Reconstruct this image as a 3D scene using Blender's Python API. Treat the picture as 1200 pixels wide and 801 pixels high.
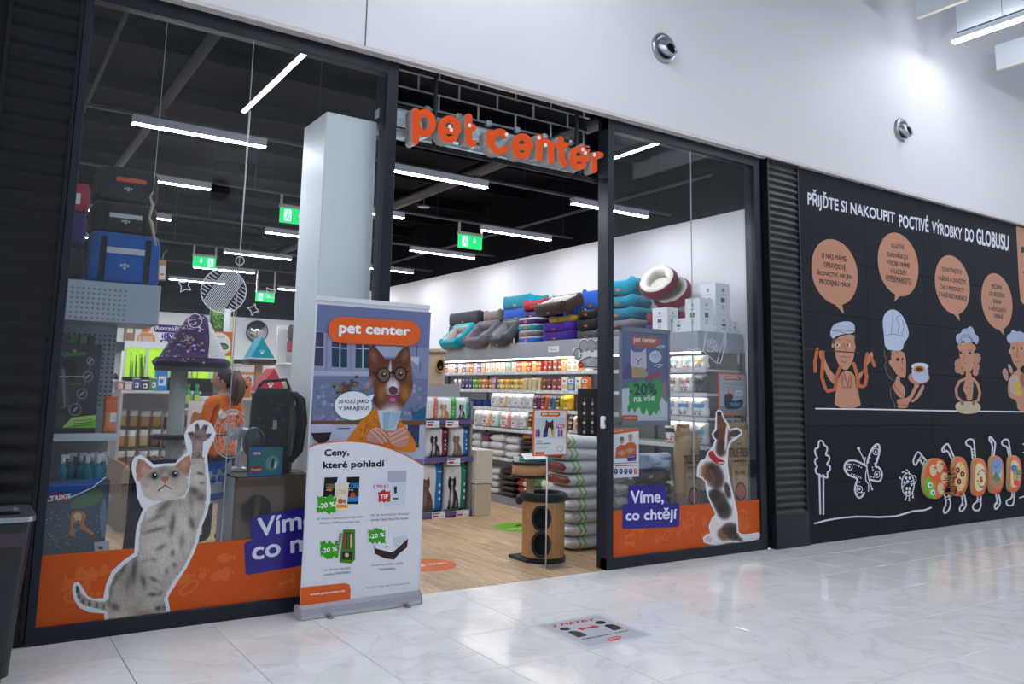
import bpy, bmesh, math, random
from mathutils import Vector, Matrix
random.seed(7)
C = bpy.context.scene.collection
for o in list(bpy.data.objects): bpy.data.objects.remove(o)
# ------------------------------------------------------------------ camera (solved from the floor tiles and the shop front)
FPX, CX, CY = 950.81, 585.38, 327.69
PITCH, ROLL, YAW = 0.1377, 0.0214, 0.5785
CAM = Vector((0.0, -5.6597, 1.5259))
FW = Vector((math.sin(YAW)*math.cos(PITCH), math.cos(YAW)*math.cos(PITCH), math.sin(PITCH)))
_r = FW.cross(Vector((0, 0, 1))).normalized(); _u = _r.cross(FW)
RT = _r*math.cos(ROLL) + _u*math.sin(ROLL); UP = _u*math.cos(ROLL) - _r*math.sin(ROLL)
cd = bpy.data.cameras.new('camera'); cam = bpy.data.objects.new('camera', cd); C.objects.link(cam)
cd.sensor_fit = 'HORIZONTAL'; cd.sensor_width = 36.0; cd.lens = FPX/1200*36.0
cd.shift_x = (600-CX)/1200; cd.shift_y = (CY-400.5)/1200; cd.clip_start = 0.05; cd.clip_end = 200
cam.matrix_world = Matrix(((RT.x, UP.x, -FW.x, CAM.x), (RT.y, UP.y, -FW.y, CAM.y), (RT.z, UP.z, -FW.z, CAM.z), (0, 0, 0, 1)))
bpy.context.scene.camera = cam
# ------------------------------------------------------------------ world, exposure
sc = bpy.context.scene
sc.view_settings.view_transform = 'Standard'; sc.view_settings.look = 'None'; sc.view_settings.gamma = 1; sc.view_settings.use_curve_mapping = False
sc.view_settings.exposure = 0.22
LAMP_SHOP, LAMP_MALL, SKY = 100.0, 60.0, 1.4
world = bpy.data.worlds.new('world'); sc.world = world; world.use_nodes = True
bg = world.node_tree.nodes['Background']; bg.inputs[0].default_value = (0.84, 0.93, 1.0, 1); bg.inputs[1].default_value = SKY

# ------------------------------------------------------------------ pixel -> place helpers (distance always comes from a plane the thing touches)
def _ray(px, py): return FW + RT*((px-CX)/FPX) - UP*((py-CY)/FPX)
def PY(px, py, y=0.0): d = _ray(px, py); return CAM + d*((y-CAM.y)/d.y)
def PZ(px, py, z=0.0): d = _ray(px, py); return CAM + d*((z-CAM.z)/d.z)
def PX(px, py, x=0.0): d = _ray(px, py); return CAM + d*((x-CAM.x)/d.x)
# ------------------------------------------------------------------ colours and materials
def lin(h):
    if not isinstance(h, str): return tuple(h)
    h = h.lstrip('#'); o = []
    for i in (0, 2, 4):
        c = int(h[i:i+2], 16)/255; o.append(c/12.92 if c <= .04045 else ((c+.055)/1.055)**2.4)
    return tuple(o)
_mats = {}
def N(t, kind, **kw):
    n = t.nodes.new(kind)
    for k, v in kw.items(): setattr(n, k, v)
    return n
def mat(kind):
    """one procedural material per surface quality; colour comes from the mesh's face colours or the object's colour"""
    if kind in _mats: return _mats[kind]
    m = bpy.data.materials.new(kind); m.use_nodes = True; t = m.node_tree; b = t.nodes['Principled BSDF']; L = t.links.new
    at = N(t, 'ShaderNodeAttribute', attribute_name='Col'); oi = N(t, 'ShaderNodeObjectInfo')
    mx = N(t, 'ShaderNodeMix', data_type='RGBA'); L(at.outputs['Alpha'], mx.inputs['Factor']); L(oi.outputs['Color'], mx.inputs[6]); L(at.outputs['Color'], mx.inputs[7])
    col = mx.outputs[2]
    R = dict(paint=.5, print=.6, gloss=.18, plastic=.3, fabric=.95, plush=1, metal=.32, chrome=.12, rough=.8, dark_frame=.42, film=.22, wood=.5, white_wall=.6, paper=.75, carpet=1, skin=.5, hair=.55, bag=.3)
    b.inputs['Roughness'].default_value = R.get(kind, .5)
    def noise(scale, lo, hi, detail=3, stretch=None):
        tc = N(t, 'ShaderNodeTexCoord'); mp = N(t, 'ShaderNodeMapping'); L(tc.outputs['Object'], mp.inputs[0])
        if stretch: mp.inputs['Scale'].default_value = stretch
        no = N(t, 'ShaderNodeTexNoise'); no.inputs['Scale'].default_value = scale; no.inputs['Detail'].default_value = detail; L(mp.outputs[0], no.inputs['Vector'])
        mr = N(t, 'ShaderNodeMapRange'); mr.inputs[1].default_value = .3; mr.inputs[2].default_value = .7; mr.inputs[3].default_value = lo; mr.inputs[4].default_value = hi; L(no.outputs[0], mr.inputs[0])
        return no, mr
    def mul(c, fac):
        v = N(t, 'ShaderNodeMix', data_type='RGBA', blend_type='MULTIPLY'); v.inputs['Factor'].default_value = 1
        L(c, v.inputs[6]); L(fac, v.inputs[7]); return v.outputs[2]
    def bump(no, s, d=.01):
        bp = N(t, 'ShaderNodeBump'); bp.inputs['Strength'].default_value = s; bp.inputs['Distance'].default_value = d; L(no.outputs[0], bp.inputs['Height']); L(bp.outputs[0], b.inputs['Normal'])
    if kind in ('fabric', 'plush', 'carpet'):
        no, mr = noise({'fabric': 90, 'plush': 60, 'carpet': 120}[kind], .8, 1.1); col = mul(col, mr.outputs[0]); bump(no, .5, .006)
        b.inputs['Sheen Weight'].default_value = .2; b.inputs['Specular IOR Level'].default_value = .2
    elif kind == 'wood':
        no, mr = noise(6, .75, 1.12, 5, (18, 1.2, 18)); col = mul(col, mr.outputs[0]); bump(no, .15, .003)
    elif kind in ('white_wall', 'rough', 'paper'):
        no, mr = noise(1.2, .985, 1.01, 2); col = mul(col, mr.outputs[0])
        if kind == 'rough': b.inputs['Specular IOR Level'].default_value = .15
    elif kind == 'bag':
        no, mr = noise(14, .96, 1.03, 2); bump(no, .5, .03)
    elif kind == 'print':
        b.inputs['Specular IOR Level'].default_value = .25
    elif kind == 'dark_frame':
        b.inputs['Specular IOR Level'].default_value = .32
    elif kind in ('metal', 'chrome'):
        b.inputs['Metallic'].default_value = .9
        no, mr = noise(30, .9, 1.05, 2, (1, 30, 30)); col = mul(col, mr.outputs[0])
    elif kind == 'hair':
        no, mr = noise(40, .55, 1.3, 3, (1, 1, .15)); col = mul(col, mr.outputs[0])
    L(col, b.inputs['Base Color'])
    _mats[kind] = m; return m
def special(name, fn):
    if name in _mats: return _mats[name]
    m = bpy.data.materials.new(name); m.use_nodes = True; fn(m.node_tree, m.node_tree.nodes['Principled BSDF'], m.node_tree.links.new); _mats[name] = m; return m
def emit(name, colr, s):
    def fn(t, b, L):
        b.inputs['Base Color'].default_value = (*lin(colr), 1); b.inputs['Emission Color'].default_value = (*lin(colr), 1); b.inputs['Emission Strength'].default_value = s
    return special(name, fn)
def glass_mat(name, tint=(.965, .98, .985), ior=1.5):
    def fn(t, b, L):
        out = t.nodes['Material Output']; t.nodes.remove(b)
        tr = N(t, 'ShaderNodeBsdfTransparent'); tr.inputs[0].default_value = (*tint, 1)
        gl = N(t, 'ShaderNodeBsdfGlossy'); gl.inputs['Roughness'].default_value = 0.0
        fr = N(t, 'ShaderNodeFresnel'); fr.inputs[0].default_value = ior
        mx = N(t, 'ShaderNodeMixShader'); 
        ge = N(t, 'ShaderNodeNewGeometry'); ri = N(t, 'ShaderNodeMapRange'); ri.inputs[3].default_value = ior; ri.inputs[4].default_value = 1/ior; L(ge.outputs['Backfacing'], ri.inputs[0]); L(ri.outputs[0], fr.inputs[0])
        L(fr.outputs[0], mx.inputs[0]); L(tr.outputs[0], mx.inputs[1]); L(gl.outputs[0], mx.inputs[2]); L(mx.outputs[0], out.inputs[0])
    return special(name, fn)
# ------------------------------------------------------------------ mesh builder: every face carries a colour
class MB:
    def __init__(s): s.v, s.f, s.c = [], [], []
    def add(s, vs, fs, col):
        b = len(s.v); s.v += [tuple(v) for v in vs]
        cl = (0, 0, 0, 0) if col is None else (*lin(col), 1)
        for k, f in enumerate(fs): s.f.append([i+b for i in f]); s.c.append(cl)
        return s
    def box(s, x0, x1, y0, y1, z0, z1, col=None, ch=0):
        if ch: return s.cbox((x0+x1)/2, (y0+y1)/2, (z0+z1)/2, x1-x0, y1-y0, z1-z0, ch, col)
        v = [(x, y, z) for z in (z0, z1) for y in (y0, y1) for x in (x0, x1)]
        return s.add(v, [(0, 2, 3, 1), (4, 5, 7, 6), (0, 1, 5, 4), (1, 3, 7, 5), (3, 2, 6, 7), (2, 0, 4, 6)], col)
    def cbox(s, cx, cy, cz, sx, sy, sz, ch, col=None):      # chamfered along the vertical edges and the top
        x, y, c = sx/2, sy/2, min(ch, sx*.45, sy*.45, sz*.45)
        def ring(x, y, c, z): return [(cx+a, cy+b_, z) for a, b_ in ((-x+c, -y), (x-c, -y), (x, -y+c), (x, y-c), (x-c, y), (-x+c, y), (-x, y-c), (-x, -y+c))]
        rs = [ring(x-c, y-c, c*.6, cz-sz/2), ring(x, y, c, cz-sz/2+c), ring(x, y, c, cz+sz/2-c), ring(x-c, y-c, c*.6, cz+sz/2)]
        return s.rings(rs, col)
    def rings(s, rs, col=None, caps=True, closed=False):
        n = len(rs[0]); v = [p for r in rs for p in r]; f = []
        m = len(rs)
        for i in range(m if closed else m-1):
            for j in range(n): a, b_ = i*n, ((i+1) % m)*n; f.append((a+j, a+(j+1) % n, b_+(j+1) % n, b_+j))
        if caps and not closed: f += [tuple(reversed(range(n))), tuple((m-1)*n+j for j in range(n))]
        return s.add(v, f, col)
    def cyl(s, p0, p1, r0, r1=None, n=12, col=None):
        p0, p1 = Vector(p0), Vector(p1); r1 = r0 if r1 is None else r1
        return s.tube([p0, p1], [r0, r1], n, col)
    def tube(s, pts, r, n=8, col=None, closed=False):
        pts = [Vector(p) for p in pts]; m = len(pts); rr = r if isinstance(r, (list, tuple)) else [r]*m
        rs = []; prev = None
        for i, p in enumerate(pts):
            if closed: d = pts[(i+1) % m]-pts[i-1]
            else: d = pts[min(i+1, m-1)]-pts[max(i-1, 0)]
            d.normalize()
            a = prev if prev is not None else (Vector((0, 0, 1)) if abs(d.z) < .9 else Vector((1, 0, 0)))
            x = (a-d*a.dot(d)).normalized(); y = d.cross(x); prev = x
            rs.append([p+(x*math.cos(2*math.pi*k/n)+y*math.sin(2*math.pi*k/n))*rr[i] for k in range(n)])
        return s.rings(rs, col, True, closed)
    def lathe(s, prof, c=(0, 0, 0), n=24, col=None, sx=1, sy=1, cols=None):
        rs = [[(c[0]+r*sx*math.cos(2*math.pi*k/n), c[1]+r*sy*math.sin(2*math.pi*k/n), c[2]+z) for k in range(n)] for r, z in prof]
        return s.rings(rs, col)
    def ball(s, c, r, col=None, n=12, m=8):
        r = (r, r, r) if not isinstance(r, (tuple, list)) else r
        rs = []
        for i in range(m+1):
            a = -math.pi/2+math.pi*i/m; q = max(math.cos(a), .02)
            rs.append([(c[0]+r[0]*q*math.cos(2*math.pi*k/n), c[1]+r[1]*q*math.sin(2*math.pi*k/n), c[2]+r[2]*math.sin(a)) for k in range(n)])
        return s.rings(rs, col)
    def prism(s, pts, fn, w0, w1, col=None, side=None):     # fn(u, v, w) -> 3D, outline extruded from w0 to w1
        n = len(pts); a = [fn(u, v, w0) for u, v in pts]; b = [fn(u, v, w1) for u, v in pts]
        s.add(a, [tuple(range(n))], col); s.add(b, [tuple(reversed(range(n)))], side or col)
        for i in range(n): j = (i+1) % n; s.add([a[i], b[i], b[j], a[j]], [(0, 1, 2, 3)], side or col)
        return s
    def pillow(s, w, h, d, design=None, nu=8, nv=10, col=None, edge=.12, pw=.5, off=(0, 0, 0), seal=.0, wob=0, seed=0):
        """stuffed bag: x width, z height, y depth; design(u,v,side)->colour"""
        rnd = random.Random(seed); ph = [rnd.uniform(0, 6.28) for _ in range(6)]
        def P(i, j, sd):
            u, v = i/nu, j/nv; e = (max(0, 1-(2*u-1)**4)*max(0, 1-(2*v-1)**6))**pw
            t = d/2*e*(1+wob*(math.sin(9*u+ph[0])*math.sin(8*v+ph[1])))
            k = 1-edge*.5*(1-e)*(1 if 0 < v < 1 else .2)
            return (off[0]+(u-.5)*w*(1-.04*math.sin(math.pi*v)+wob*.04*math.sin(7*v+ph[2])), off[1]+sd*t, off[2]+v*h+wob*.02*h*math.sin(6*u+ph[3])*v)
        for sd in (-1, 1):
            vs = [P(i, j, sd) for j in range(nv+1) for i in range(nu+1)]
            for j in range(nv):
                for i in range(nu):
                    a = j*(nu+1)+i; q = (a, a+1, a+nu+2, a+nu+1)
                    s.add([vs[x] for x in (q if sd < 0 else q[::-1])], [(0, 1, 2, 3)], design((i+.5)/nu, (j+.5)/nv, sd) if design else col)
        return s
    def build(s, name, m='paint', parent=None, smooth=False, loc=None, world=False, weld=False, bevel=0, ocol=None):
        v = s.v
        if world and parent is not None: l = parent.location; v = [(a-l.x, b-l.y, c-l.z) for a, b, c in v]
        me = bpy.data.meshes.new(name); me.from_pydata(v, [], s.f)
        ca = me.color_attributes.new('Col', 'FLOAT_COLOR', 'CORNER'); flat = []
        for p, cl in zip(me.polygons, s.c):
            if isinstance(cl, list): flat += [x for q in cl for x in q]
            else: flat += list(cl)*p.loop_total
        ca.data.foreach_set('color', flat)
        if weld or bevel:
            bm = bmesh.new(); bm.from_mesh(me); bmesh.ops.remove_doubles(bm, verts=bm.verts, dist=1e-5)
            bmesh.ops.recalc_face_normals(bm, faces=bm.faces)
            if bevel: bmesh.ops.bevel(bm, geom=[e for e in bm.edges if e.is_manifold and e.calc_face_angle(0) > .5], offset=bevel, segments=2, affect='EDGES', profile=.6)
            bm.to_mesh(me); bm.free()
        else:
            bm = bmesh.new(); bm.from_mesh(me); bmesh.ops.recalc_face_normals(bm, faces=bm.faces); bm.to_mesh(me); bm.free()
        me.materials.append(mat(m) if isinstance(m, str) else m)
        if smooth:
            for p in me.polygons: p.use_smooth = True
        me.update()
        o = bpy.data.objects.new(name, me); C.objects.link(o)
        if parent is not None: o.parent = parent
        if loc: o.location = loc
        if ocol is not None: o.color = (*lin(ocol), 1)
        return o
def thing(name, label, cat, loc=(0, 0, 0), rot=0, group=None):
    o = bpy.data.objects.new(name, None); C.objects.link(o); o.location = loc; o.rotation_euler = (0, 0, rot); o.empty_display_size = .05
    o['label'] = label; o['category'] = cat
    if group: o['group'] = group
    return o
def tag(o, label, cat, group=None):
    o['label'] = label; o['category'] = cat
    if group: o['group'] = group
    return o
def struct(o, kind='structure'): o['kind'] = kind; return o
def dup(root, loc=None, rot=None, label=None, group=None, col=None, scale=None, parent=None):
    r = root.copy(); C.objects.link(r)
    if parent is not None: r.parent = parent
    if loc is not None: r.location = loc
    if rot is not None: r.rotation_euler = rot if isinstance(rot, (tuple, list)) else (0, 0, rot)
    if scale is not None: r.scale = scale if isinstance(scale, (tuple, list)) else (scale,)*3
    if label: r['label'] = label
    if group: r['group'] = group
    if col is not None: r.color = (*lin(col), 1)
    for ch in list(root.children):
        c = ch.copy(); C.objects.link(c); c.parent = r
        if col is not None: c.color = (*lin(col), 1)
        for g in list(ch.children):
            d = g.copy(); C.objects.link(d); d.parent = c
            if col is not None: d.color = (*lin(col), 1)
    return r
def ocol(root, c):
    for o in [root]+list(root.children)+[g for ch in root.children for g in ch.children]: o.color = (*lin(c), 1)
    return root
# ------------------------------------------------------------------ flat print: layered coloured shapes on a surface
_tx = {}
def text_mesh(txt, bold=0.0):
    k = (txt, bold)
    if k not in _tx:
        cu = bpy.data.curves.new('t', 'FONT'); cu.body = txt; cu.offset = bold; cu.resolution_u = 3; cu.fill_mode = 'FRONT'
        ob = bpy.data.objects.new('t', cu); me = bpy.data.meshes.new_from_object(ob)
        vs = [(v.co.x, v.co.y) for v in me.vertices]; fs = [tuple(p.vertices) for p in me.polygons]
        bpy.data.objects.remove(ob); bpy.data.curves.remove(cu); bpy.data.meshes.remove(me)
        x0 = min(v[0] for v in vs); x1 = max(v[0] for v in vs); y0 = min(v[1] for v in vs); y1 = max(v[1] for v in vs)
        _tx[k] = ([((x-x0)/(x1-x0), (y-y0)/(y1-y0)) for x, y in vs], fs, x1-x0, y1-y0)
    return _tx[k]
class Print(MB):
    """fn(u, v, layer) -> point; pixel prints use fn = lambda px, py, l: PY(px, py, y0 - l*.0006)"""
    def __init__(s, fn): super().__init__(); s.fn = fn
    def poly(s, pts, col, l=0):
        s.k = (getattr(s, 'k', 0)+1) % 17; l += s.k*.02
        return s.add([s.fn(u, v, l) for u, v in pts], [tuple(range(len(pts)))], col)
    def sp(s, pts, col, l=0, it=2):                       # rounded outline
        for _ in range(it):
            q = []
            for (ax, ay), (bx, by) in zip(pts, list(pts[1:])+[pts[0]]): q += [(ax*.75+bx*.25, ay*.75+by*.25), (ax*.25+bx*.75, ay*.25+by*.75)]
            pts = q
        return s.poly(pts, col, l)
    def photo(s, poly, fn, cell, l=0):
        """continuous-tone print: a fine grid clipped to the outline, coloured point by point"""
        xs = [a for a, _ in poly]; ys = [b for _, b in poly]; x0, y0 = min(xs), min(ys); nx = int((max(xs)-x0)/cell)+2; ny = int((max(ys)-y0)/cell)+2; idx = {}; base = len(s.v)
        def vert(i, j):
            if (i, j) not in idx: idx[(i, j)] = len(s.v); s.v.append(tuple(s.fn(x0+i*cell, y0+j*cell, l))); cc[(i, j)] = (*fn(x0+i*cell, y0+j*cell), 1)
            return idx[(i, j)]
        cc = {}
        for j in range(ny):
            for i in range(nx):
                if inside((x0+(i+.5)*cell, y0+(j+.5)*cell), poly):
                    k = [(i, j), (i+1, j), (i+1, j+1), (i, j+1)]; s.f.append([vert(*q) for q in k]); s.c.append([cc[q] for q in k])
        return s
    def rect(s, u0, v0, u1, v1, col, l=0): return s.poly([(u0, v0), (u1, v0), (u1, v1), (u0, v1)], col, l)
    def ell(s, cx, cy, rx, ry, col, l=0, n=20, rot=0, a0=0, a1=2*math.pi):
        pts = []
        for k in range(n if a1-a0 > 6.28 else n+1):
            a = a0+(a1-a0)*k/n; x, y = rx*math.cos(a), ry*math.sin(a); pts.append((cx+x*math.cos(rot)-y*math.sin(rot), cy+x*math.sin(rot)+y*math.cos(rot)))
        return s.poly(pts, col, l)
    def line(s, pts, w, col, l=0, closed=False, cap=True, n=8):
        q = list(pts)+([pts[0]] if closed else [])
        for (ax, ay), (bx, by) in zip(q, q[1:]):
            dx, dy = bx-ax, by-ay; L = math.hypot(dx, dy)
            if L < 1e-9: continue
            nx, ny = -dy/L*w/2, dx/L*w/2; s.poly([(ax+nx, ay+ny), (bx+nx, by+ny), (bx-nx, by-ny), (ax-nx, ay-ny)], col, l)
        if cap:
            for x, y in q: s.ell(x, y, w/2, w/2, col, l, n)
        return s
    def arc(s, cx, cy, rx, ry, a0, a1, w, col, l=0, n=18, rot=0):
        pts = []
        for k in range(n+1):
            a = math.radians(a0+(a1-a0)*k/n); x, y = rx*math.cos(a), ry*math.sin(a); pts.append((cx+x*math.cos(rot)-y*math.sin(rot), cy+x*math.sin(rot)+y*math.cos(rot)))
        return s.line(pts, w, col, l)
    def text(s, txt, q, col, l=0, bold=0.0):
        """q = corners bottom-left, bottom-right, top-right, top-left in the print's own coordinates"""
        vs, fs, W_, H_ = text_mesh(txt, 0.0); (ax, ay), (bx, by), (cx, cy), (dx, dy) = q
        b = bold*1.1; sh = [(0, 0)] if not bold else [(-b, -b*.4), (b, b*.4), (-b*.4, b), (b*.4, -b), (0, 0)]
        for k, (ou, ov) in enumerate(sh):
            out = []
            for u, v in vs:
                u = u*(1-2*b/W_)+b/W_+ou/W_; v = v*(1-2*b/H_)+b/H_+ov/H_
                x = ax*(1-u)*(1-v)+bx*u*(1-v)+cx*u*v+dx*(1-u)*v; y = ay*(1-u)*(1-v)+by*u*(1-v)+cy*u*v+dy*(1-u)*v
                out.append(s.fn(x, y, l+k*.06))
            s.add(out, fs, col)
        return s
    def sline(s, pts, w, col, l=0, it=2):
        pts = list(pts)
        for _ in range(it):
            q = [pts[0]]
            for (ax, ay), (bx, by) in zip(pts, pts[1:]): q += [(ax*.75+bx*.25, ay*.75+by*.25), (ax*.25+bx*.75, ay*.25+by*.75)]
            pts = q+[pts[-1]]
        return s.line(pts, w, col, l, n=6)
    def textb(s, txt, u0, v0, u1, v1, col, l=0, bold=0.0): return s.text(txt, [(u0, v0), (u1, v0), (u1, v1), (u0, v1)], col, l, bold)
def rrect(u0, v0, u1, v1, r, n=5, rv=None):
    rv = r if rv is None else rv; pts = []
    for cx, cy, a in ((u1-r, v1-rv, 0), (u0+r, v1-rv, 90), (u0+r, v0+rv, 180), (u1-r, v0+rv, 270)):
        for k in range(n+1): t = math.radians(a+90*k/n); pts.append((cx+r*math.cos(t), cy+rv*math.sin(t)))
    return pts
def inside(p, poly):
    x, y = p; c = False; j = len(poly)-1
    for i in range(len(poly)):
        (xi, yi), (xj, yj) = poly[i], poly[j]
        if (yi > y) != (yj > y) and x < (xj-xi)*(y-yi)/(yj-yi)+xi: c = not c
        j = i
    return c
from mathutils import noise as mnoise
def toner(base, blobs, grain=.12, gs=(.5, .5), amp2=.08):
    """colour at a point of a photographic print: base colour, soft spots (cx, cy, rx, ry, rot, colour, strength, power), grain"""
    B_ = [(cx, cy, rx, ry, math.cos(rot), math.sin(rot), lin(c), st, pw) for cx, cy, rx, ry, rot, c, st, pw in blobs]; b0 = lin(base) if not callable(base) else None
    def fn(x, y):
        c = list(b0) if b0 else list(base(x, y))
        for cx, cy, rx, ry, co, si, cl, st, pw in B_:
            dx, dy = x-cx, y-cy; u, v = (dx*co+dy*si)/rx, (-dx*si+dy*co)/ry; d = u*u+v*v
            if d < 4:
                w = st*math.exp(-d**pw*1.4)
                c = [a*(1-w)+b*w for a, b in zip(c, cl)]
        g = 1+grain*mnoise.noise((x*gs[0], y*gs[1], 3.3))*1.6+amp2*mnoise.noise((x*.11, y*.11, 7.7))*1.6
        return tuple(max(0, min(1, a*g)) for a in c)
    return fn
def facade(y0): return lambda px, py, l: PY(px, py, y0-l*.0007)
def blob(cx, cy, rx, ry, n=14, j=.15, seed=0):
    r = random.Random(seed); return [(cx+rx*(1+r.uniform(-j, j))*math.cos(2*math.pi*k/n), cy+ry*(1+r.uniform(-j, j))*math.sin(2*math.pi*k/n)) for k in range(n)]
def spiky(x0, y0, x1, y1, n=16, j=.18, seed=0):
    r = random.Random(seed); pts = []
    for k in range(n): t = k/n; pts.append((x0+(x1-x0)*t, y0+(y1-y0)*r.uniform(-j*.6, j)))
    for k in range(n//2): t = k/(n//2); pts.append((x1-(x1-x0)*r.uniform(-.03, j*.4), y0+(y1-y0)*t))
    for k in range(n): t = k/n; pts.append((x1-(x1-x0)*t, y1-(y1-y0)*r.uniform(-j*.6, j)))
    for k in range(n//2): t = k/(n//2); pts.append((x0+(x1-x0)*r.uniform(-.03, j*.4), y1-(y1-y0)*t))
    return pts
# ================================================================== SETTING
def room(name, label, cat, loc=(0, 0, 0)): o = thing(name, label, cat, loc); o['kind'] = 'structure'; return o
def marble(t, b, L):
    tc = N(t, 'ShaderNodeTexCoord'); oi = N(t, 'ShaderNodeObjectInfo'); sc_ = N(t, 'ShaderNodeVectorMath', operation='SCALE'); ad = N(t, 'ShaderNodeVectorMath', operation='ADD')
    cb = N(t, 'ShaderNodeCombineXYZ'); L(oi.outputs['Random'], cb.inputs[0]); L(oi.outputs['Random'], cb.inputs[1]); L(cb.outputs[0], sc_.inputs[0]); sc_.inputs['Scale'].default_value = 70
    L(tc.outputs['Object'], ad.inputs[0]); L(sc_.outputs[0], ad.inputs[1])
    n1 = N(t, 'ShaderNodeTexNoise'); n1.inputs['Scale'].default_value = 1.7; n1.inputs['Detail'].default_value = 6; n1.inputs['Distortion'].default_value = 1.2; L(ad.outputs[0], n1.inputs['Vector'])
    sb = N(t, 'ShaderNodeMath', operation='SUBTRACT'); sb.inputs[1].default_value = .5; L(n1.outputs[0], sb.inputs[0]); ab = N(t, 'ShaderNodeMath', operation='ABSOLUTE'); L(sb.outputs[0], ab.inputs[0])
    r1 = N(t, 'ShaderNodeValToRGB'); e = r1.color_ramp.elements; e[0].position = 0; e[0].color = (.82, .81, .82, 1); e[1].position = .04; e[1].color = (.92, .92, .93, 1)
    q = r1.color_ramp.elements.new(.012); q.color = (.88, .87, .885, 1); L(ab.outputs[0], r1.inputs[0])
    n2 = N(t, 'ShaderNodeTexNoise'); n2.inputs['Scale'].default_value = 2.6; n2.inputs['Detail'].default_value = 3; L(ad.outputs[0], n2.inputs['Vector'])
    r2 = N(t, 'ShaderNodeValToRGB'); e = r2.color_ramp.elements; e[0].position = .3; e[0].color = (.93, .915, .905, 1); e[1].position = .62; e[1].color = (1, 1, 1, 1); L(n2.outputs[0], r2.inputs[0])
    m = N(t, 'ShaderNodeMix', data_type='RGBA', blend_type='MULTIPLY'); m.inputs['Factor'].default_value = 1; L(r1.outputs[0], m.inputs[6]); L(r2.outputs[0], m.inputs[7]); L(m.outputs[2], b.inputs['Base Color'])
    b.inputs['Roughness'].default_value = .10; b.inputs['Specular IOR Level'].default_value = .5
MARBLE = special('marble_tile', marble)
def oakf(t, b, L):
    tc = N(t, 'ShaderNodeTexCoord'); oi = N(t, 'ShaderNodeObjectInfo'); cb = N(t, 'ShaderNodeCombineXYZ'); ad = N(t, 'ShaderNodeVectorMath', operation='ADD'); sc_ = N(t, 'ShaderNodeVectorMath', operation='SCALE'); sc_.inputs['Scale'].default_value = 40
    L(oi.outputs['Random'], cb.inputs[0]); L(oi.outputs['Random'], cb.inputs[1]); L(cb.outputs[0], sc_.inputs[0]); L(tc.outputs['Object'], ad.inputs[0]); L(sc_.outputs[0], ad.inputs[1])
    mp = N(t, 'ShaderNodeMapping'); mp.inputs['Scale'].default_value = (22, 1.6, 1); L(ad.outputs[0], mp.inputs[0])
    no = N(t, 'ShaderNodeTexNoise'); no.inputs['Scale'].default_value = 1.4; no.inputs['Detail'].default_value = 6; no.inputs['Distortion'].default_value = .8; L(mp.outputs[0], no.inputs['Vector'])
    rp = N(t, 'ShaderNodeValToRGB'); e = rp.color_ramp.elements; e[0].position = .28; e[0].color = (*lin('#9d7a56'), 1); e[1].position = .72; e[1].color = (*lin('#d8bd98'), 1); L(no.outputs[0], rp.inputs[0])
    hs = N(t, 'ShaderNodeHueSaturation'); mr = N(t, 'ShaderNodeMapRange'); mr.inputs[3].default_value = .86; mr.inputs[4].default_value = 1.12; L(oi.outputs['Random'], mr.inputs[0]); L(mr.outputs[0], hs.inputs['Value']); L(rp.outputs[0], hs.inputs['Color']); L(hs.outputs[0], b.inputs['Base Color'])
    b.inputs['Roughness'].default_value = .38
OAK = special('oak_floor', oakf)
# ---- mall floor
fl = MB().box(-8, 24, -8.4, 0.0, -.1, -.006, '#55555a').build('floor', 'rough'); struct(fl); tag(fl, 'polished white marble tile floor of the mall walkway', 'floor')
TX0, TY0, TS, TSY = .8963, -.4583, .6, .6065
def tile_mesh(w, d):
    return MB().cbox(0, 0, -.005, w, d, .010, .0016, '#ffffff')
t0 = tile_mesh(TS-.005, TSY-.005).build('tile', MARBLE, fl); t1 = tile_mesh(TS-.0035, .4583-.003).build('tile', MARBLE, fl)
for i in range(-4, 20):
    for j in range(-1, 11):
        src = t1 if j < 0 else t0; o = dup(src, (TX0+TS*(i+.5), -.4583/2 if j < 0 else TY0-TSY*(j+.5), 0), parent=fl)
bpy.data.objects.remove(t0); bpy.data.objects.remove(t1)
# ---- shop floor
sf = MB().box(-1.5, 7.05, 0.0, 13.6, -.1, -.004, '#b0906b').build('floor', OAK); struct(sf); tag(sf, 'pale oak plank floor inside the pet shop', 'floor')
pk = MB().cbox(0, 0, -.004, .183, 1.196, .008, .001, '#ffffff').build('plank', OAK, sf)
for i in range(22):
    for j in range(5):
        y = -.6+1.2*j+(i*.43 % 1.2)
        if y+.6 < .05: continue
        y0, y1 = max(y-.6, .003), y+.6
        o = dup(pk, (2.42+.186*i, (y0+y1)/2, 0), parent=sf)
        o.scale = (1, (y1-y0)/1.2, 1)
bpy.data.objects.remove(pk)
# ---- white bulkhead over the shop fronts
BY = -.11; HZ = 4.11
wf = room('wall_front', 'white plastered bulkhead wall above the dark shop fronts', 'wall', (3, BY, HZ))
jx = PY(429, 30, BY).x
MB().box(-8, jx-.006, BY, .0, HZ+.03, 9, '#e6e6ea').build('wall_panel', 'white_wall', wf, world=True)
MB().box(jx+.006, 24, BY, .0, HZ+.03, 9, '#e6e6ea').build('wall_panel', 'white_wall', wf, world=True)
MB().box(jx-.007, jx+.007, BY+.01, .0, HZ+.03, 9, '#55555a').build('joint', 'rough', wf, world=True)
tr = MB()
for k, (a, b) in enumerate(((0, .02), (.026, .05), (.056, .085))): tr.box(-8, 24, BY+a, BY+b, HZ+(.0 if k != 1 else .006), HZ+.029, '#d9d3d0')
tr.build('edge_profile', 'paint', wf, world=True)
MB().box(-8, 24, BY+.085, .0, HZ+.012, HZ+.05, '#c9c5c4').build('soffit', 'paint', wf, world=True)
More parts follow.
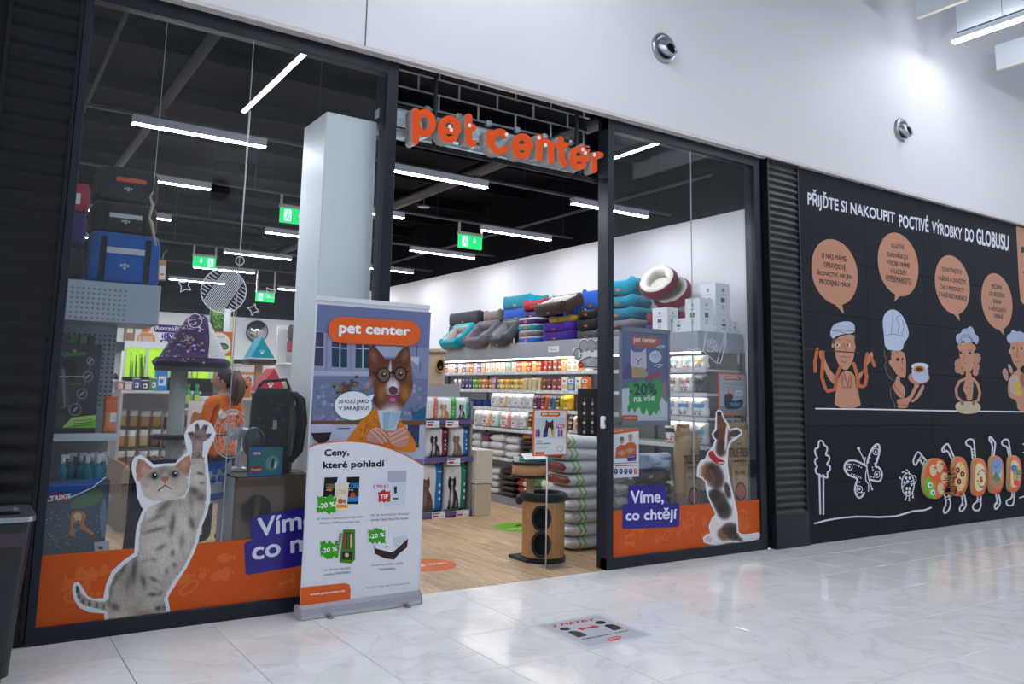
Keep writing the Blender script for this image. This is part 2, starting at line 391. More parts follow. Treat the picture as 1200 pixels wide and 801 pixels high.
# ---- opposite side and roof of the mall (seen only as reflections)
wo = MB().box(-8, 24, -8.6, -8.4, 0, 9, '#b9bcc2').build('wall_opposite', 'white_wall'); struct(wo); tag(wo, 'pale plastered wall across the mall walkway', 'wall')
cm = room('ceiling', 'corrugated grey sheet roof high above the mall walkway', 'ceiling', (6, -4, 8.6))
cs = MB(); k = 0; y = -8.4; prof = []
while y < 0: prof += [(y, 8.6), (y+.18, 8.6), (y+.22, 8.72), (y+.40, 8.72)]; y += .44
for (ya, za), (yb, zb) in zip(prof, prof[1:]): cs.add([(-8, ya, za), (24, ya, za), (24, yb, zb), (-8, yb, zb)], [(0, 1, 2, 3)], '#8f9aa8')
cs.build('roof_sheet', 'paint', cm, world=True)
for x in (-2.4, 1.2, 6.4, 11.2, 15.8): MB().box(x-.12, x+.12, -8.4, -.12, 8.15, 8.6, '#a9adb4').build('beam', 'paint', cm, world=True)
# ---- shop shell
XR = 7.02; YB = 13.5; ZC = 4.65
wr = room('wall_right', 'white side wall of the pet shop above the shelves', 'wall', (XR, 6, 0))
MB().box(XR, XR+.1, .16, YB, 0, 3.58, '#ecebee').build('white_lining', 'white_wall', wr, world=True)
MB().box(XR, XR+.1, .0, YB, 3.58, ZC, '#0a0e16').build('dark_upper_wall', 'rough', wr, world=True)
MB().box(XR-.06, XR+.1, .06, .16, .0, 3.56, '#dfe3e6').build('end_post', 'paint', wr, world=True)
wl = MB().box(-1.6, -1.5, 0, YB, 0, ZC, '#d8d9de').build('wall_left', 'white_wall'); struct(wl); tag(wl, 'side wall of the pet shop beyond the display shelf', 'wall')
wb = room('wall_back', 'far white wall of the pet shop with a dark fascia above', 'wall', (3, YB, 0))
MB().box(-1.5, XR, YB, YB+.1, 0, 3.14, '#f2f1f4').build('white_lining', 'white_wall', wb, world=True)
MB().box(-1.5, XR, YB-.03, YB+.1, 3.14, ZC, '#2a2c34').build('dark_fascia', 'rough', wb, world=True)
pf = Print(lambda u, v, l: Vector((u, YB-.032-l*.002, v)))
pf.textb('Vše pro zdravé psy', -.4, 3.62, 4.7, 4.05, '#0b0c10', 0, .02)
pf.textb('a šťastné kočky, ryby', 1.6, 3.2, 5.6, 3.42, '#0b0c10', 0, .02)
pf.build('fascia_lettering', 'print', wb, world=True)
ce = room('ceiling', 'black painted ceiling of the pet shop with ducts', 'ceiling', (3, 6, ZC))
MB().box(-1.6, XR+.1, 0.02, YB+.1, ZC, ZC+.1, '#080c14').build('ceiling_sheet', 'rough', ce, world=True)
for y in [.5+1.3*k for k in range(10)]: MB().box(-1.5, XR, y, y+.09, ZC-.16, ZC-.001, '#0a0e17').build('beam', 'rough', ce, world=True)
# ducts, pipes and sprinkler pipes running in depth
def ytube(name, a, z, r, col, m='metal', y1=12.5, lab=None, y0=None):
    p = PZ(*a, z); y0 = max(.35, p.y) if y0 is None else y0
    o = MB().tube([(p.x, y0, z), (p.x, y1, z)], r, 14, col).build(name, m, smooth=True); o['x'] = p.x; return o
d1 = ytube('air_duct', (500, 224), 4.3, .085, '#6a6a6c', y0=.5); tag(d1, 'round grey metal duct under the black ceiling inside the entrance', 'duct')
d2 = ytube('sprinkler_pipe', (600, 269), 4.05, .022, '#5a5d63', 'paint', y0=.6); tag(d2, 'thin grey pipe under the black ceiling near the shelf wall', 'pipe')
d3 = ytube('sprinkler_pipe', (206, 103), 4.42, .05, '#4c4f55', 'paint', y0=.3); tag(d3, 'thick grey pipe under the ceiling behind the cat sticker window', 'pipe')
d4 = ytube('sprinkler_pipe', (126, 66), 4.44, .02, '#4c4f55', 'paint', y0=.3); tag(d4, 'thin grey pipe at the ceiling edge above the pet carriers', 'pipe')
sp = thing('sprinkler', 'small ceiling sprinkler with a round plate under the round duct', 'sprinkler', (d1['x'], PX(559, 208, d1['x']).y, 4.3-.085-.131), group='ceiling sprinklers')
MB().lathe([(.085, 0), (.085, .012), (.03, .02)], n=16, col='#8a8a8c').build('plate', 'metal', sp); MB().cyl((0, 0, .015), (0, 0, .13), .012, col='#b08a5a').build('stem', 'metal', sp)
dup(sp, (d1['x'], PX(497, 234, d1['x']).y, sp.location.z)); dup(sp, (d3['x'], PX(190, 150, d3['x']).y, 4.42-.05-.125), label='small ceiling sprinkler with a round plate under the thick grey pipe')
# ---- security roller grille folded away above the entrance
P1x = PY(465.5, 100, 0).x
rg = thing('roller_grille', 'silver roller grille drum and bar mesh rolled up above the entrance', 'roller grille', (3.8, .3, 3.6))
GY = .28; xa, xb = P1x, 4.868
MB().box(xa, xb, GY, GY+.16, 3.75, 3.87, '#cfe0ea', ch=.03).build('drum_casing', 'plastic', rg, world=True)
MB().tube([(xa, GY+.07, 3.66), (xb, GY+.07, 3.66)], .05, 16, '#cfe0ea').build('drum', 'metal', rg, smooth=True, world=True)
for x in (xa+.01, xb-.05): MB().box(x, x+.04, GY+.0, GY+.14, 3.6, ZC, '#20242c').build('end_bracket', 'dark_frame', rg, world=True)
MB().tube([(xa, GY-.02, 3.905), (xb, GY-.02, 3.905)], .011, 8, '#9aa3b0').build('guide_rail', 'metal', rg, smooth=True, world=True)
for k in range(7): MB().cbox(xa+.1+.31*k, GY-.02, 3.9, .05, .05, .05, .008, '#b9c2cc').build('clamp', 'metal', rg, world=True)
for z in (4.045, 4.185, 4.325): MB().tube([(xa, GY-.02, z), (xb, GY-.02, z)], .009, 6, '#b9bec6').build('grille_bar', 'metal', rg, world=True)
for r_, z in enumerate((3.905, 4.045, 4.185)):
    for k in range(7):
        x = xa+.12+.40*k+(.2 if r_ % 2 else 0)
        if x < xb: MB().tube([(x, GY-.022, z), (x, GY-.022, z+.14)], .010, 6, '#c4c9d0').build('grille_link', 'metal', rg, world=True)
# ---- dark frames of the two display windows
FR = '#1a202c'
GLASS = glass_mat('window_glass')
def xat(px, py): return PY(px, py, 0).x
W1 = (xat(41, 736), PY(453, 100, 0).x); P1 = (PY(453, 100, 0).x, PY(465.5, 100, 0).x)
P2 = (4.868, 4.945); W2 = (4.945, PY(884, 300, 0).x)
SZ = .098; HD = 4.006
def window(n, x0, x1, jx, lab, posts):
    w = room('window_%d' % n, lab, 'shop window', ((x0+x1)/2, 0, 0)); w.name = 'window_%d' % n
    MB().box(posts[0][0], posts[1][1], -.02, .07, 0, SZ, FR, ch=.004).build('sill', 'dark_frame', w, world=True)
    MB().box(posts[0][0], posts[1][1], -.02, .07, HD, HZ+.02, FR, ch=.004).build('head_rail', 'dark_frame', w, world=True)
    for a, b in posts: MB().box(a, b, -.022, .12, 0.001, HZ+.018, FR, ch=.004).build('post', 'dark_frame', w, world=True)
    MB().box(x0-.005, jx-.002, .004, .014, SZ-.01, HD+.01, '#ffffff').build('pane', GLASS, w, world=True)
    MB().box(jx+.002, x1+.005, .004, .014, SZ-.01, HD+.01, '#ffffff').build('pane', GLASS, w, world=True)
    MB().box(jx-.002, jx+.002, .004, .0155, SZ, HD, '#9aa6ad').build('glass_joint', 'plastic', w, world=True)
    return w
win1 = window(1, W1[0], W1[1], xat(281, 306), 'dark framed display window carrying the kitten and orange band stickers', ((W1[0]-.052, W1[0]), P1))
win2 = window(2, W2[0], W2[1], xat(811.5, 320), 'dark framed display window carrying the standing beagle sticker', (P2, (W2[1], W2[1]+.09)))
lk = thing('door_lock', 'small white lock box on the dark entrance post', 'lock', PY(703, 495, .06)); l0 = MB().cbox(0, -.03, -.045, .035, .05, .11, .008, '#e3e6ea').build('lock_body', 'plastic', lk); MB().box(-.004, .004, -.06, -.05, -.065, -.025, '#6c6f75').build('keyhole', 'metal', lk)
lk.location = (4.855, .05, PY(703, 495, .05).z+.05)
# ---- corrugated dark pillars
def ribbed(name, lab, x0, x1, y, z0, z1, pitch, col, base=None, groupn=None):
    w = room(name, lab, 'pillar', ((x0+x1)/2, y, 0)); n = int((z1-z0)/pitch)
    MB().box(x0, x1, y+.03, .1, 0, HZ+.01, '#12141a').build('core', 'dark_frame', w, world=True)
    m = MB(); prof = []
    for k in range(n+1):
        z = z0+k*pitch; prof += [(.009-.009*math.cos(2*math.pi*q/8), z+pitch*q/8) for q in range(8)]
    prof = [(a, min(b, z1)) for a, b in prof]
    for (a, b), (c, d) in zip(prof, prof[1:]):
        if d-b > 1e-6: m.add([(x0+.02, y+a, b), (x1-.02, y+a, b), (x1-.02, y+c, d), (x0+.02, y+c, d)], [(0, 1, 2, 3)], col)
    m.build('ribbed_sheet', 'dark_frame', w, world=True, smooth=True, weld=True)
    for x in (x0, x1-.022): MB().box(x, x+.022, y-.004, y+.04, z0, z1, col).build('edge_strip', 'dark_frame', w, world=True)
    if base: MB().box(x0-.002, x1+.002, y-.012, y+.035, 0, base, '#1c1f28', ch=.004).build('plinth', 'dark_frame', w, world=True)
    return w
pr_x0 = 7.09; pr_x1 = 7.625
ribbed('wall_pillar', 'dark ribbed metal pillar between the beagle window and the chef mural', pr_x0, pr_x1, -.07, .345, HZ+.005, .0735, '#15171e', .345)
lx0, lx1 = PY(11, 2, -.02).x, W1[0]-.055
ribbed('wall_pillar', 'dark ribbed metal pillar beside the kitten window and the litter bin', lx0, lx1, -.02, 0.02, HZ+.005, .115, '#0e1017')
dw = MB().box(-8, lx0-.002, .06, .16, 0, HZ+.2, '#08090c').build('wall_side', 'dark_frame'); struct(dw); tag(dw, 'unlit black shop front next to the ribbed pillar', 'wall')
# ---- white square column behind the glass
cx0, cx1 = 2.17, 2.60; cy0 = .17
col_ = room('wall_column', 'square white clad column behind the kitten window glass', 'column', (2.4, .4, 0))
MB().box(cx0, cx1, cy0, cy0+.5, 0, 3.66, '#f0f6fa', ch=.008).build('cladding', 'paint', col_, world=True)
MB().box(cx0-.01, cx1+.01, cy0-.01, cy0+.51, 0, .1, '#b8bec4').build('skirting', 'paint', col_, world=True)
# ---- hanging strip lights of the shop: a grid of rails with lit tubes
TUBE = emit('strip_tube', '#f3f6ff', LAMP_SHOP)
def strip(x0, x1, y, z, lab, grp):
    t = thing('strip_light', lab, 'light', ((x0+x1)/2, y, z), group=grp); h = (x1-x0)/2
    MB().add([(-h, -.03, .010), (h, -.03, .010), (h, .03, .010), (-h, .03, .010), (-h, -.045, .075), (h, -.045, .075), (h, .045, .075), (-h, .045, .075)], [(0, 1, 5, 4), (1, 2, 6, 5), (2, 3, 7, 6), (3, 0, 4, 7), (4, 5, 6, 7)], '#b9bdc8').build('housing', 'paint', t)
    MB().box(-h+.004, h-.004, -.026, .026, .004, .014, '#ffffff').build('tube', TUBE, t)
    return t
ORD = ('first', 'second', 'third', 'fourth', 'fifth', 'sixth'); COLN = ('behind the kitten window', 'in line with the entrance', 'beside the pet food wall')
ROWS = (1.25, 3.15, 5.15, 7.25, 9.25, 11.3)
for r_, y in enumerate(ROWS):
    rl = thing('light_rail', 'long dark ceiling rail of the %s strip light row from the shop front' % ORD[r_], 'light rail', (3.6, y, 3.676), group='rails under the black ceiling')
    MB().box(.3, XR-.06, y-.02, y+.02, 3.676, 3.70, '#3a3d45').build('rail', 'paint', rl, world=True)
    for q in (.5, 2.5, 4.8, 6.8): MB().tube([(q, y, 3.70), (q, y, ZC)], .004, 5, '#4b4e56').build('hanger_wire', 'metal', rl, world=True)
    for c_, (a, b) in enumerate(((.95, 2.03), (3.25, 4.33), (5.45, 6.57))):
        strip(a, b, y, 3.6, 'white strip light %s in the %s row from the shop front' % (COLN[c_], ORD[r_]), 'strip lights of the shop')
# ---- green exit signs
GREEN = emit('exit_green', '#12c46a', 1.0); GWH = emit('exit_white', '#b8ffd8', 1.6)
def exit_sign(p, lab, w=.34, flip=False):
    t = thing('exit_sign', lab, 'exit sign', p)
    MB().box(-w/2, w/2, -.02, .02, -.17, 0, '#0a8f4d').build('sign_plate', GREEN, t)
    MB().box(-w/2-.01, w/2+.01, -.025, .025, 0, .035, '#b9b4ac').build('top_housing', 'paint', t)
    for s in (-1, 1): MB().box(s*w*.48-.012, s*w*.48+.012, -.012, .012, .03, 3.676-t.location.z, '#c7beb2').build('bracket', 'paint', t)
    f = -1 if flip else 1; p_ = Print(lambda u, v, l: Vector((f*u, -.022-l*.001, v)))
    p_.rect(-.13, -.15, -.05, -.02, '#b8ffd8'); p_.poly([(.03, -.075), (.055, -.1), (.08, -.075), (.065, -.075), (.065, -.03), (.045, -.03), (.045, -.075)], '#b8ffd8'); p_.build('pictogram_print', GWH, t)
    q = Print(lambda u, v, l: Vector((f*u, -.024-l*.001, v))); q.ell(-.085, -.045, .011, .011, '#0a8f4d'); q.line([(-.085, -.06), (-.09, -.095), (-.115, -.13)], .014, '#0a8f4d'); q.line([(-.09, -.095), (-.065, -.115), (-.07, -.14)], .014, '#0a8f4d'); q.line([(-.11, -.085), (-.088, -.068), (-.062, -.088)], .01, '#0a8f4d'); q.build('running_figure', GREEN, t)
exit_sign(PY(551, 276, 3.15), 'green exit sign hanging by the entrance strip lights')
exit_sign(PY(346, 245, 3.15), 'green exit sign hanging behind the white column', w=.34)
exit_sign(PY(240, 301, 7.25), 'green exit sign hanging above the striped bauble sticker', flip=True)
exit_sign(PY(311, 343, 9.25), 'green exit sign hanging far back near the dark fascia')
# ---- mall lamps, sound baffles, air nozzles
MT = emit('mall_tube', '#f4f8ff', LAMP_MALL)
for k, x in enumerate((-3.2, 3.55, 10.3, 17.0)):
    t = thing('mall_light', ['long mall strip light beyond the litter bin', 'long mall strip light in line with the shop entrance', 'long mall strip light reaching the bulkhead above the chef mural', 'long mall strip light past the end of the chef mural'][k], 'light', (x, -4.1, 6.12), group='strip lights of the mall')
    MB().box(-.04, .04, -3.7, 3.6, .02, .09, '#d5dbe4').build('housing', 'paint', t); MB().box(-.036, .036, -3.7, 3.6, -.005, .022, '#ffffff').build('tube', MT, t)
    for s in (-3, 0, 3): MB().tube([(0, s, .09), (0, s, 2.5)], .004, 5, '#8d97a6').build('hanger_wire', 'metal', t)
for k, (px, py, hh) in enumerate(((1075, 22, .62), (1123, 41, .62), (1169, 83, .36))):
    p = PY(px, py, -.42)
    t = thing('sound_baffle', ['white hanging sound baffle set back before the strip light', 'white hanging sound baffle with a dark lower edge above the strip light', 'shallow white sound baffle hanging beyond the strip light'][k], 'baffle', p)
    MB().box(-.03, .03, -6.5, 0, .03, hh, '#dfe4ea').build('board', 'paint', t); MB().box(-.032, .032, -6.5, 0, 0, .03, '#e9e4da' if k != 1 else '#3a4252').build('edge_strip', 'paint', t)
    for s in (-6, -3, -.4): MB().tube([(0, s, hh), (0, s, 8.5-p.z)], .004, 5, '#9aa3b0').build('hanger_wire', 'metal', t)
for px, py, lab in ((777, 57, 'round silver air nozzle on the white bulkhead above the entrance post'), (1056, 152.5, 'round silver air nozzle on the white bulkhead above the chef mural')):
    p = PY(px, py, BY); t = thing('air_nozzle', lab, 'air nozzle', p); R_ = .155
    def yl(prof, col, m, nm):
        q = MB().lathe(prof, n=28, col=col); q.v = [(x, -z, y) for x, y, z in q.v]; return q.build(nm, m, t, smooth=True)
    yl([(R_, -.002), (R_, .012), (R_*.93, .03), (R_*.72, .035), (R_*.68, .01), (.001, .008)], '#a9acb4', 'metal', 'flange')
    q = MB().lathe([(R_*.66, 0), (R_*.66, .04), (R_*.6, .075), (R_*.5, .10), (R_*.42, .112), (R_*.40, .105), (R_*.38, .04)], n=28, col='#b4b8c0'); a = .35
    q.v = [(x+.10*R_*(-z)*0, -(z*math.cos(a)-y*math.sin(a)*.6), y*math.cos(a)*.98-z*math.sin(a)*1.0+.01) for x, y, z in q.v]; q.v = [(x+.35*(-y)*.6, y, z) for x, y, z in q.v]; q.build('ball_jet', 'metal', t, smooth=True)
    q = MB().lathe([(R_*.39, .06), (R_*.39, .09), (.001, .088)], n=24, col='#0b0c0f'); q.v = [(x, -(z*math.cos(a)-y*math.sin(a)*.6), y*math.cos(a)*.98-z*math.sin(a)+.01) for x, y, z in q.v]; q.v = [(x+.35*(-y)*.6, y, z) for x, y, z in q.v]; q.build('jet_opening', 'rough', t)

q_ = PY(258, 222, 8.4); t = thing('air_nozzle', 'round dark air nozzle on the wall across the walkway', 'air nozzle', (q_.x, -8.4, q_.z))
for nm, pr_, c_, m_ in (('flange', [(.17, 0), (.17, .03), (.13, .05), (.125, .01)], '#3a3d44', 'metal'), ('ball_jet', [(.11, 0), (.11, .04), (.065, .08), (.06, .03), (.001, .02)], '#16181c', 'plastic')):
    w_ = MB().lathe(pr_, n=24, col=c_); w_.v = [(x, z, y) for x, y, z in w_.v]; w_.build(nm, m_, t, smooth=True)
# ================================================================== DARK MURAL WALL
def zc(pts, ox, oy, s): return [(ox+x/s, oy+y/s) for x, y in pts]
MY = -.052; INK = '#2b2024'; SKN = '#c98e72'; WHT = '#e4e9f4'; BLK = '#2a2d36'
mw = room('wall_mural', 'black boarded wall painted with chefs and white chalk drawings', 'wall', (9.9, MY, 0))
MB().box(7.63, 14.5, -.03, .1, 0, HZ+.005, '#15161c').build('backing', 'rough', mw, world=True)
xe = [7.632, 8.88, 10.13, 11.38, 12.63, 13.88]; ze = [.0, .62, 1.24, 1.86, 2.48, 3.10, HZ+.005]
for i in range(5):
    for j in range(6):
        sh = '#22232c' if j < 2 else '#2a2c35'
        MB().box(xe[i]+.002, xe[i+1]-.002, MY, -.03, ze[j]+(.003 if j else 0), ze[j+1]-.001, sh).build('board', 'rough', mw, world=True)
def mural(name='mural_print'): return Print(facade(MY-.001))
def done(p, name='mural_print'): return p.build(name, 'print', mw, world=True)
# heading
p = mural()
p.text('PŘIJĎTE SI NAKOUPIT', zc([(70, 185), (502, 276), (502, 188), (68, 84)], 930, 200, 4.215), WHT, 0, .022)
p.text('POCTIVÉ', zc([(522, 278), (668, 305), (666, 222), (520, 200)], 930, 200, 4.215), WHT, 0, .022)
p.text('VÝROBKY', zc([(683, 305), (832, 344), (832, 268), (683, 235)], 930, 200, 4.215), WHT, 0, .022)
p.text('DO', zc([(847, 346), (890, 355), (890, 290), (847, 282)], 930, 200, 4.215), WHT, 0, .022)
p.text('GLOBUSU', zc([(904, 362), (1063, 398), (1063, 318), (902, 282)], 930, 200, 4.215), WHT, 0, .03)
done(p, 'heading_lettering')
# speech bubbles
def bubble(out, tail, lines, sc_):
    p = mural(); p.poly(out, '#c88d71'); p.poly(tail, '#c88d71'); done(p, 'speech_bubble_print')
    p = mural()
    for t_, q in lines: p.text(t_, q, '#3a2c2c', 1, .02)
    done(p, 'bubble_lettering')
def egg(x0, x1, y0, y1, sk):
    cx, cy, rx, ry = (x0+x1)/2, (y0+y1)/2, (x1-x0)/2, (y1-y0)/2; pts = []
    for k in range(36): a = 2*math.pi*k/36; x, y = math.cos(a), math.sin(a); pts.append((cx+rx*(x*.97+.16*y*(1-x*x)**.5*.3)+sk*y, cy+ry*y+sk*x*2.0))
    return pts
def qd(x0, x1, yl, yr, h): return [(x0, yl+h), (x1, yr+h), (x1, yr), (x0, yl)]
Z = lambda *a: zc(*a)
bubble(egg(950, 1006, 280, 357, 1.6), zc([(270, 695), (335, 685), (352, 782)], 945, 270, 8.01),
       [('U NÁS MÁME', zc([(142, 255), (375, 295), (375, 230), (142, 192)], 945, 270, 8.01)), ('OPRAVDOVÉ', zc([(160, 340), (368, 378), (368, 312), (160, 276)], 945, 270, 8.01)),
        ('ŘEZNICTVÍ, NE JEN', zc([(102, 425), (430, 468), (430, 405), (102, 362)], 945, 270, 8.01)), ('PRODEJNU MASA', zc([(122, 515), (416, 550), (416, 490), (122, 450)], 945, 270, 8.01))], 0)
bubble(egg(1028, 1077, 272.5, 347, 1.6), zc([(835, 585), (892, 600), (828, 668)], 945, 270, 8.01),
       [('VLASTNÍ', qd(1044, 1059.5, 283.5, 285.5, 7)), ('CUKRÁŘSKOU', qd(1039.5, 1064, 293.2, 297, 7)), ('VÝROBU MÁME', qd(1038.5, 1066, 303, 307, 7)), ('V KAŽDÉM', qd(1043.5, 1062, 312.8, 315.5, 7)), ('HYPERMARKETU', qd(1038, 1068, 321.5, 326.5, 7.5))], 0)
bubble(egg(1095, 1137, 299, 368, 1.5), zc([(200, 560), (240, 552), (255, 628)], 1090, 290, 7.28),
       [('OCHUTNEJTE SI', qd(1103.5, 1127, 312.3, 316, 6.5)), ('VAŘENÍ A OSVĚŽTE', qd(1099, 1132, 321, 326.5, 6.8)), ('ČAS S PRODUKTY', qd(1102, 1130, 331.5, 336, 6.8)), ('Z NAŠÍ RESTAURACE', qd(1099.5, 1133, 340, 346, 6.8))], 0)
bubble(egg(1149.5, 1187, 320, 386, 1.4), zc([(575, 682), (622, 675), (630, 748)], 1090, 290, 7.28),
       [('PEČEME', qd(1162, 1174, 330.5, 332.5, 7)), ('OD BRZKÉHO', qd(1159, 1177.5, 339.7, 342.5, 6.5)), ('RÁNA', qd(1164.5, 1173.5, 348.5, 350, 6.5)), ('A NĚKOLIKRÁT', qd(1158.5, 1180, 356.5, 360, 6.5)), ('DENNĚ', qd(1165, 1175.5, 365.5, 367, 6.5))], 0)
p = mural(); p.poly([(1190.8, 264.5), (1215, 271), (1215, 356), (1199, 356), (1196, 352), (1194, 330)], '#c88d71'); done(p, 'notice_print')
p = mural(); p.rect(1196.5, 289, 1215, 296, '#2b2b32', 1); p.rect(1199, 318, 1215, 320, '#2b2b32', 1); done(p, 'notice_lettering')
# counter line under the chefs
p = mural(); p.line([(956, 478.6), (1015, 479.2), (1100, 481), (1215, 482.5)], 1.5, '#f0f2f8'); done(p, 'counter_line_print')
# --- butcher with sausages  (zoom 940,360 s6.16)
S1 = lambda pts: zc(pts, 940, 360, 6.16); p = mural(); p.sp = (lambda P: (lambda pts, col, l=0, it=1: Print.sp(P, pts, col, l, it)))(p)
p.sp(S1([(232, 725), (240, 620), (255, 520), (285, 470), (320, 455), (370, 470), (398, 560), (412, 640), (426, 725)]), SKN, 0)       # apron
p.sp(S1([(240, 560), (200, 530), (165, 460), (150, 400), (120, 350), (128, 300), (150, 320), (175, 400), (200, 450), (245, 500)]), SKN, 0)
p.sp(S1([(395, 545), (420, 520), (450, 440), (455, 380), (490, 330), (505, 315), (515, 350), (500, 385), (480, 400), (440, 470), (405, 470)]), SKN, 0)
p.sp(S1([(240, 215), (375, 185), (382, 260), (378, 340), (360, 400), (330, 450), (300, 452), (268, 420), (245, 370), (232, 290)]), SKN, 1)       # head
p.ell(*S1([(222, 275)])[0], 1.5, 3.6, SKN, 1); p.ell(*S1([(378, 285)])[0], 1.2, 3.4, SKN, 1)
p.sp(S1([(375, 185), (384, 190), (383, 250), (376, 260)]), '#5e4a46', 2); p.sp(S1([(215, 225), (240, 215), (234, 262), (220, 262)]), '#5e4a46', 2)
p.sp(S1([(208, 160), (225, 128), (270, 105), (335, 98), (372, 115), (383, 150), (376, 185), (300, 192), (250, 205), (225, 228), (206, 210), (203, 185)]), '#b9c6de', 2)   # flat cap
p.line(S1([(210, 165), (280, 162), (345, 172), (376, 168)]), .5, INK, 3); p.line(S1([(225, 170), (275, 175), (320, 190)]), .5, INK, 3)
for a in ([(240, 238), (258, 228), (275, 238)], [(318, 232), (338, 240), (352, 252)], [(282, 298), (298, 262), (308, 265), (315, 322)], [(280, 385), (310, 398), (328, 380)], [(275, 360), (300, 350), (320, 362), (355, 352)], [(290, 480), (290, 575), (352, 578), (356, 500)], [(300, 470), (330, 568), (348, 480)], [(275, 470), (262, 520)], [(385, 470), (388, 560), (405, 630)], [(252, 540), (246, 610)]): p.line(S1(a), .45, INK, 3)
for x, y in ((258, 270), (334, 272)): p.ell(*S1([(x, y)])[0], 2.6, 1.9, '#e6d5cd', 3); p.ell(*S1([(x-4, y)])[0], 1.1, 1.5, '#241c20', 4)
sg = [(110, 300, 95, 380), (92, 385, 95, 460), (150, 320, 148, 400), (148, 405, 142, 500), (145, 515, 170, 590), (185, 605, 240, 590), (238, 580, 250, 500), (250, 495, 275, 430), (372, 405, 395, 480), (395, 480, 405, 550), (408, 565, 440, 570), (455, 560, 468, 490), (462, 485, 455, 410), (456, 405, 470, 335), (500, 365, 522, 420)]
for a, b, c, d in sg: p.line(S1([(a, b), (c, d)]), 4.0, '#c8683c', 4)
p.line(S1([(20, 300), (120, 308), (410, 327)]), 1.1, '#5a2a2c', 5)
done(p, 'butcher_mural_print')
# --- confectioner with cake (zoom 1000,400 s8.9)
S2 = lambda pts: zc(pts, 1000, 400, 8.9); p = mural(); p.sp = (lambda P: (lambda pts, col, l=0, it=1: Print.sp(P, pts, col, l, it)))(p)
p.sp(S1([(598, 300), (590, 190), (580, 110), (590, 55), (625, 18), (670, 14), (715, 45), (750, 110), (772, 180), (762, 225), (735, 255), (725, 310), (660, 312)]), '#c3cfe6', 1)
for a in ([(600, 200), (660, 192), (735, 210)], [(640, 190), (655, 100), (650, 60)], [(690, 190), (700, 130), (680, 70), (715, 55)], [(720, 200), (735, 140), (725, 90)]): p.line(S1(a), .5, '#47526e', 2)
p.sp(S2([(395, 92), (525, 95), (552, 200), (548, 370), (510, 380), (455, 350), (420, 290), (370, 230), (372, 195), (400, 190), (385, 130)]), SKN, 0)
p.sp(S2([(330, 80), (405, 92), (388, 190), (372, 196), (372, 230), (420, 290), (440, 390), (400, 395), (350, 320), (330, 260), (350, 190), (322, 120)]), '#1a181d', 1)
p.line(S2([(320, 85), (325, 150), (350, 195), (325, 250), (345, 320), (390, 390), (420, 400)]), .5, '#a9826f', 2)
p.sp(S2([(455, 350), (490, 380), (485, 420), (545, 490), (535, 590), (500, 590), (470, 575), (400, 470), (440, 410)]), SKN, 0)
p.sp(S2([(400, 470), (425, 520), (470, 580), (455, 610), (460, 690), (432, 695), (430, 600), (390, 540)]), '#1a181d', 1)
p.line(S2([(405, 460), (385, 520), (395, 590), (430, 650), (432, 695)]), .5, '#a9826f', 2)
p.sp(S2([(455, 605), (500, 595), (580, 580), (620, 500), (640, 455), (625, 430), (700, 455), (670, 480), (610, 600), (570, 650), (565, 695), (455, 695), (470, 660), (455, 640)]), SKN, 2)
p.sp(S2([(590, 630), (650, 580), (700, 490), (720, 445), (742, 460), (735, 500), (690, 580), (630, 635)]), SKN, 2)
p.ell(*S2([(685, 375)])[0], 12.6, 7.6, SKN, 3); p.sp(S2([(605, 255), (785, 255), (782, 400), (740, 425), (680, 428), (618, 390)]), '#b9c6e2', 4); p.ell(*S2([(695, 258)])[0], 10.2, 4.2, '#d5dcec', 5)
for k in range(12): a = 2*math.pi*k/12; c = S2([(688, 288)])[0]; p.ell(c[0]+5.2*math.cos(a), c[1]+3.2*math.sin(a), 1.8, 1.3, '#d98a33', 6, 8)
p.ell(*S2([(688, 288)])[0], 4, 2.6, '#3a2a30', 7)
for a in ([(440, 105), (455, 115), (470, 128)], [(505, 175), (515, 230), (530, 235)], [(490, 265), (510, 275), (520, 300), (500, 295)], [(430, 440), (440, 480), (480, 520), (530, 580)], [(470, 660), (560, 658)]): p.line(S2(a), .5, INK, 4)
p.ell(*S2([(462, 185)])[0], 2, 2, '#2a2023', 4); p.ell(*S2([(512, 182)])[0], 1, 1.6, '#2a2023', 4)
done(p, 'confectioner_mural_print')
# --- cook kneading dough (zoom 1060,370 s6.67)
S3 = lambda pts: zc(pts, 1060, 370, 6.67); p = mural(); p.sp = (lambda P: (lambda pts, col, l=0, it=1: Print.sp(P, pts, col, l, it)))(p)
for c, r in (((425, 375), 38), ((420, 415), 30), ((450, 435), 22), ((565, 330), 36), ((560, 400), 30), ((555, 440), 26), ((535, 250), 25), ((440, 240), 28)): p.ell(*S3([c])[0], r/6.67*.9, r/6.67*1.15, '#c08467', 0)
p.sp(S3([(425, 220), (480, 200), (545, 215), (545, 320), (540, 400), (505, 450), (470, 430), (440, 380), (428, 300)]), SKN, 1)
p.sp(S3([(478, 430), (520, 440), (525, 480), (540, 520), (535, 600), (528, 660), (488, 660), (480, 610), (452, 575), (470, 520), (480, 480)]), SKN, 1)
p.line(S3([(475, 490), (430, 510), (402, 570), (410, 630), (445, 665)]), 3.2, SKN, 1); p.line(S3([(535, 490), (570, 530), (590, 600), (575, 660), (550, 675)]), 3.2, SKN, 1)
p.sp(S3([(418, 225), (400, 185), (405, 145), (440, 135), (455, 98), (490, 100), (512, 76), (540, 100), (548, 140), (578, 160), (580, 200), (560, 228), (540, 190), (490, 218), (460, 190), (440, 200)]), '#aebbd6', 2)
p.line(S3([(420, 215), (450, 155), (500, 145), (535, 190)]), .6, '#47526e', 3); p.line(S3([(440, 190), (470, 165), (510, 170), (530, 195)]), .5, '#47526e', 3)
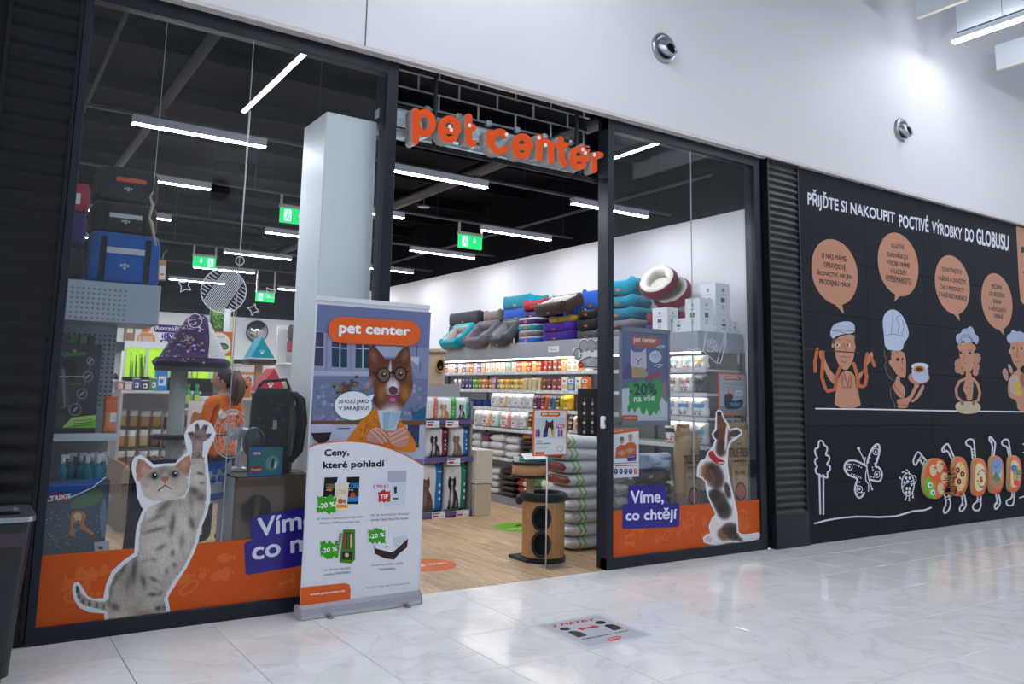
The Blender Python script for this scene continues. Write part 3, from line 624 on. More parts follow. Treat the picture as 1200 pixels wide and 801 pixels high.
p.sp(S3([(395, 715), (400, 685), (440, 668), (540, 668), (590, 690), (597, 725), (580, 755), (490, 768), (420, 755)]), '#c9b79a', 3)
for c in ((450, 680), (540, 680)): p.ell(*S3([c])[0], 2, 3, '#8e6f58', 4)
for c in ((440, 288), (512, 290)): p.ell(*S3([c])[0], 1.4, 1.6, '#2a2023', 3)
for a in ([(470, 290), (460, 330), (475, 335)], [(455, 365), (475, 375), (490, 358)], [(425, 275), (450, 270)], [(498, 265), (525, 272)], [(480, 560), (500, 570), (520, 560)], [(490, 620), (505, 610)]): p.line(S3(a), .45, INK, 3)
done(p, 'cook_mural_print')
# --- baker with bread basket
p = mural(); p.sp = (lambda P: (lambda pts, col, l=0, it=1: Print.sp(P, pts, col, l, it)))(p)
p.sp(S3([(828, 200), (880, 192), (960, 200), (960, 360), (915, 400), (885, 410), (850, 370), (830, 300), (815, 290), (815, 262), (828, 258)]), SKN, 0)
p.sp(S3([(820, 218), (800, 190), (800, 150), (830, 135), (840, 106), (870, 120), (885, 125), (905, 118), (940, 140), (975, 140), (975, 205), (880, 195)]), '#aebbd6', 1)
p.sp(S3([(880, 400), (905, 400), (905, 440), (975, 470), (975, 745), (885, 745), (875, 655), (820, 640), (805, 590), (812, 500), (850, 440), (880, 430)]), SKN, 0)
p.sp(S3([(765, 420), (790, 405), (810, 440), (812, 500), (795, 510), (765, 460)]), '#b98a7e', 1); p.sp(S3([(805, 380), (820, 370), (842, 410), (848, 445), (825, 450)]), '#c79a93', 1)
p.sp(S3([(815, 500), (850, 455), (890, 470), (900, 530), (870, 560), (890, 620), (840, 610), (808, 560)]), '#c5a8a4', 2); p.ell(*S3([(878, 545)])[0], 4.5, 4.5, '#d9b04a', 3); p.ell(*S3([(890, 598)])[0], 4.5, 4.5, '#d9b04a', 3); p.sp(S3([(895, 470), (930, 440), (975, 450), (975, 560), (920, 560)]), '#a5653f', 2)
for c in ((850, 250), (915, 252)): p.ell(*S3([c])[0], 1.2, 1.6, '#2a2023', 3)
for a in ([(885, 255), (878, 320), (895, 325)], [(865, 350), (890, 362), (915, 345)]): p.line(S3(a), .5, INK, 3)
done(p, 'baker_mural_print')
# --- chalk drawings
CH = '#dfe3f0'
S5 = lambda pts: zc(pts, 940, 500, 7.285); p = mural()
p.sline(S5([(150, 405), (120, 400), (112, 350), (135, 345), (108, 310), (112, 270), (135, 270), (108, 220), (112, 180), (140, 182), (138, 130), (160, 112), (182, 130), (185, 155), (212, 165), (215, 200), (198, 240), (232, 245), (235, 285), (205, 320), (240, 330), (238, 375), (212, 385), (222, 435), (195, 430), (180, 405), (165, 430), (150, 405)]), 2.0, CH)
p.sline(S5([(147, 405), (155, 742)]), 2.0, CH); p.sline(S5([(182, 430), (182, 745)]), 2.0, CH); done(p, 'chalk_tree_print')
p = mural(); q = S5
p.sline(q([(540, 330), (480, 295), (430, 282), (380, 292), (360, 330), (365, 375), (400, 415), (480, 440), (455, 490), (450, 550), (470, 595), (490, 608), (515, 590), (530, 560)]), 2.2, CH)
p.sline(q([(555, 310), (575, 230), (610, 165), (645, 142), (662, 165), (660, 220), (640, 290), (620, 340), (655, 342), (682, 385), (680, 440), (655, 468), (620, 460), (585, 450)]), 2.2, CH)
p.sline(q([(482, 185), (525, 270), (530, 300), (555, 350), (560, 400), (575, 470), (600, 530)]), 1.2, CH); p.ell(*q([(482, 183)])[0], 1.8, 1.8, CH)
p.sline(q([(540, 260), (530, 320), (560, 330), (540, 400), (545, 470), (570, 480), (565, 550)]), 1.1, CH); p.ell(*q([(598, 532)])[0], 1.2, 1.2, CH)
for c in ((405, 342), (490, 532), (627, 210), (640, 405)): p.arc(*q([c])[0], 3.2, 3.8, 0, 360, .9, CH); p.ell(*q([c])[0], 1.1, 1.4, CH)
for c in [(445, 320), (465, 325), (485, 335), (505, 345), (425, 402), (445, 408), (465, 418), (485, 425), (500, 435), (600, 345), (580, 260), (565, 300), (620, 310), (635, 270), (605, 365), (590, 425), (610, 430), (490, 470), (470, 500), (475, 570), (510, 560), (630, 165), (655, 190), (385, 315), (380, 365)]: p.ell(*q([c])[0], .85, .85, CH)
done(p, 'chalk_butterfly_print')
p = mural(); S6 = lambda pts: zc(pts, 1040, 500, 7.28)
p.arc(*S6([(175, 490)])[0], 7.2, 13.4, 0, 360, 1.2, CH); p.line(S6([(120, 520), (160, 480), (215, 458)]), 1, CH); p.arc(*S6([(225, 450)])[0], 2.6, 5, 60, 290, 1, CH, rot=math.pi)
for a in ([(160, 400), (150, 385), (130, 385)], [(185, 405), (182, 380), (165, 368)], [(125, 450), (105, 432)], [(165, 590), (152, 620)], [(185, 590), (185, 625)], [(215, 560), (218, 600)]): p.line(S6(a), 1.1, CH); p.ell(*S6([a[-1]])[0], 1.1, 1.1, CH)
for c in ((160, 435), (190, 435), (145, 475), (172, 465), (205, 490), (165, 525), (190, 525), (160, 560), (185, 555)): p.ell(*S6([c])[0], 1.4, 2.0, CH)
done(p, 'chalk_ladybird_print')
p = mural(); p.line([(955, 613), (968, 609.5), (985, 606.5), (1003, 605), (1015, 605), (1030, 605.5), (1050, 604.5), (1062, 601), (1070, 598.5), (1083, 597.5), (1091, 594.5)], 2.0, CH); done(p, 'chalk_ground_print')
p = mural(); p.line([(1195, 583), (1204, 580), (1215, 579)], 1.6, CH); p.line([(1199, 520), (1206, 522)], 1.4, CH); p.line([(1199, 530), (1206, 528)], 1.4, CH); done(p, 'chalk_ground_print')
def leg(name, pts, w=1.9, fill=None):
    p = mural(); p.sline(S6(pts[0]), w, CH, 0, 1)
    for a in pts[1:]: p.line(S6(a), 1.2, CH)
    done(p, name)
leg('chalk_leg_print', [[(335, 290), (290, 240), (265, 208), (240, 235), (217, 290), (232, 330), (252, 310), (270, 270), (315, 340)], [(285, 250), (265, 285)], [(300, 265), (285, 300)], [(318, 285), (305, 320)]])
leg('chalk_leg_print', [[(545, 265), (510, 195), (475, 220), (463, 185), (510, 138), (528, 165), (565, 250)], [(475, 165), (490, 205)]])
leg('chalk_leg_print', [[(725, 265), (715, 165), (680, 162), (665, 130), (695, 102), (735, 108), (742, 160), (748, 258)], [(720, 190), (742, 190)], [(722, 215), (745, 215)], [(724, 240), (746, 240)]])
leg('chalk_leg_print', [[(892, 240), (898, 150), (865, 110), (875, 75), (918, 128), (920, 150), (908, 240)], [(880, 90), (895, 135)]])
leg('chalk_leg_print', [[(1035, 240), (1020, 165), (985, 160), (972, 130), (1000, 104), (1035, 110), (1040, 165), (1052, 238)], [(1022, 180), (1042, 178)], [(1026, 205), (1047, 203)]])
leg('chalk_leg_print', [[(485, 570), (505, 650), (475, 710), (488, 742), (520, 715), (543, 660), (522, 580)], [(490, 600), (520, 592)], [(498, 625), (530, 615)]])
leg('chalk_leg_print', [[(632, 590), (645, 645), (612, 690), (625, 730), (670, 680), (668, 640), (655, 575)], [(620, 680), (650, 660)]])
leg('chalk_leg_print', [[(770, 595), (765, 640), (730, 660), (728, 700), (760, 715), (795, 700), (798, 595)], [(770, 615), (795, 615)], [(768, 635), (795, 635)]])
leg('chalk_leg_print', [[(925, 575), (940, 635), (910, 665), (922, 710), (960, 660), (962, 630), (948, 575)], [(915, 670), (940, 650)]])
leg('chalk_leg_print', [[(1065, 560), (1060, 610), (1015, 625), (1015, 660), (1045, 675), (1078, 660), (1083, 560)], [(1063, 580), (1083, 580)], [(1060, 600), (1082, 600)]])
# --- wooden caterpillar play panels screwed to the wall
def toy(cx, cy, rx, ry, sk, lab, inner, art, cut=True, tilt=0):
    """outline traced in px on the wall, board 5 cm thick standing off the wall"""
    c = S6([(cx, cy)])[0]; rx /= 7.9; ry /= 7.4
    def shape(f):
        pts = []
        for k in range(40):
            a = 2*math.pi*k/40; x = rx*f*math.copysign(abs(math.cos(a))**.85, math.cos(a)); y = ry*f*math.copysign(abs(math.sin(a))**.9, math.sin(a))
            if cut and x < 0: x += rx*.42*f*(1-(y/(ry*f))**2)
            pts.append((c[0]+x+sk*y, c[1]+y+x*.03))
        return pts
    t = thing('activity_panel', lab, 'wall toy', PY(c[0], c[1], MY), group='caterpillar play panels')
    f3 = lambda u, v, w: PY(u, v, MY-.045)+Vector((0, .065-w, 0))
    MB().prism(shape(1.0), f3, .065, .02, '#f0600f', '#d8bd8a').build('board', 'plastic', t, world=True, bevel=.004)
    if inner:
        pr = Print(lambda u, v, l: f3(u, v, .0665+l*.001)); pr.poly(shape(.74), inner); art(pr, c, rx, ry); pr.build('face_print', 'print', t, world=True)
    return t, c, rx, ry, f3
def art_head(pr, c, rx, ry):
    pass
t, c, rx, ry, f3 = toy(415, 440, 108, 176, -.06, 'orange caterpillar head panel with a green face and pointer wheels', None, None, cut=False)
pr = Print(lambda u, v, l: f3(u, v, .0665+l*.001))
pr.poly(S6([(330, 425), (355, 430), (385, 465), (410, 530), (412, 615), (370, 608), (330, 570), (312, 500)]), '#74c11f', 0)
for q_ in ((362, 495), (385, 558)): pr.ell(*S6([q_])[0], 2.7, 3.4, '#e8eef4', 1); pr.ell(*S6([(q_[0]+3, q_[1]+2)])[0], 1.2, 1.6, '#2a62b8', 2)
pr.build('face_print', 'print', t, world=True)
for q_ in ((385, 370), (440, 338), (482, 435), (450, 525)): MB().prism([(S6([q_])[0][0]+3.9*math.cos(a*.5236), S6([q_])[0][1]+7*math.sin(a*.5236)) for a in range(12)], f3, .075, .064, '#e9d3a4').build('pointer_wheel', 'wood', t, world=True)
for k, q_ in enumerate(((385, 345), (440, 310), (482, 435), (462, 533))): MB().tube([f3(*S6([q_])[0], .07), f3(*S6([(q_[0]+22, q_[1]+3)])[0], .085)], .006, 6, '#5a3a28').build('pointer', 'wood', t, world=True)
rn = random.Random(3)
for k in range(14):
    x, y = 500+rn.uniform(-40, 55), 330+k*18; a, b = S6([(x, y)])[0], S6([(x+rn.uniform(20, 50), y+rn.uniform(10, 40))])[0]
    MB().tube([f3(*a, .07), f3((a[0]+b[0])/2, a[1]-1, .12), f3(*b, .075)], .006, 6, ['#7a1f1c', '#c98f2d', '#4b2a22', '#a33a1e'][k % 4]).build('bead_wire', 'plastic', t, world=True)
    MB().ball(f3(*b, .08), .014, ['#b3261e', '#e0b030', '#2c7a3f', '#2a5fa8'][k % 4], 8, 6).build('bead', 'plastic', t, world=True, smooth=True)
def art1(pr, c, rx, ry):
    for x, y in ((598, 368), (637, 402), (610, 465)): pr.ell(*S6([(x, y)])[0], 2.6, 3.6, '#8e1a33', 1); pr.ell(*S6([(x, y)])[0], .8, 1, '#e6b7a0', 2)
    pr.line(S6([(570, 330), (600, 300), (640, 320), (660, 380), (655, 450), (640, 520), (610, 530), (590, 490)]), .35, '#8a6a4a', 1)
toy(612, 422, 84, 172, -.02, 'orange caterpillar panel with three dark red flower knobs', '#ecd697', art1)
def art2(pr, c, rx, ry):
    for k in range(14):
        a = math.radians(-150+k*24); pr.rect(c[0]+3.4+5.2*math.cos(a)-.9, c[1]+1.5+10*math.sin(a)-1.1, c[0]+3.4+5.2*math.cos(a)+.9, c[1]+1.5+10*math.sin(a)+1.1, ['#2c66b0', '#3f8f45', '#d8b03a', '#c55a77', '#3aa0a0'][k % 5], 1)
    pr.poly(S6([(785, 430), (805, 420), (815, 465), (790, 480)]), '#c9692c', 1)
toy(780, 428, 80, 166, -.02, 'orange caterpillar panel with a dial ring of coloured pegs', '#efe2b6', art2)
def art3(pr, c, rx, ry):
    pr.ell(c[0]+1, c[1]-10, 6, 9.5, '#7fa6d6', 1); pr.poly(S6([(880, 440), (900, 410), (930, 395), (970, 450), (965, 490), (930, 535), (900, 520), (880, 480)]), '#b98c72', 2); pr.poly(S6([(890, 440), (925, 380), (960, 440), (930, 470)]), '#6f8a62', 3); pr.line(S6([(905, 330), (925, 345), (945, 320)]), .6, '#3a4a6a', 3)
toy(925, 408, 78, 166, -.02, 'orange caterpillar panel with a blue and green landscape picture', '#b7c3d4', art3)
def art4(pr, c, rx, ry): pass
t, c, rx, ry, f3 = toy(1080, 400, 72, 160, -.02, 'orange caterpillar panel with turning coloured cogs', '#efe4c2', art4)
for k, (x, y, r_, cl) in enumerate(((1075, 347, 20, '#1f78d1'), (1103, 338, 12, '#e3b21c'), (1112, 385, 18, '#3e9a45'), (1080, 392, 12, '#d59bb0'), (1083, 430, 15, '#e8c21c'), (1105, 432, 11, '#6fb3e6'), (1096, 475, 19, '#e0491d'))):
    q_ = S6([(x, y)])[0]; MB().prism([(q_[0]+r_/7.28*(1.1 if a % 2 else .92)*math.cos(a*math.pi/8), q_[1]+r_/7.28*1.25*(1.1 if a % 2 else .92)*math.sin(a*math.pi/8)) for a in range(16)], f3, .082, .066, cl).build('cog', 'plastic', t, world=True)
for x, y in ((628, 570), (948, 562)): tag(MB().ball(PY(*S6([(x, y)])[0], MY-.078), (.02, .015, .02), '#a01c22', 10, 6).build('knob', 'plastic', smooth=True), 'dark red wooden knob at the foot of the flower knob panel' if x < 700 else 'dark red wooden knob at the foot of the landscape panel', 'knob')
# ================================================================== SHOP FRONT: letters, stickers, banner, bin
def fur(p, poly, cols, n, ln, w, ang, l, seed=0, spread=.5):
    r = random.Random(seed); xs = [a for a, _ in poly]; ys = [b for _, b in poly]; k = 0
    for _ in range(n*6):
        x, y = r.uniform(min(xs), max(xs)), r.uniform(min(ys), max(ys)); a = (ang(x, y) if callable(ang) else ang)+r.uniform(-spread, spread); dx, dy = math.cos(a)*ln*r.uniform(.6, 1.3), math.sin(a)*ln
        if inside((x, y), poly) and inside((x+dx, y+dy), poly):
            ww = w*r.uniform(.6, 1.3); nx, ny = -math.sin(a)*ww/2, math.cos(a)*ww/2
            p.poly([(x, y), (x+dx*.5+nx, y+dy*.5+ny), (x+dx, y+dy), (x+dx*.5-nx, y+dy*.5-ny)], r.choice(cols), l+r.choice((0, .4, .8))); k += 1
            if k >= n: break
# ---- 3D letters
SGY = -.03
sg_ = thing('shop_sign', 'orange raised letters reading pet center on a dark rail above the entrance', 'sign', (3.8, .05, 3.5))
OR = '#ee5414'
def letter(strokes, dots=(), w=34, ears=()):
    Q = lambda pts: zc(pts, 450, 60, 4)
    pp = Print(lambda u, v, l: PY(u, v, SGY-l*.001)); side = MB(); polys = []
    def add_poly(pts): polys.append(pts)
    for st in strokes:
        st = Q(st); ww = w/4
        for (ax, ay), (bx, by) in zip(st, st[1:]):
            dx, dy = bx-ax, by-ay; L_ = math.hypot(dx, dy) or 1; nx, ny = -dy/L_*ww/2, dx/L_*ww/2
            add_poly([(ax+nx, ay+ny), (bx+nx, by+ny), (bx-nx, by-ny), (ax-nx, ay-ny)])
        for x, y in st: add_poly([(x+ww/2*math.cos(k*math.pi/6), y+ww/2*math.sin(k*math.pi/6)) for k in range(12)])
    for e in ears: add_poly(Q(e))
    for pts in polys: pp.poly(pts, OR)
    for pts in polys: side.prism(pts, lambda u, v, q: PY(u, v, SGY)+Vector((0, q, 0)), .001, .115, '#b9b2ae')
    o = side.build('letter_casing', 'plastic', sg_, world=True); f = pp.build('letter_face_print', 'print', o); 
    f.data.transform(Matrix.Translation(-sg_.location))
    for d in dots:
        q = Print(lambda u, v, l: PY(u, v, SGY-.002)); q.ell(*Q([d])[0], 2.0, 2.4, '#f4f0ee', n=12); e = q.build('eye_print', 'print', o); e.data.transform(Matrix.Translation(-sg_.location))
def arcp(cx, cy, rx, ry, a0, a1, n=16): return [(cx+rx*math.cos(math.radians(a0+(a1-a0)*k/n)), cy+ry*math.sin(math.radians(a0+(a1-a0)*k/n))) for k in range(n+1)]
letter([[(149, 282), (148, 420)], arcp(190, 337, 38, 49, 0, 360, 20)])
def ee(cx, cy, rx, ry): return [arcp(cx, cy, rx, ry, 50, 362, 20), [(cx-rx, cy+3), (cx+rx, cy+6)]]
letter(ee(307, 366, 38, 49), [(308, 352), (316, 368)], 32)
letter([[(397, 308), (398, 425), (418, 432)], [(400, 350), (418, 358)]], [(402, 347)], 34)
letter([arcp(541, 423, 36, 46, 42, 318, 18), [(503, 400), (494, 385), (496, 430)]], [(574, 389)], 32)
letter(ee(648, 445, 36, 45), (), 32)
letter([[(729, 402), (729, 500)], [(729, 440), (745, 425), (765, 425), (782, 440), (785, 512)]], [(727, 405), (757, 440)], 30)
letter([[(829, 412), (832, 505), (848, 527)], [(815, 438), (852, 440)]], (), 30)
letter(ee(915, 500, 33, 42), [(932, 460), (944, 476)], 29, [[(925, 455), (938, 430), (948, 455)], [(942, 462), (968, 455), (960, 485)]])
letter([[(985, 485), (987, 556)], [(986, 490), (1000, 484), (1016, 486)]], [(987, 485)], 28)
MB().box(2.82, 4.84, .09, .115, 3.50, 3.545, '#14161b').build('rail', 'dark_frame', sg_, world=True)
a_, b_ = PY(510, 120, .1), PY(676, 160, .1)
for q in (a_, b_): MB().tube([(q.x, .1, 3.52), (q.x, .1, HZ+.02)], .018, 8, '#1b2029').build('pole', 'dark_frame', sg_, world=True)
# rail follows the letters: three short carriers
# ---- orange window bands
zt1 = PY(120, 645, .002).z; zt2 = PY(800, 592, .002).z
def band(x0, x1, zt, lab, seed):
    t = thing('window_band', lab, 'window sticker', ((x0+x1)/2, .002, SZ)); f = lambda u, v, l: Vector((u, .002-l*.0007, v))
    MB().box(x0, x1, .0022, .0038, SZ, zt, '#cd571c').build('vinyl', 'print', t, world=True)
    p = Print(f); r = random.Random(seed); c2 = '#d66a33'
    for k in range(26):
        x, z, s = r.uniform(x0+.15, x1-.15), r.uniform(SZ+.1, zt-.1), r.uniform(.05, .09); q = k % 5; a = r.uniform(-.6, .6)
        R_ = lambda dx, dy: (x+s*(dx*math.cos(a)-dy*math.sin(a)), z+s*(dx*math.sin(a)+dy*math.cos(a)))
        if q == 0: p.line([R_(-.6, 0), R_(.6, 0)], s*.35, c2); [p.ell(*R_(dx, dy), s*.25, s*.25, c2, 0, 8) for dx in (-.65, .65) for dy in (-.18, .18)]
        elif q == 1: p.ell(*R_(0, 0), s*.7, s*.4, c2, rot=a); p.poly([R_(.6, 0), R_(1, .3), R_(1, -.3)], c2)
        elif q == 2: p.ell(*R_(0, 0), s*.45, s*.4, c2); [p.ell(*R_(dx, .6), s*.17, s*.2, c2, 0, 8) for dx in (-.45, 0, .45)]
        elif q == 3: p.line([R_(-1, -.3), R_(-1, .5)], s*.14, c2); p.line([R_(-1, .1), R_(.5, .1), R_(.6, .6)], s*.3, c2); p.line([R_(-.7, 0), R_(-.7, -.6)], s*.15, c2); p.line([R_(.4, 0), R_(.4, -.6)], s*.15, c2)
        else: p.arc(*R_(0, 0), s*.9, s*.4, 0, 360, s*.2, c2, rot=a)
    p.build('pattern_print', 'print', t, world=True)['kind'] = 'stuff'
band(W1[0]+.002, W1[1]-.002, zt1, 'orange vinyl band with faint pet motifs under the kitten sticker', 1)
band(W2[0]+.002, W2[1]-.002, zt2, 'orange vinyl band with faint pet motifs under the beagle sticker', 2)
GF = lambda l0=0: (lambda px, py, l: PY(px, py, .0015-(l+l0)*.0006))
# ---- purple slogan labels
NAVY = '#2a1f86'; TXT = '#dfe4f6'
def qmap(q): return lambda u, v: (q[0][0]*(1-u)*(1-v)+q[1][0]*u*(1-v)+q[2][0]*u*v+q[3][0]*(1-u)*v, q[0][1]*(1-u)*(1-v)+q[1][1]*u*(1-v)+q[2][1]*u*v+q[3][1]*(1-u)*v)
def rq(q, r=.1, ry=None): m = qmap(q); return [m(u, v) for u, v in rrect(0, 0, 1, 1, r, 4, ry)]
t = thing('slogan_label', 'purple window label reading Víme co mají beside the kitten', 'window sticker', PY(330, 640, .001)); p = Print(GF())
S = lambda pts: zc(pts, 230, 540, 5.72)
p.poly(rq(S([(370, 565), (930, 480), (940, 275), (370, 375)]), .04, .1), NAVY, 1); p.poly(rq(S([(330, 765), (1050, 640), (1050, 420), (320, 540)]), .04, .1), NAVY, 1.2)
p.build('label_print', 'film', t, world=True); p = Print(GF())
p.text('Víme,', S([(412, 530), (840, 455), (840, 300), (408, 385)]), TXT, 3, .02); p.text('co mají', S([(375, 705), (960, 600), (955, 440), (372, 548)]), TXT, 3, .02); p.build('label_lettering', 'film', t, world=True)
t = thing('slogan_label', 'purple window label reading Víme co chtějí beside the beagle', 'window sticker', PY(762, 595, .001)); p = Print(GF()); S = lambda pts: zc(pts, 700, 540, 5.72)
p.poly(rq(S([(202, 330), (462, 320), (462, 162), (208, 165)]), .08, .12), NAVY, 1); p.poly(rq(S([(165, 455), (550, 440), (552, 280), (170, 288)]), .05, .12), NAVY, 1.2); p.build('label_print', 'film', t, world=True); p = Print(GF())
p.text('Víme,', S([(222, 298), (446, 290), (446, 192), (222, 198)]), TXT, 3, .022); p.build('label_lettering', 'film', t, world=True); p = Print(GF()); p.text('co chtějí', S([(190, 422), (532, 410), (535, 310), (190, 320)]), TXT, 3, .022); p.build('label_lettering', 'film', t, world=True)
# ---- kitten sticker
A = lambda pts: zc(pts, 70, 460, 5.72); B = lambda pts: zc(pts, 70, 590, 5.72)
kt = thing('kitten_sticker', 'large window sticker of a grey tabby kitten reaching up one paw', 'window sticker', PY(170, 720, .001))
out = A([(483, 470), (500, 430), (540, 416), (580, 438), (630, 480), (700, 474), (775, 470), (825, 415), (858, 400), (845, 350), (833, 280), (858, 230), (910, 188), (960, 182), (1010, 200), (1035, 240), (1046, 270), (1032, 320), (1005, 370), (988, 420), (1000, 560), (1012, 650), (1006, 740)])
out += B([(1000, 10), (990, 60), (945, 170), (930, 250), (900, 330), (850, 430), (790, 520), (740, 600), (725, 630), (742, 725), (300, 782), (298, 735), (200, 727), (130, 695), (95, 640), (84, 570), (95, 530), (125, 520), (152, 560), (185, 615), (225, 636), (293, 632), (310, 540), (350, 450), (420, 385), (500, 328), (504, 250), (514, 160), (540, 80), (562, 30)])
out += A([(550, 770), (520, 700), (512, 610), (495, 570), (483, 520)])
p = Print(GF()); p.poly(out, '#dfe3ea', 1); p.build('sticker_border_print', 'film', kt, world=True)
p = Print(GF())
body = B([(525, 340), (530, 250), (540, 150), (570, 60), (600, 20), (700, -20), (840, -40), (860, -80)])+A([(870, 640), (880, 520), (880, 430)])+A([(970, 430), (980, 560), (985, 660), (978, 740)])+B([(975, 20), (960, 80), (920, 180), (905, 260), (870, 350), (820, 440), (760, 520), (715, 600), (700, 640), (715, 720), (640, 735), (560, 745), (330, 775), (322, 720), (240, 700), (170, 685), (125, 650), (108, 590), (110, 550), (125, 550), (145, 600), (190, 640), (240, 652), (300, 655), (325, 640), (330, 560), (370, 470), (430, 410)])
Bp = lambda x, y: B([(x, y)])[0]; Ap = lambda x, y: A([(x, y)])[0]
k1 = 1/5.72
def bl(P, x, y, rx, ry, rot, c, st=.85, pw=1): q = P(x, y); return (q[0], q[1], rx*k1, ry*k1, math.radians(rot), c, st, pw)
sp_ = [bl(Bp, 650, 330, 150, 260, 10, '#c9c2bb', .7), bl(Bp, 820, 200, 90, 170, 20, '#d2ccc6', .6), bl(Bp, 460, 480, 120, 130, -30, '#8d8681', .8), bl(Bp, 480, 660, 130, 80, 0, '#a89a8f', .8), bl(Bp, 640, 690, 90, 60, 0, '#b5aaa0', .6), bl(Bp, 600, 40, 60, 60, 0, '#d8d2cb', .6), bl(Bp, 560, 735, 70, 22, 0, '#8d6a4e', .7),
  bl(Bp, 700, 20, 75, 26, -40, '#5c5553', .8), bl(Bp, 640, 175, 90, 14, -15, '#6a6260', .8), bl(Bp, 655, 90, 70, 14, -25, '#756c69', .7), bl(Bp, 755, 140, 20, 80, 8, '#5f5755', .85), bl(Bp, 820, 250, 22, 60, 8, '#857b77', .7), bl(Bp, 680, 290, 45, 16, -30, '#756c69', .8), bl(Bp, 757, 330, 16, 26, 10, '#6a6260', .8), bl(Bp, 885, 130, 22, 50, -15, '#5c5553', .8), bl(Bp, 770, 410, 16, 20, 0, '#756c69', .8), bl(Bp, 716, 450, 12, 28, 5, '#756c69', .8), bl(Bp, 630, 375, 26, 16, 20, '#857b77', .7), bl(Bp, 570, 380, 30, 16, -20, '#857b77', .6),
  bl(Bp, 497, 450, 22, 110, 6, '#4d4746', .85), bl(Bp, 425, 440, 16, 50, 25, '#57504e', .85), bl(Bp, 372, 510, 14, 60, 25, '#57504e', .8), bl(Bp, 455, 540, 14, 60, 10, '#6a6260', .7), bl(Bp, 345, 600, 12, 40, 10, '#6a6260', .7), bl(Bp, 560, 520, 20, 50, -10, '#4d4746', .8), bl(Bp, 630, 505, 40, 14, 30, '#57504e', .8), bl(Bp, 625, 608, 34, 16, 0, '#4d4746', .9), bl(Bp, 675, 600, 20, 12, -40, '#57504e', .8), bl(Bp, 650, 570, 40, 12, 20, '#8d8681', .6), bl(Bp, 660, 700, 26, 18, -20, '#3d3838', .9), bl(Bp, 700, 690, 14, 26, 20, '#57504e', .8), bl(Bp, 370, 690, 34, 24, 20, '#57504e', .85), bl(Bp, 330, 660, 16, 30, 0, '#6a6260', .7), bl(Bp, 390, 750, 70, 20, -6, '#cdbfae', .8),
  bl(Bp, 118, 575, 14, 40, -8, '#3a3536', .95), bl(Bp, 128, 625, 18, 14, -30, '#4a4545', .9), bl(Bp, 155, 658, 12, 22, 10, '#3d3838', .95), bl(Bp, 198, 672, 11, 24, 6, '#3d3838', .95), bl(Bp, 248, 680, 11, 24, 6, '#4a4545', .9), bl(Bp, 295, 690, 11, 24, 6, '#4a4545', .8),
  bl(Ap, 925, 560, 50, 90, 0, '#d3ccc6', .7), bl(Ap, 940, 540, 26, 12, 10, '#4d4746', .9), bl(Ap, 952, 604, 24, 10, 0, '#6a6260', .8), bl(Ap, 900, 660, 46, 34, 30, '#5c5553', .9), bl(Ap, 950, 700, 34, 34, 0, '#6a6260', .9), bl(Ap, 880, 720, 20, 50, 0, '#857b77', .7)]
p.photo(body, toner('#aaa19a', [(a, b, c*1.12, d*1.12, e, f, min(1, g*1.12), 1.25 if i > 6 else h) for i, (a, b, c, d, e, f, g, h) in enumerate(sp_)], .2, (.9, .35), .09), 1.1, 2)
# paw
paw = A([(856, 268), (890, 258), (904, 270), (904, 212), (925, 200), (942, 246), (966, 212), (996, 218), (978, 272), (1022, 270), (1006, 302), (962, 332), (955, 430), (975, 440), (880, 440), (890, 380), (884, 322)])
p.photo(paw, toner('#8d7876', [bl(Ap, 880, 276, 26, 16, 20, '#3d3134', .9), bl(Ap, 925, 225, 16, 26, 0, '#3d3134', .9), bl(Ap, 975, 232, 16, 26, 15, '#3d3134', .9), bl(Ap, 1000, 286, 26, 16, -25, '#3d3134', .9), bl(Ap, 925, 300, 36, 26, 0, '#554447', .9), bl(Ap, 930, 350, 22, 40, 0, '#a89694', .7), bl(Ap, 928, 418, 18, 18, 0, '#352b2f', .95, ), bl(Ap, 925, 415, 6, 6, 0, '#cfc4c4', .8)], .1, (.6, .6)), .7, 4)
# head
head = A([(545, 640), (540, 600), (560, 560), (600, 520), (640, 500), (700, 490), (770, 490), (820, 530), (855, 575), (860, 630), (840, 680), (800, 700), (720, 722), (620, 722), (570, 690)])
ears = (A([(515, 590), (510, 500), (530, 440), (560, 450), (625, 505), (590, 560), (550, 600)]), A([(770, 490), (840, 430), (872, 416), (882, 470), (862, 565), (835, 560)]))
p.photo(ears[0], toner('#a57a69', [bl(Ap, 530, 480, 20, 60, -8, '#8a6152', .6), bl(Ap, 570, 520, 30, 40, -40, '#c79c8a', .7), bl(Ap, 545, 590, 40, 20, 0, '#b9aaa0', .7)], .06, (.6, .6)), .7, 4)
p.photo(ears[1], toner('#a57a69', [bl(Ap, 865, 480, 14, 60, 8, '#8a6152', .6), bl(Ap, 835, 480, 26, 40, 35, '#c79c8a', .7), bl(Ap, 850, 560, 40, 20, 0, '#b9aaa0', .7)], .06, (.6, .6)), .7, 4)
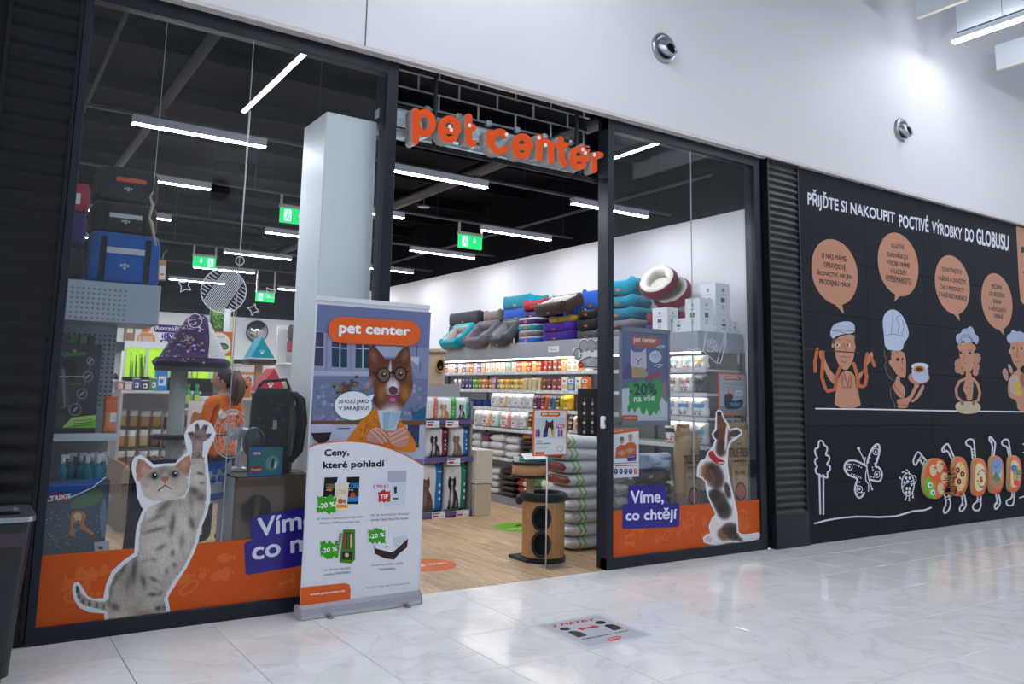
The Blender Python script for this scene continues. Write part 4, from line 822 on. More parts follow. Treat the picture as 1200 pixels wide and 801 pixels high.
p.photo(head, toner('#b3a89f', [bl(Ap, 700, 690, 110, 50, 0, '#d9d1c9', .85), bl(Ap, 600, 660, 50, 50, 0, '#c9bba8', .7), bl(Ap, 820, 640, 40, 50, 0, '#cdbfb0', .7), bl(Ap, 700, 515, 60, 26, 0, '#6f6663', .75), bl(Ap, 680, 545, 14, 30, 10, '#7d736f', .7), bl(Ap, 730, 540, 12, 30, -10, '#7d736f', .7), bl(Ap, 590, 560, 40, 30, -30, '#8d837d', .6), bl(Ap, 635, 556, 44, 34, 0, '#5b5451', .9), bl(Ap, 770, 545, 42, 34, 0, '#5b5451', .9), bl(Ap, 706, 640, 60, 34, 0, '#cfc5bc', .8), bl(Ap, 690, 640, 10, 8, 0, '#8d7f76', .5), bl(Ap, 580, 620, 30, 14, 20, '#95897f', .5)], .11, (.8, .8)), .8, 5)
for c, k in (((635, 556), 0), ((770, 545), 1)): p.ell(*A([c])[0], 5.2, 4.5, '#3a3a39', 7); p.ell(*A([c])[0], 4.6, 4.0, '#76827c', 8); p.ell(*A([c])[0], 3.4, 3.5, '#14161a', 9); p.ell(*A([(c[0]+6, c[1]-8)])[0], 1, .9, '#e8eef2', 10)
p.sp(A([(672, 566), (705, 556), (735, 564), (727, 586), (705, 600), (683, 588)]), '#a5695a', 8); p.line(A([(705, 597), (706, 620)]), .7, '#5a3d38', 8); p.line(A([(660, 658), (685, 632), (706, 620), (730, 632), (748, 645)]), 1.1, '#4a3331', 9)
p.build('kitten_print', 'film', kt, world=True)
# ---- beagle sticker
D = lambda pts: zc(pts, 805, 470, 4.45)
bt = thing('beagle_sticker', 'window sticker of a brown and white dog standing and looking up', 'window sticker', PY(850, 630, .001))
p = Print(GF()); p.poly(D([(150, 55), (165, 42), (182, 50), (196, 90), (215, 112), (225, 145), (260, 135), (285, 150), (288, 172), (260, 195), (230, 215), (216, 250), (212, 330), (226, 420), (246, 500), (264, 580), (269, 680), (288, 692), (330, 690), (374, 682), (384, 695), (376, 715), (330, 732), (280, 740), (240, 735), (200, 740), (165, 752), (120, 746), (88, 735), (83, 712), (105, 692), (122, 688), (113, 650), (128, 610), (148, 588), (130, 550), (104, 490), (94, 420), (75, 402), (50, 392), (54, 340), (70, 308), (95, 298), (105, 268), (130, 240), (148, 200), (133, 188), (129, 165), (145, 145), (148, 100)]), '#e6e9f2', 1); p.build('sticker_border_print', 'film', bt, world=True)
p = Print(GF()); BR, DK = '#6b3f2a', '#33221e'; Dp = lambda x, y: D([(x, y)])[0]
def bd(x, y, rx, ry, rot, c, st=.98, pw=5): q = Dp(x, y); return (q[0], q[1], rx*1.28/4.45, ry*1.22/4.45, math.radians(rot), c, st, pw)
full = D([(156, 62), (166, 50), (178, 58), (190, 95), (208, 116), (220, 152), (260, 143), (278, 155), (280, 168), (255, 186), (224, 208), (208, 250), (205, 330), (218, 420), (238, 500), (256, 580), (261, 685), (285, 700), (330, 698), (372, 690), (376, 697), (370, 708), (330, 724), (280, 731), (240, 727), (200, 732), (165, 743), (122, 738), (96, 730), (92, 715), (110, 700), (132, 694), (122, 650), (136, 615), (158, 590), (138, 548), (112, 490), (103, 418), (80, 394), (60, 384), (63, 342), (76, 317), (102, 305), (113, 274), (138, 245), (158, 202), (142, 184), (138, 167), (155, 150), (157, 100)])
p.photo(full, toner('#e3dfdf', [bd(176, 125, 30, 75, -8, BR), bd(186, 185, 42, 42, 0, BR), bd(180, 245, 26, 40, 5, '#4a2d22'), bd(167, 60, 10, 14, 0, '#2a1c1a', .95), bd(252, 165, 26, 18, -12, '#3a2620', .95), bd(145, 172, 14, 22, 10, '#3a2620', .9), bd(205, 190, 5, 60, 4, '#ece8e6', .9),
  bd(110, 365, 34, 44, 10, '#8a5a3a'), bd(148, 390, 38, 66, -14, '#3d2820'), bd(120, 400, 24, 40, -10, '#7a4e34', .6), bd(170, 520, 36, 60, -22, DK, .97), bd(195, 570, 34, 42, -10, DK, .97), bd(140, 490, 26, 30, -20, DK, .95), bd(212, 465, 14, 40, -14, DK, .95), bd(198, 690, 34, 34, 0, '#7d5136'), bd(225, 665, 36, 30, 0, '#3a2620', .95), bd(240, 690, 26, 36, -20, '#33221e', .95), bd(268, 715, 22, 10, 25, '#33221e', .9), bd(110, 718, 18, 14, 0, '#cdb0a2', .8), bd(68, 365, 8, 20, 0, '#c9bdb9', .7)], .1, (.7, .4), .05), .9, 2)
p.sp(D([(108, 268), (135, 252), (150, 290), (204, 312), (194, 330), (160, 328), (120, 300)]), '#b4202f', 4); p.line(D([(165, 320), (195, 320)]), 1.5, '#d9cbd6', 5)
p.build('beagle_print', 'film', bt, world=True)
# ---- white line drawings on the glass
def linesticker(name, lab, draw):
    o = thing(name, lab, 'window sticker'); p = Print(GF()); draw(p); p.build('line_print', 'film', o, world=True); return o
WL = '#e3e7ee'
def baub(p):
    S = lambda pts: zc(pts, 220, 280, 6.675); c = S([(280, 405)])[0]; p.arc(c[0], c[1], 26.5, 25.8, 0, 360, 1.1, WL, 0, 40); p.arc(*S([(408, 170)])[0], 5, 5, 0, 360, .9, WL)
    ang = math.radians(-55); dx, dy = math.cos(ang), math.sin(ang); nx, ny = -dy, dx
    for k in range(-5, 6):
        for o_ in (-.9, .9):
            d = k*3.9+o_; h = math.sqrt(max(0, 26**2-d*d))
            if abs(k) <= 3: p.line([(c[0]+nx*d-dx*h, c[1]+ny*d-dy*h), (c[0]+nx*d+dx*h, c[1]+ny*d+dy*h)], .8, WL, 0, cap=False)
    for s in (-1, 1):
        for k in range(-5, 6):
            a, b = s*15, s*math.sqrt(max(0, 26**2-(k*4)**2)) if abs(k*4) < 26 else s*15
            if abs(b) > 15: p.line([(c[0]+nx*a+dx*k*4, c[1]+ny*a+dy*k*4), (c[0]+nx*b+dx*k*4, c[1]+ny*b+dy*k*4)], .9, WL, 0, cap=False)
    p.line([(293.5, 130), (281.3, 301)], .7, WL, 0, cap=False)
linesticker('bauble_sticker', 'white outline sticker of a striped bauble hanging on a string', baub)
def star(cx, cy, r, rot):
    def d(p):
        pts = []
        for k in range(8): a = rot+k*math.pi/4; q = r if k % 2 == 0 else r*.48; pts.append((cx+q*math.cos(a), cy+q*math.sin(a)))
        p.line(pts, .9, WL, 0, True)
    return d
linesticker('star_sticker', 'white outline star sticker before the blue pet carrier side', star(216.5, 335, 8.5, .6))
linesticker('star_sticker', 'white outline star sticker over the far exit sign', star(317, 343.5, 8, 1.0))
linesticker('star_sticker', 'white outline star sticker over the dark fascia below the bauble', star(297, 362.5, 7, .3))
linesticker('ring_sticker', 'white outline ring sticker over the tip of the purple hat bed', lambda p: p.arc(228.5, 375.5, 8, 8.2, 0, 360, .9, WL))
linesticker('swirl_sticker', 'white outline swirl sticker over the round mirror', lambda p: p.line([(277, 397), (282, 394), (279, 389), (284, 387), (286, 391), (289, 385), (284, 383)], .9, WL))
def gift(p):
    S = lambda pts: zc(pts, 780, 380, 6.67)
    p.line(S([(340, 0), (468, 65), (470, 145), (430, 300), (400, 302), (292, 205), (340, 0)]), .6, WL); p.line(S([(468, 65), (400, 300)]), .5, WL); p.line(S([(310, 50), (295, 210)]), .5, WL)
    for x, y, a, b in ((350, 190, 4, 3.2), (338, 140, 1.8, 3), (362, 130, 1.8, 3), (385, 150, 1.8, 3), (395, 185, 1.8, 3)): p.arc(*S([(x, y)])[0], a, b, 0, 360, .5, WL)
linesticker('gift_sticker', 'white outline sticker of a gift box with a paw print', gift)
linesticker('bird_sticker', 'faint white outline sticker of a small bow beside the gift sticker', lambda p: p.line(zc([(175, 225), (178, 190), (215, 200), (265, 185), (268, 210)], 780, 380, 6.67), .5, WL))
# ---- framed poster on the glass, flyer on the glass
def poster_frame(q, y, lab, fcol, w_):
    t = thing('framed_poster', lab, 'poster', PY(*[(q[0][i]+q[1][i])/2 for i in (0, 1)], y)); return t
t = thing('framed_poster', 'grey framed poster with a white cat and a green discount splash', 'poster', PY(755, 495, .03)); S = lambda pts: zc(pts, 715, 380, 6.67)
fy = .03; W_ = [PY(*c, fy) for c in S([(68, 790), (468, 778), (468, 45), (68, 15)])]
x0, x1, z0, z1 = W_[0].x, W_[1].x, W_[0].z, W_[2].z
for a in ((x0, x1, z0, z0+.045), (x0, x1, z1-.045, z1), (x0, x0+.03, z0, z1), (x1-.03, x1, z0, z1)): MB().box(a[0], a[1], .018, .038, a[2], a[3], '#8d93a2', ch=.004).build('frame_rail', 'metal', t, world=True)
MB().box(x0+.02, x1-.02, .028, .034, z0+.02, z1-.02, '#cdd3df').build('backing_sheet', 'print', t, world=True)
p = Print(lambda px, py, l: PY(px, py, .0275-l*.0006)); 
p.poly(S([(92, 500), (450, 600), (450, 70), (92, 40)]), '#5f6a90', 1); p.poly(S([(92, 500), (250, 480), (380, 540), (450, 620), (450, 760), (92, 760)]), '#c9cfdb', 2)
p.poly(rq(S([(160, 165), (385, 175), (388, 100), (165, 85)]), .18, .45), '#b8553c', 3); p.text('pet center', S([(185, 150), (360, 158), (360, 112), (185, 100)]), '#dfe3ee', 4, .02)
p.poly(S([(160, 190), (185, 215), (245, 215), (280, 185), (285, 330), (265, 380), (180, 380), (160, 330)]), '#c3bfd0', 3); p.line(S([(200, 265), (222, 290), (245, 265)]), 1, '#8b3a55', 4); p.ell(*S([(222, 305)])[0], 1.2, 1, '#b0485f', 4)
p.poly(S([(140, 385), (185, 330), (265, 340), (300, 385), (280, 415), (180, 415)]), '#b49a6e', 3); p.poly(S([(95, 390), (140, 290), (170, 330), (170, 420), (100, 430)]), '#55457c', 3); p.poly(S([(270, 410), (390, 360), (405, 400), (340, 450)]), '#9c4468', 3); p.poly(S([(390, 470), (445, 440), (445, 620), (400, 560)]), '#8d7a80', 3)
p.ell(*S([(353, 252)])[0], 7.4, 7.2, '#c6cfdc', 4); p.line(S([(330, 240), (375, 240)]), .7, '#6f7890', 5); p.line(S([(335, 258), (370, 258)]), .7, '#6f7890', 5)
for c in ((405, 180), (390, 325)): p.line(S([(c[0]-40, c[1]), (c[0]-10, c[1]-15), (c[0]+20, c[1]-10), (c[0]-15, c[1]+10)]), .8, '#dfe5f0', 5)
p.poly(zc(spiky(135, 425, 400, 690, 14, .16, 5), 715, 380, 6.67), '#2f9a4e', 6); p.text('-20%', S([(150, 555), (365, 550), (365, 455), (150, 465)]), '#2b3550', 7, .02); p.text('na vše', S([(185, 608), (348, 595), (348, 545), (185, 555)]), '#dfe6ea', 7, .02)
p.poly(rq(S([(90, 758), (217, 755), (217, 708), (90, 708)]), .12, .3), '#c8562f', 6); p.text('petcenter.cz', S([(110, 742), (200, 740), (200, 722), (110, 722)]), '#e6d6d0', 7, .01); p.line(S([(240, 735), (430, 725)]), .6, '#8d93a2', 6)
p.build('poster_print', 'print', t, world=True)
t = thing('flyer', 'small white flyer with two people in orange shirts stuck inside the glass', 'flyer', PY(734, 530, .018)); S = lambda pts: zc(pts, 700, 430, 5.72); FQ = S([(103, 742), (278, 735), (278, 410), (103, 412)])
W_ = [PY(*c, .0165) for c in FQ]; MB().box(W_[0].x, W_[1].x, .0165, .018, W_[0].z, W_[2].z, '#e6e8ee').build('sheet', 'paper', t, world=True)
p = Print(lambda px, py, l: PY(px, py, .0164-l*.0003)); p.poly(S([(105, 413), (278, 411), (278, 428), (105, 450)]), '#d9622b', 1); p.text('pet center', S([(118, 438), (178, 428), (178, 420), (118, 428)]), '#f0e6e0', 2, .02)
for x, y, hc in ((165, 480, '#8a6a3e'), (222, 462, '#b58f7c')):
    p.poly(S([(x-45, y+130), (x-38, y+60), (x-15, y+40), (x+20, y+40), (x+40, y+60), (x+40, y+125), (x+25, y+128), (x-30, y+130)]), '#d5611f', 2); p.ell(*S([(x, y+12)])[0], 2.5, 4.2, '#c99a84', 3); p.ell(*S([(x, y)])[0], 2.7, 2.6, hc, 3.5); p.poly(S([(x-35, y+95), (x, y+75), (x+30, y+90), (x, y+115)]), '#c99a84', 3)
p.poly(S([(195, 595), (262, 585), (260, 625), (205, 632)]), '#4a3a92', 4); p.text('poradíme', S([(203, 608), (252, 602), (252, 592), (203, 598)]), '#e6e4f2', 5, .02); p.line(S([(115, 645), (265, 638)]), .8, '#5a4a8a', 3); p.line(S([(120, 662), (262, 656)]), 1, '#d0673a', 3)
for k, x in enumerate((125, 158, 191, 223, 256)): p.ell(*S([(x, 698)])[0], 2.3, 3.4, '#4a3a8a' if k < 4 else '#d8642c', 3); p.ell(*S([(x, 694)])[0], .8, 1.1, '#dfe3ee', 4)
p.build('flyer_print', 'print', t, world=True)
# ---- roll-up banner
RY = -.2; rb = thing('rollup_banner', 'tall roll-up banner with a dog in glasses and discount offers', 'banner', (2.46, RY, 0))
bx0, bx1 = PY(348.5, 722, RY).x, PY(489.5, 706, RY).x
px0, px1 = PY(360, 540, RY).x, PY(497, 540, RY).x
zb1 = PY(420, 351, RY).z
bs = MB(); prof = [(-.055, 0.004), (.055, .004), (.06, .02), (.06, .06), (.04, .085), (-.02, .09), (-.05, .07), (-.06, .03)]
n = len(prof); v = [(bx0, RY+a, b) for a, b in prof]+[(bx1, RY+a, b) for a, b in prof]; bs.add(v, [tuple(range(n)), tuple(reversed(range(n, 2*n)))]+[(i, (i+1) % n, n+(i+1) % n, n+i) for i in range(n)], '#c2c5cc'); bs.build('cassette', 'metal', rb, world=True)
for x in (bx0-.006, bx1-.006): MB().prism(prof, lambda u, v_, w: Vector((x+w, RY+u*1.04, v_*1.02)), 0, .012, '#9da1aa').build('end_cap', 'plastic', rb, world=True)
for x in (bx0+.2, bx1-.12): MB().box(x-.02, x+.02, RY-.1, RY+.08, 0, .012, '#9599a2', ch=.004).build('foot', 'metal', rb, world=True)
MB().tube([((px0+px1)/2, RY+.02, .05), ((px0+px1)/2, RY+.02, zb1-.01)], .012, 8, '#b0b4bb').build('support_pole', 'metal', rb, world=True)
MB().box(px0, px1, RY-.001, RY+.001, .075, zb1-.005, '#d9dce6').build('sheet', 'print', rb, world=True)
MB().box(px0-.004, px1+.004, RY-.012, RY+.012, zb1-.03, zb1+.005, '#dfe2e8', ch=.004).build('top_rail', 'plastic', rb, world=True)
BZ = zb1-.03
def lx(y): return 372.3-21.3*(y-352)/362.0+.3
def rx(y): return 505.6-16*(y-361)/336.0-.3
BF = lambda px, py, l: PY(px, py, RY-.0015-l*.0006)
def clampb(pts): return [(min(max(x, lx(y)), rx(y)), y) for x, y in pts]
p = Print(BF)
p.poly([(lx(356), 356), (rx(366), 366), (rx(560), 560), (lx(560), 560)], '#6b76a0', 0)                 # wall behind
T = lambda pts: zc(pts, 355, 390, 5.34); U = lambda pts: zc(pts, 340, 340, 6.356)
p.poly(clampb(U([(165, 300), (580, 395), (590, 640), (160, 640)])), '#8d93b4', 1)                # cabinets
for a in ([(185, 310), (250, 315), (245, 565), (178, 560)], [(310, 380), (425, 395), (425, 575), (310, 570)], [(488, 400), (590, 405), (590, 580), (485, 578)]): p.poly(clampb(U(a)), '#3b4058', 2)
for a in ([(318, 440), (365, 445), (362, 570), (315, 570)], [(378, 448), (420, 450), (420, 572), (378, 572)], [(490, 440), (535, 445), (535, 575), (488, 575)], [(548, 448), (588, 450), (588, 578), (548, 578)]): p.poly(U(a), '#20414f', 3)
for a in ([(180, 420), (250, 425)], [(312, 425), (425, 432)], [(488, 432), (590, 436)]): p.line(U(a), 1.4, '#a7acc8', 3, cap=False)
for a in ([(372, 385), (370, 575)], [(543, 400), (541, 580)]): p.line(U(a), 1.6, '#a7acc8', 3.2, cap=False)
p.line(U([(275, 330), (268, 600)]), .6, '#5f668a', 3); p.line(U([(455, 395), (450, 600)]), .6, '#5f668a', 3)
p.poly(clampb(U([(170, 600), (590, 605), (590, 640), (165, 632)])), '#a3a8c4', 4)
p.poly(clampb(U([(640, 410), (890, 425), (890, 500), (640, 495)])), '#9ea4bc', 2); p.poly(clampb(U([(890, 420), (1060, 430), (1030, 660), (935, 655), (900, 560)])), '#7f88aa', 2); p.poly(clampb(U([(900, 495), (960, 495), (955, 560), (900, 520)])), '#b5bdd2', 3); p.line(U([(945, 410), (942, 490)]), .8, '#39405a', 3); p.line(U([(970, 540), (965, 610)]), .8, '#39405a', 3)
p.poly(clampb(T([(60, 290), (400, 275), (790, 290), (790, 560), (40, 560)])), '#6a7496', 1)              # tiled splashback
r = random.Random(4)
for k in range(190):
    x, y = r.uniform(60, 770), r.uniform(295, 540); s_ = 20; p.poly(clampb(T([(x, y), (x+s_, y), (x+s_, y+s_), (x, y+s_)])), r.choice(['#8791b2', '#7a7390', '#5d6a90', '#949bb8', '#86809c', '#717ea6']), 2+.3*(k % 3))
for k in range(40): x, y = r.gauss(270, 40), r.gauss(335, 25); p.ell(*T([(x, y)])[0], 2.4, 2, r.choice(['#3e4a34', '#52402f', '#5a3a46', '#6b6f4c', '#7a3a4a']), 4+.2*(k % 4), 7)
p.poly(clampb(T([(40, 548), (790, 548), (790, 575), (40, 572)])), '#6e4630', 4); p.poly(clampb(T([(40, 572), (790, 575), (790, 790), (40, 760)])), '#a6adc6', 3); p.line(T([(218, 597), (290, 596)]), 1.2, '#3d4358', 4)
p.poly(clampb(T([(655, 575), (730, 575), (725, 720), (655, 700)])), '#2f3a58', 3.5); p.poly(clampb(T([(680, 500), (765, 460), (765, 545), (685, 545)])), '#1d5a80', 5); p.line(T([(690, 500), (680, 470)]), 1, '#2a2f45', 5); p.line(T([(705, 500), (712, 455)]), 1, '#6a4a3a', 5)
# dog
p.sp(T([(260, 690), (330, 590), (400, 500), (470, 460), (610, 540), (680, 640), (716, 710), (700, 750), (600, 740), (450, 690), (330, 680)]), '#c9761d', 5, 1); fur(p, T([(300, 670), (400, 520), (470, 480), (600, 560), (690, 700), (600, 720)]), ['#b0601a', '#d98a2c', '#a2551a'], 80, 7, 2, 1.9, 5.3, 2)
Tp = lambda x, y: T([(x, y)])[0]
def bn_(x, y, rx, ry, rot, c, st=.85, pw=1.2): q = Tp(x, y); return (q[0], q[1], rx/5.34, ry/5.34, math.radians(rot), c, st, pw)
dogo = T([(415, 235), (408, 150), (418, 88), (440, 73), (490, 128), (515, 162), (575, 162), (600, 118), (640, 84), (662, 84), (674, 160), (680, 240), (690, 330), (668, 400), (628, 462), (600, 520), (520, 530), (470, 470), (440, 430), (447, 330), (415, 345), (380, 372), (372, 348), (410, 290)])
p.photo(dogo, toner('#5f3422', [bn_(445, 150, 24, 50, -20, '#8d5d50', .8), bn_(640, 140, 20, 40, 15, '#8d5d50', .8), bn_(405, 320, 30, 50, 30, '#9a8d9c', .9), bn_(480, 210, 40, 40, 0, '#6e3a24', .7), bn_(495, 370, 34, 60, 10, '#9c6a30', .8), bn_(640, 380, 34, 60, -10, '#a56f33', .9), bn_(560, 180, 60, 20, 0, '#4d2a1c', .8), bn_(545, 235, 9, 60, 3, '#d3ccd2', .95, 2), bn_(562, 340, 42, 60, 0, '#d6cfd8', .97, 2), bn_(560, 430, 30, 24, 0, '#8d7f86', .6), bn_(555, 490, 70, 44, 0, '#cfc6c2', .95), bn_(450, 420, 20, 50, 0, '#3a211a', .8), bn_(670, 260, 20, 90, 0, '#8a5636', .6)], .16, (.9, .35), .1), .8, 6)
p.sp(T([(533, 345), (560, 328), (594, 345), (592, 377), (562, 388), (540, 377)]), '#5e3a40', 9); p.sp(T([(528, 403), (560, 396), (598, 400), (587, 430), (560, 440), (538, 432)]), '#7a3355', 9); p.ell(*T([(562, 418)])[0], 4, 2.6, '#c25d9a', 10); p.line(T([(520, 392), (562, 395), (605, 390)]), .8, '#2e1a1c', 9.5)
for c, a_ in (((505, 262), (40, 44)), ((610, 255), (36, 40))): p.ell(*T([c])[0], a_[0]/5.34*.9, a_[1]/5.34*.92, '#6f5348', 10); p.arc(*T([c])[0], a_[0]/5.34, a_[1]/5.34, 0, 360, 1.6, '#191a24', 11, 24); p.ell(*T([c])[0], 2.8, 2.8, '#3a2018', 10.5); p.ell(*T([(c[0]+4, c[1]-6)])[0], 1, 1, '#c9b8b0', 11)
p.line(T([(545, 252), (562, 244), (575, 252)]), 2.2, '#191a24', 11); p.line(T([(465, 255), (440, 245)]), 1.4, '#191a24', 11); p.line(T([(645, 245), (665, 240)]), 1.4, '#191a24', 11)
p.poly(T([(466, 485), (545, 475), (540, 600), (490, 600)]), '#b9c3d2', 12); p.poly(T([(545, 490), (618, 485), (580, 610), (515, 612)]), '#a9bccb', 12.5); p.poly(T([(500, 500), (548, 490), (530, 600), (500, 610)]), '#89a6c0', 13); p.poly(T([(555, 500), (608, 495), (575, 590), (530, 598)]), '#93b5c8', 13)
# hands holding the cards
for pts in ([(390, 670), (400, 630), (440, 595), (480, 590), (520, 620), (530, 660), (510, 695), (450, 690)], [(530, 660), (545, 620), (600, 590), (640, 590), (668, 640), (660, 700), (600, 720), (555, 700)]): p.sp(T(pts), '#b98678', 14)
for a in ([(440, 600), (480, 630), (520, 680)], [(460, 595), (505, 625), (528, 655)], [(425, 615), (460, 650), (495, 690)], [(545, 640), (590, 615), (625, 595)], [(550, 665), (600, 640), (645, 615)], [(560, 690), (610, 668), (655, 650)]): p.line(T(a), 2.6, '#cf9f90', 15); p.line([(x, y+1.6) for x, y in T(a)], .6, '#8c5a50', 15.5)
p.ell(*T([(540, 628)])[0], 2, 1.8, '#d88ab8', 16)
# wine glass
p.poly(clampb(T([(50, 570), (182, 568), (178, 640), (150, 680), (120, 690), (85, 685), (55, 640)])), '#aab1c6', 14); p.poly(clampb(T([(52, 625), (180, 620), (165, 665), (130, 692), (100, 692), (68, 665)])), '#2a1524', 15)
# bubble
p.ell(*T([(315, 455)])[0], 22.6, 17.4, '#3aa23a', 15, 28); p.ell(*T([(315, 455)])[0], 22, 16.8, '#dfe3ec', 16, 28); p.poly(T([(405, 395), (447, 383), (428, 425)]), '#dfe3ec', 16)
p.text('20 KULÍ JAKO', T([(222, 447), (412, 446), (412, 410), (222, 412)]), '#1d2030', 17, .02); p.text('V SARAJEVU!', T([(224, 490), (410, 490), (410, 455), (224, 458)]), '#1d2030', 17, .02)
# white lower half with orange arc
V = lambda pts: zc(pts, 355, 510, 7.28)
arcp_ = [(lx(524), 524), *V([(120, 75), (200, 62), (300, 52), (400, 50), (520, 58), (640, 80), (760, 118), (870, 165), (960, 215)]), (rx(545.5), 545.5)]
p.poly(clampb(arcp_)+[(rx(697), 696.5), (lx(713), 712.5)], '#dcdfe8', 20); p.line(clampb(arcp_), 1.2, '#e0602a', 21)
# logo pill
p.poly(rq(U([(282, 388), (972, 418), (972, 232), (288, 190)]), .135, .48), '#df5f24', 20); p.text('pet center', U([(362, 345), (892, 358), (898, 282), (366, 248)]), '#eef0f6', 21, .03)
p.text('Ceny,', V([(182, 196), (395, 185), (395, 110), (182, 118)]), '#141826', 22, .03); p.text('které pohladí', V([(172, 300), (698, 282), (698, 208), (172, 222)]), '#141826', 22, .03)
# offers
for q, cA, cB in (([(170, 525), (265, 525), (298, 355), (185, 358)], '#191419', '#7a2b22'), ([(372, 585), (472, 585), (484, 350), (374, 355)], '#15161d', '#1b7fc4')): p.poly(V(q), cA, 22); p.ell(*V([(sum(a for a, _ in q)/4, q[0][1]-75)])[0], 3.4, 3.6, '#b04a2c', 23); p.textb('CORE', *V([(q[3][0]+12, q[3][1]+95)])[0], *V([(q[2][0]-8, q[2][1]+55)])[0], '#2f9a5e' if cB != '#1b7fc4' else '#3a9fdc', 23, .02)
p.poly(V([(385, 525), (474, 520), (472, 560), (385, 565)]), '#1b86d0', 23)
p.poly(V([(272, 645), (375, 645), (392, 400), (275, 402)]), '#e4d9c4', 24); p.poly(V([(285, 590), (382, 588), (380, 615), (285, 618)]), '#e0942a', 25); p.ell(*V([(320, 560)])[0], 3, 3.2, '#c3603a', 25); p.ell(*V([(355, 560)])[0], 2, 2.6, '#8a8478', 25); p.textb('CORE', *V([(285, 500)])[0], *V([(375, 460)])[0], '#cbb98a', 25, .02)
for k in range(6): p.ell(*V([(205+15*k if k < 3 else 350+15*k, 465)])[0], .6, .8, '#c9b58a', 25)
GSP = '#3aa01e'
def splash(x0, y0, x1, y1, txt, q, seed, cl=GSP): p.poly([(V([(a, b)])[0]) for a, b in spiky(x0, y0, x1, y1, 8, .2, seed)], cl, 27); p.text(txt, V(q), '#f2f6f2', 28, .025)
splash(120, 520, 285, 665, '-20 %', [(132, 625), (270, 605), (270, 562), (132, 580)], 3)
p.poly(V([(695, 610), (870, 600), (885, 300), (725, 300)]), '#ccd3e2', 22); p.poly(V([(725, 300), (885, 298), (880, 395), (722, 400)]), '#a9b2c6', 23); p.poly(V([(775, 440), (800, 430), (800, 490), (780, 500)]), '#1c2030', 23); p.rect(*V([(765, 530)])[0], *V([(812, 545)])[0], '#4a5068', 23); p.ell(*V([(780, 615)])[0], 12, 3, '#d3d9e6', 22.5)
p.ell(*V([(668, 435)])[0], 11.6, 9.6, '#cfd9ee', 24); p.text('3 790 Kč', V([(598, 452), (735, 450), (735, 415), (598, 418)]), '#d9501e', 25, .02); splash(640, 470, 748, 568, 'TIP', [(660, 540), (728, 535), (728, 500), (660, 505)], 6, '#c0312b')
X_ = lambda pts: zc(pts, 330, 620, 6.676)
def cap(t_, q, c='#4a4e5c', b=0): p.text(t_, q, c, 22, b)
cap('na všechny superprémiové granule', V([(118, 725), (508, 705), (508, 682), (118, 702)])); cap('Wellness CORE pro kočky i psy', V([(140, 762), (485, 745), (485, 722), (140, 740)]))
cap('Náš tip: Automatický dávkovač', V([(578, 694), (905, 680), (905, 655), (578, 668)])); cap('krmiva Tesla Smart Pet Feeder', V([(582, 732), (902, 715), (902, 692), (582, 708)]))
cap('na všechny dentální', X_([(335, 330), (540, 312), (540, 290), (335, 308)])); cap('pamlsky WHIMZEES', X_([(333, 368), (537, 348), (537, 325), (333, 345)])); cap('na všechny pelíšky značky', X_([(702, 292), (955, 275), (955, 252), (702, 270)])); cap('Huhubamboo', X_([(765, 322), (890, 312), (890, 292), (765, 300)])); cap('Platí od 1. 9. 2021 nebo do vyprodání zásob.', X_([(668, 466), (1003, 428), (1003, 412), (668, 450)]))
# chews, bed
p.poly(X_([(415, 240), (450, 260), (480, 5), (440, 0)]), '#d7dbe2', 22); p.text('WHIMZEES', X_([(440, 230), (475, 30), (455, 25), (420, 225)]), '#2b3a2a', 24, .03); p.poly(X_([(452, 258), (545, 268), (575, 235), (575, 0), (482, 0)]), '#4d7d2c', 23); p.poly(X_([(490, 20), (560, 25), (552, 150), (482, 150)]), '#2c4a22', 24)
for k, cl in enumerate(('#b83a30', '#2f7a3a', '#d9c08a')): p.line(X_([(500+22*k, 40), (495+24*k, 140)]), 2.2, cl, 25)
p.poly(X_([(475, 175), (560, 175), (550, 240), (470, 235)]), '#2a3320', 24); p.ell(*X_([(510, 200)])[0], 2.4, 2.4, '#c9c2ae', 25)
p.poly([X_([(a, b)])[0] for a, b in spiky(300, 95, 445, 222, 8, .2, 9)], GSP, 27); p.text('-20 %', X_([(306, 188), (435, 165), (435, 130), (306, 150)]), '#f2f6f2', 28, .025)
p.poly(X_([(720, 120), (800, 90), (890, 40), (990, 70), (985, 140), (920, 175), (870, 235), (790, 215), (725, 180)]), '#dfe3ea', 22); p.poly(X_([(720, 115), (740, 150), (860, 180), (885, 165), (990, 70), (982, 140), (920, 190), (880, 238), (800, 225), (730, 190)]), '#3a2226', 23); p.poly(X_([(870, 60), (980, 45), (985, 75), (890, 150), (875, 120)]), '#c9ced8', 23.5); p.arc(*X_([(825, 142)])[0], 2.4, 1.6, 180, 360, .7, '#3a3a44', 24)
p.poly([X_([(a, b)])[0] for a, b in spiky(680, 0, 815, 105, 8, .2, 12)], GSP, 27); p.text('-20 %', X_([(685, 75), (805, 55), (805, 22), (685, 40)]), '#f2f6f2', 28, .025)
p.poly(clampb([(lx(712.5), 712.5), X_([(533, 580)])[0], X_([(541, 470)])[0], X_([(530, 430)])[0], X_([(495, 420)])[0], (lx(688), 688)]), '#df5f24', 26); p.text('www.petcenter.cz', X_([(222, 524), (494, 492), (494, 472), (222, 503)]), '#f3eeea', 27, .02)
p.build('banner_print', 'print', rb, world=True)
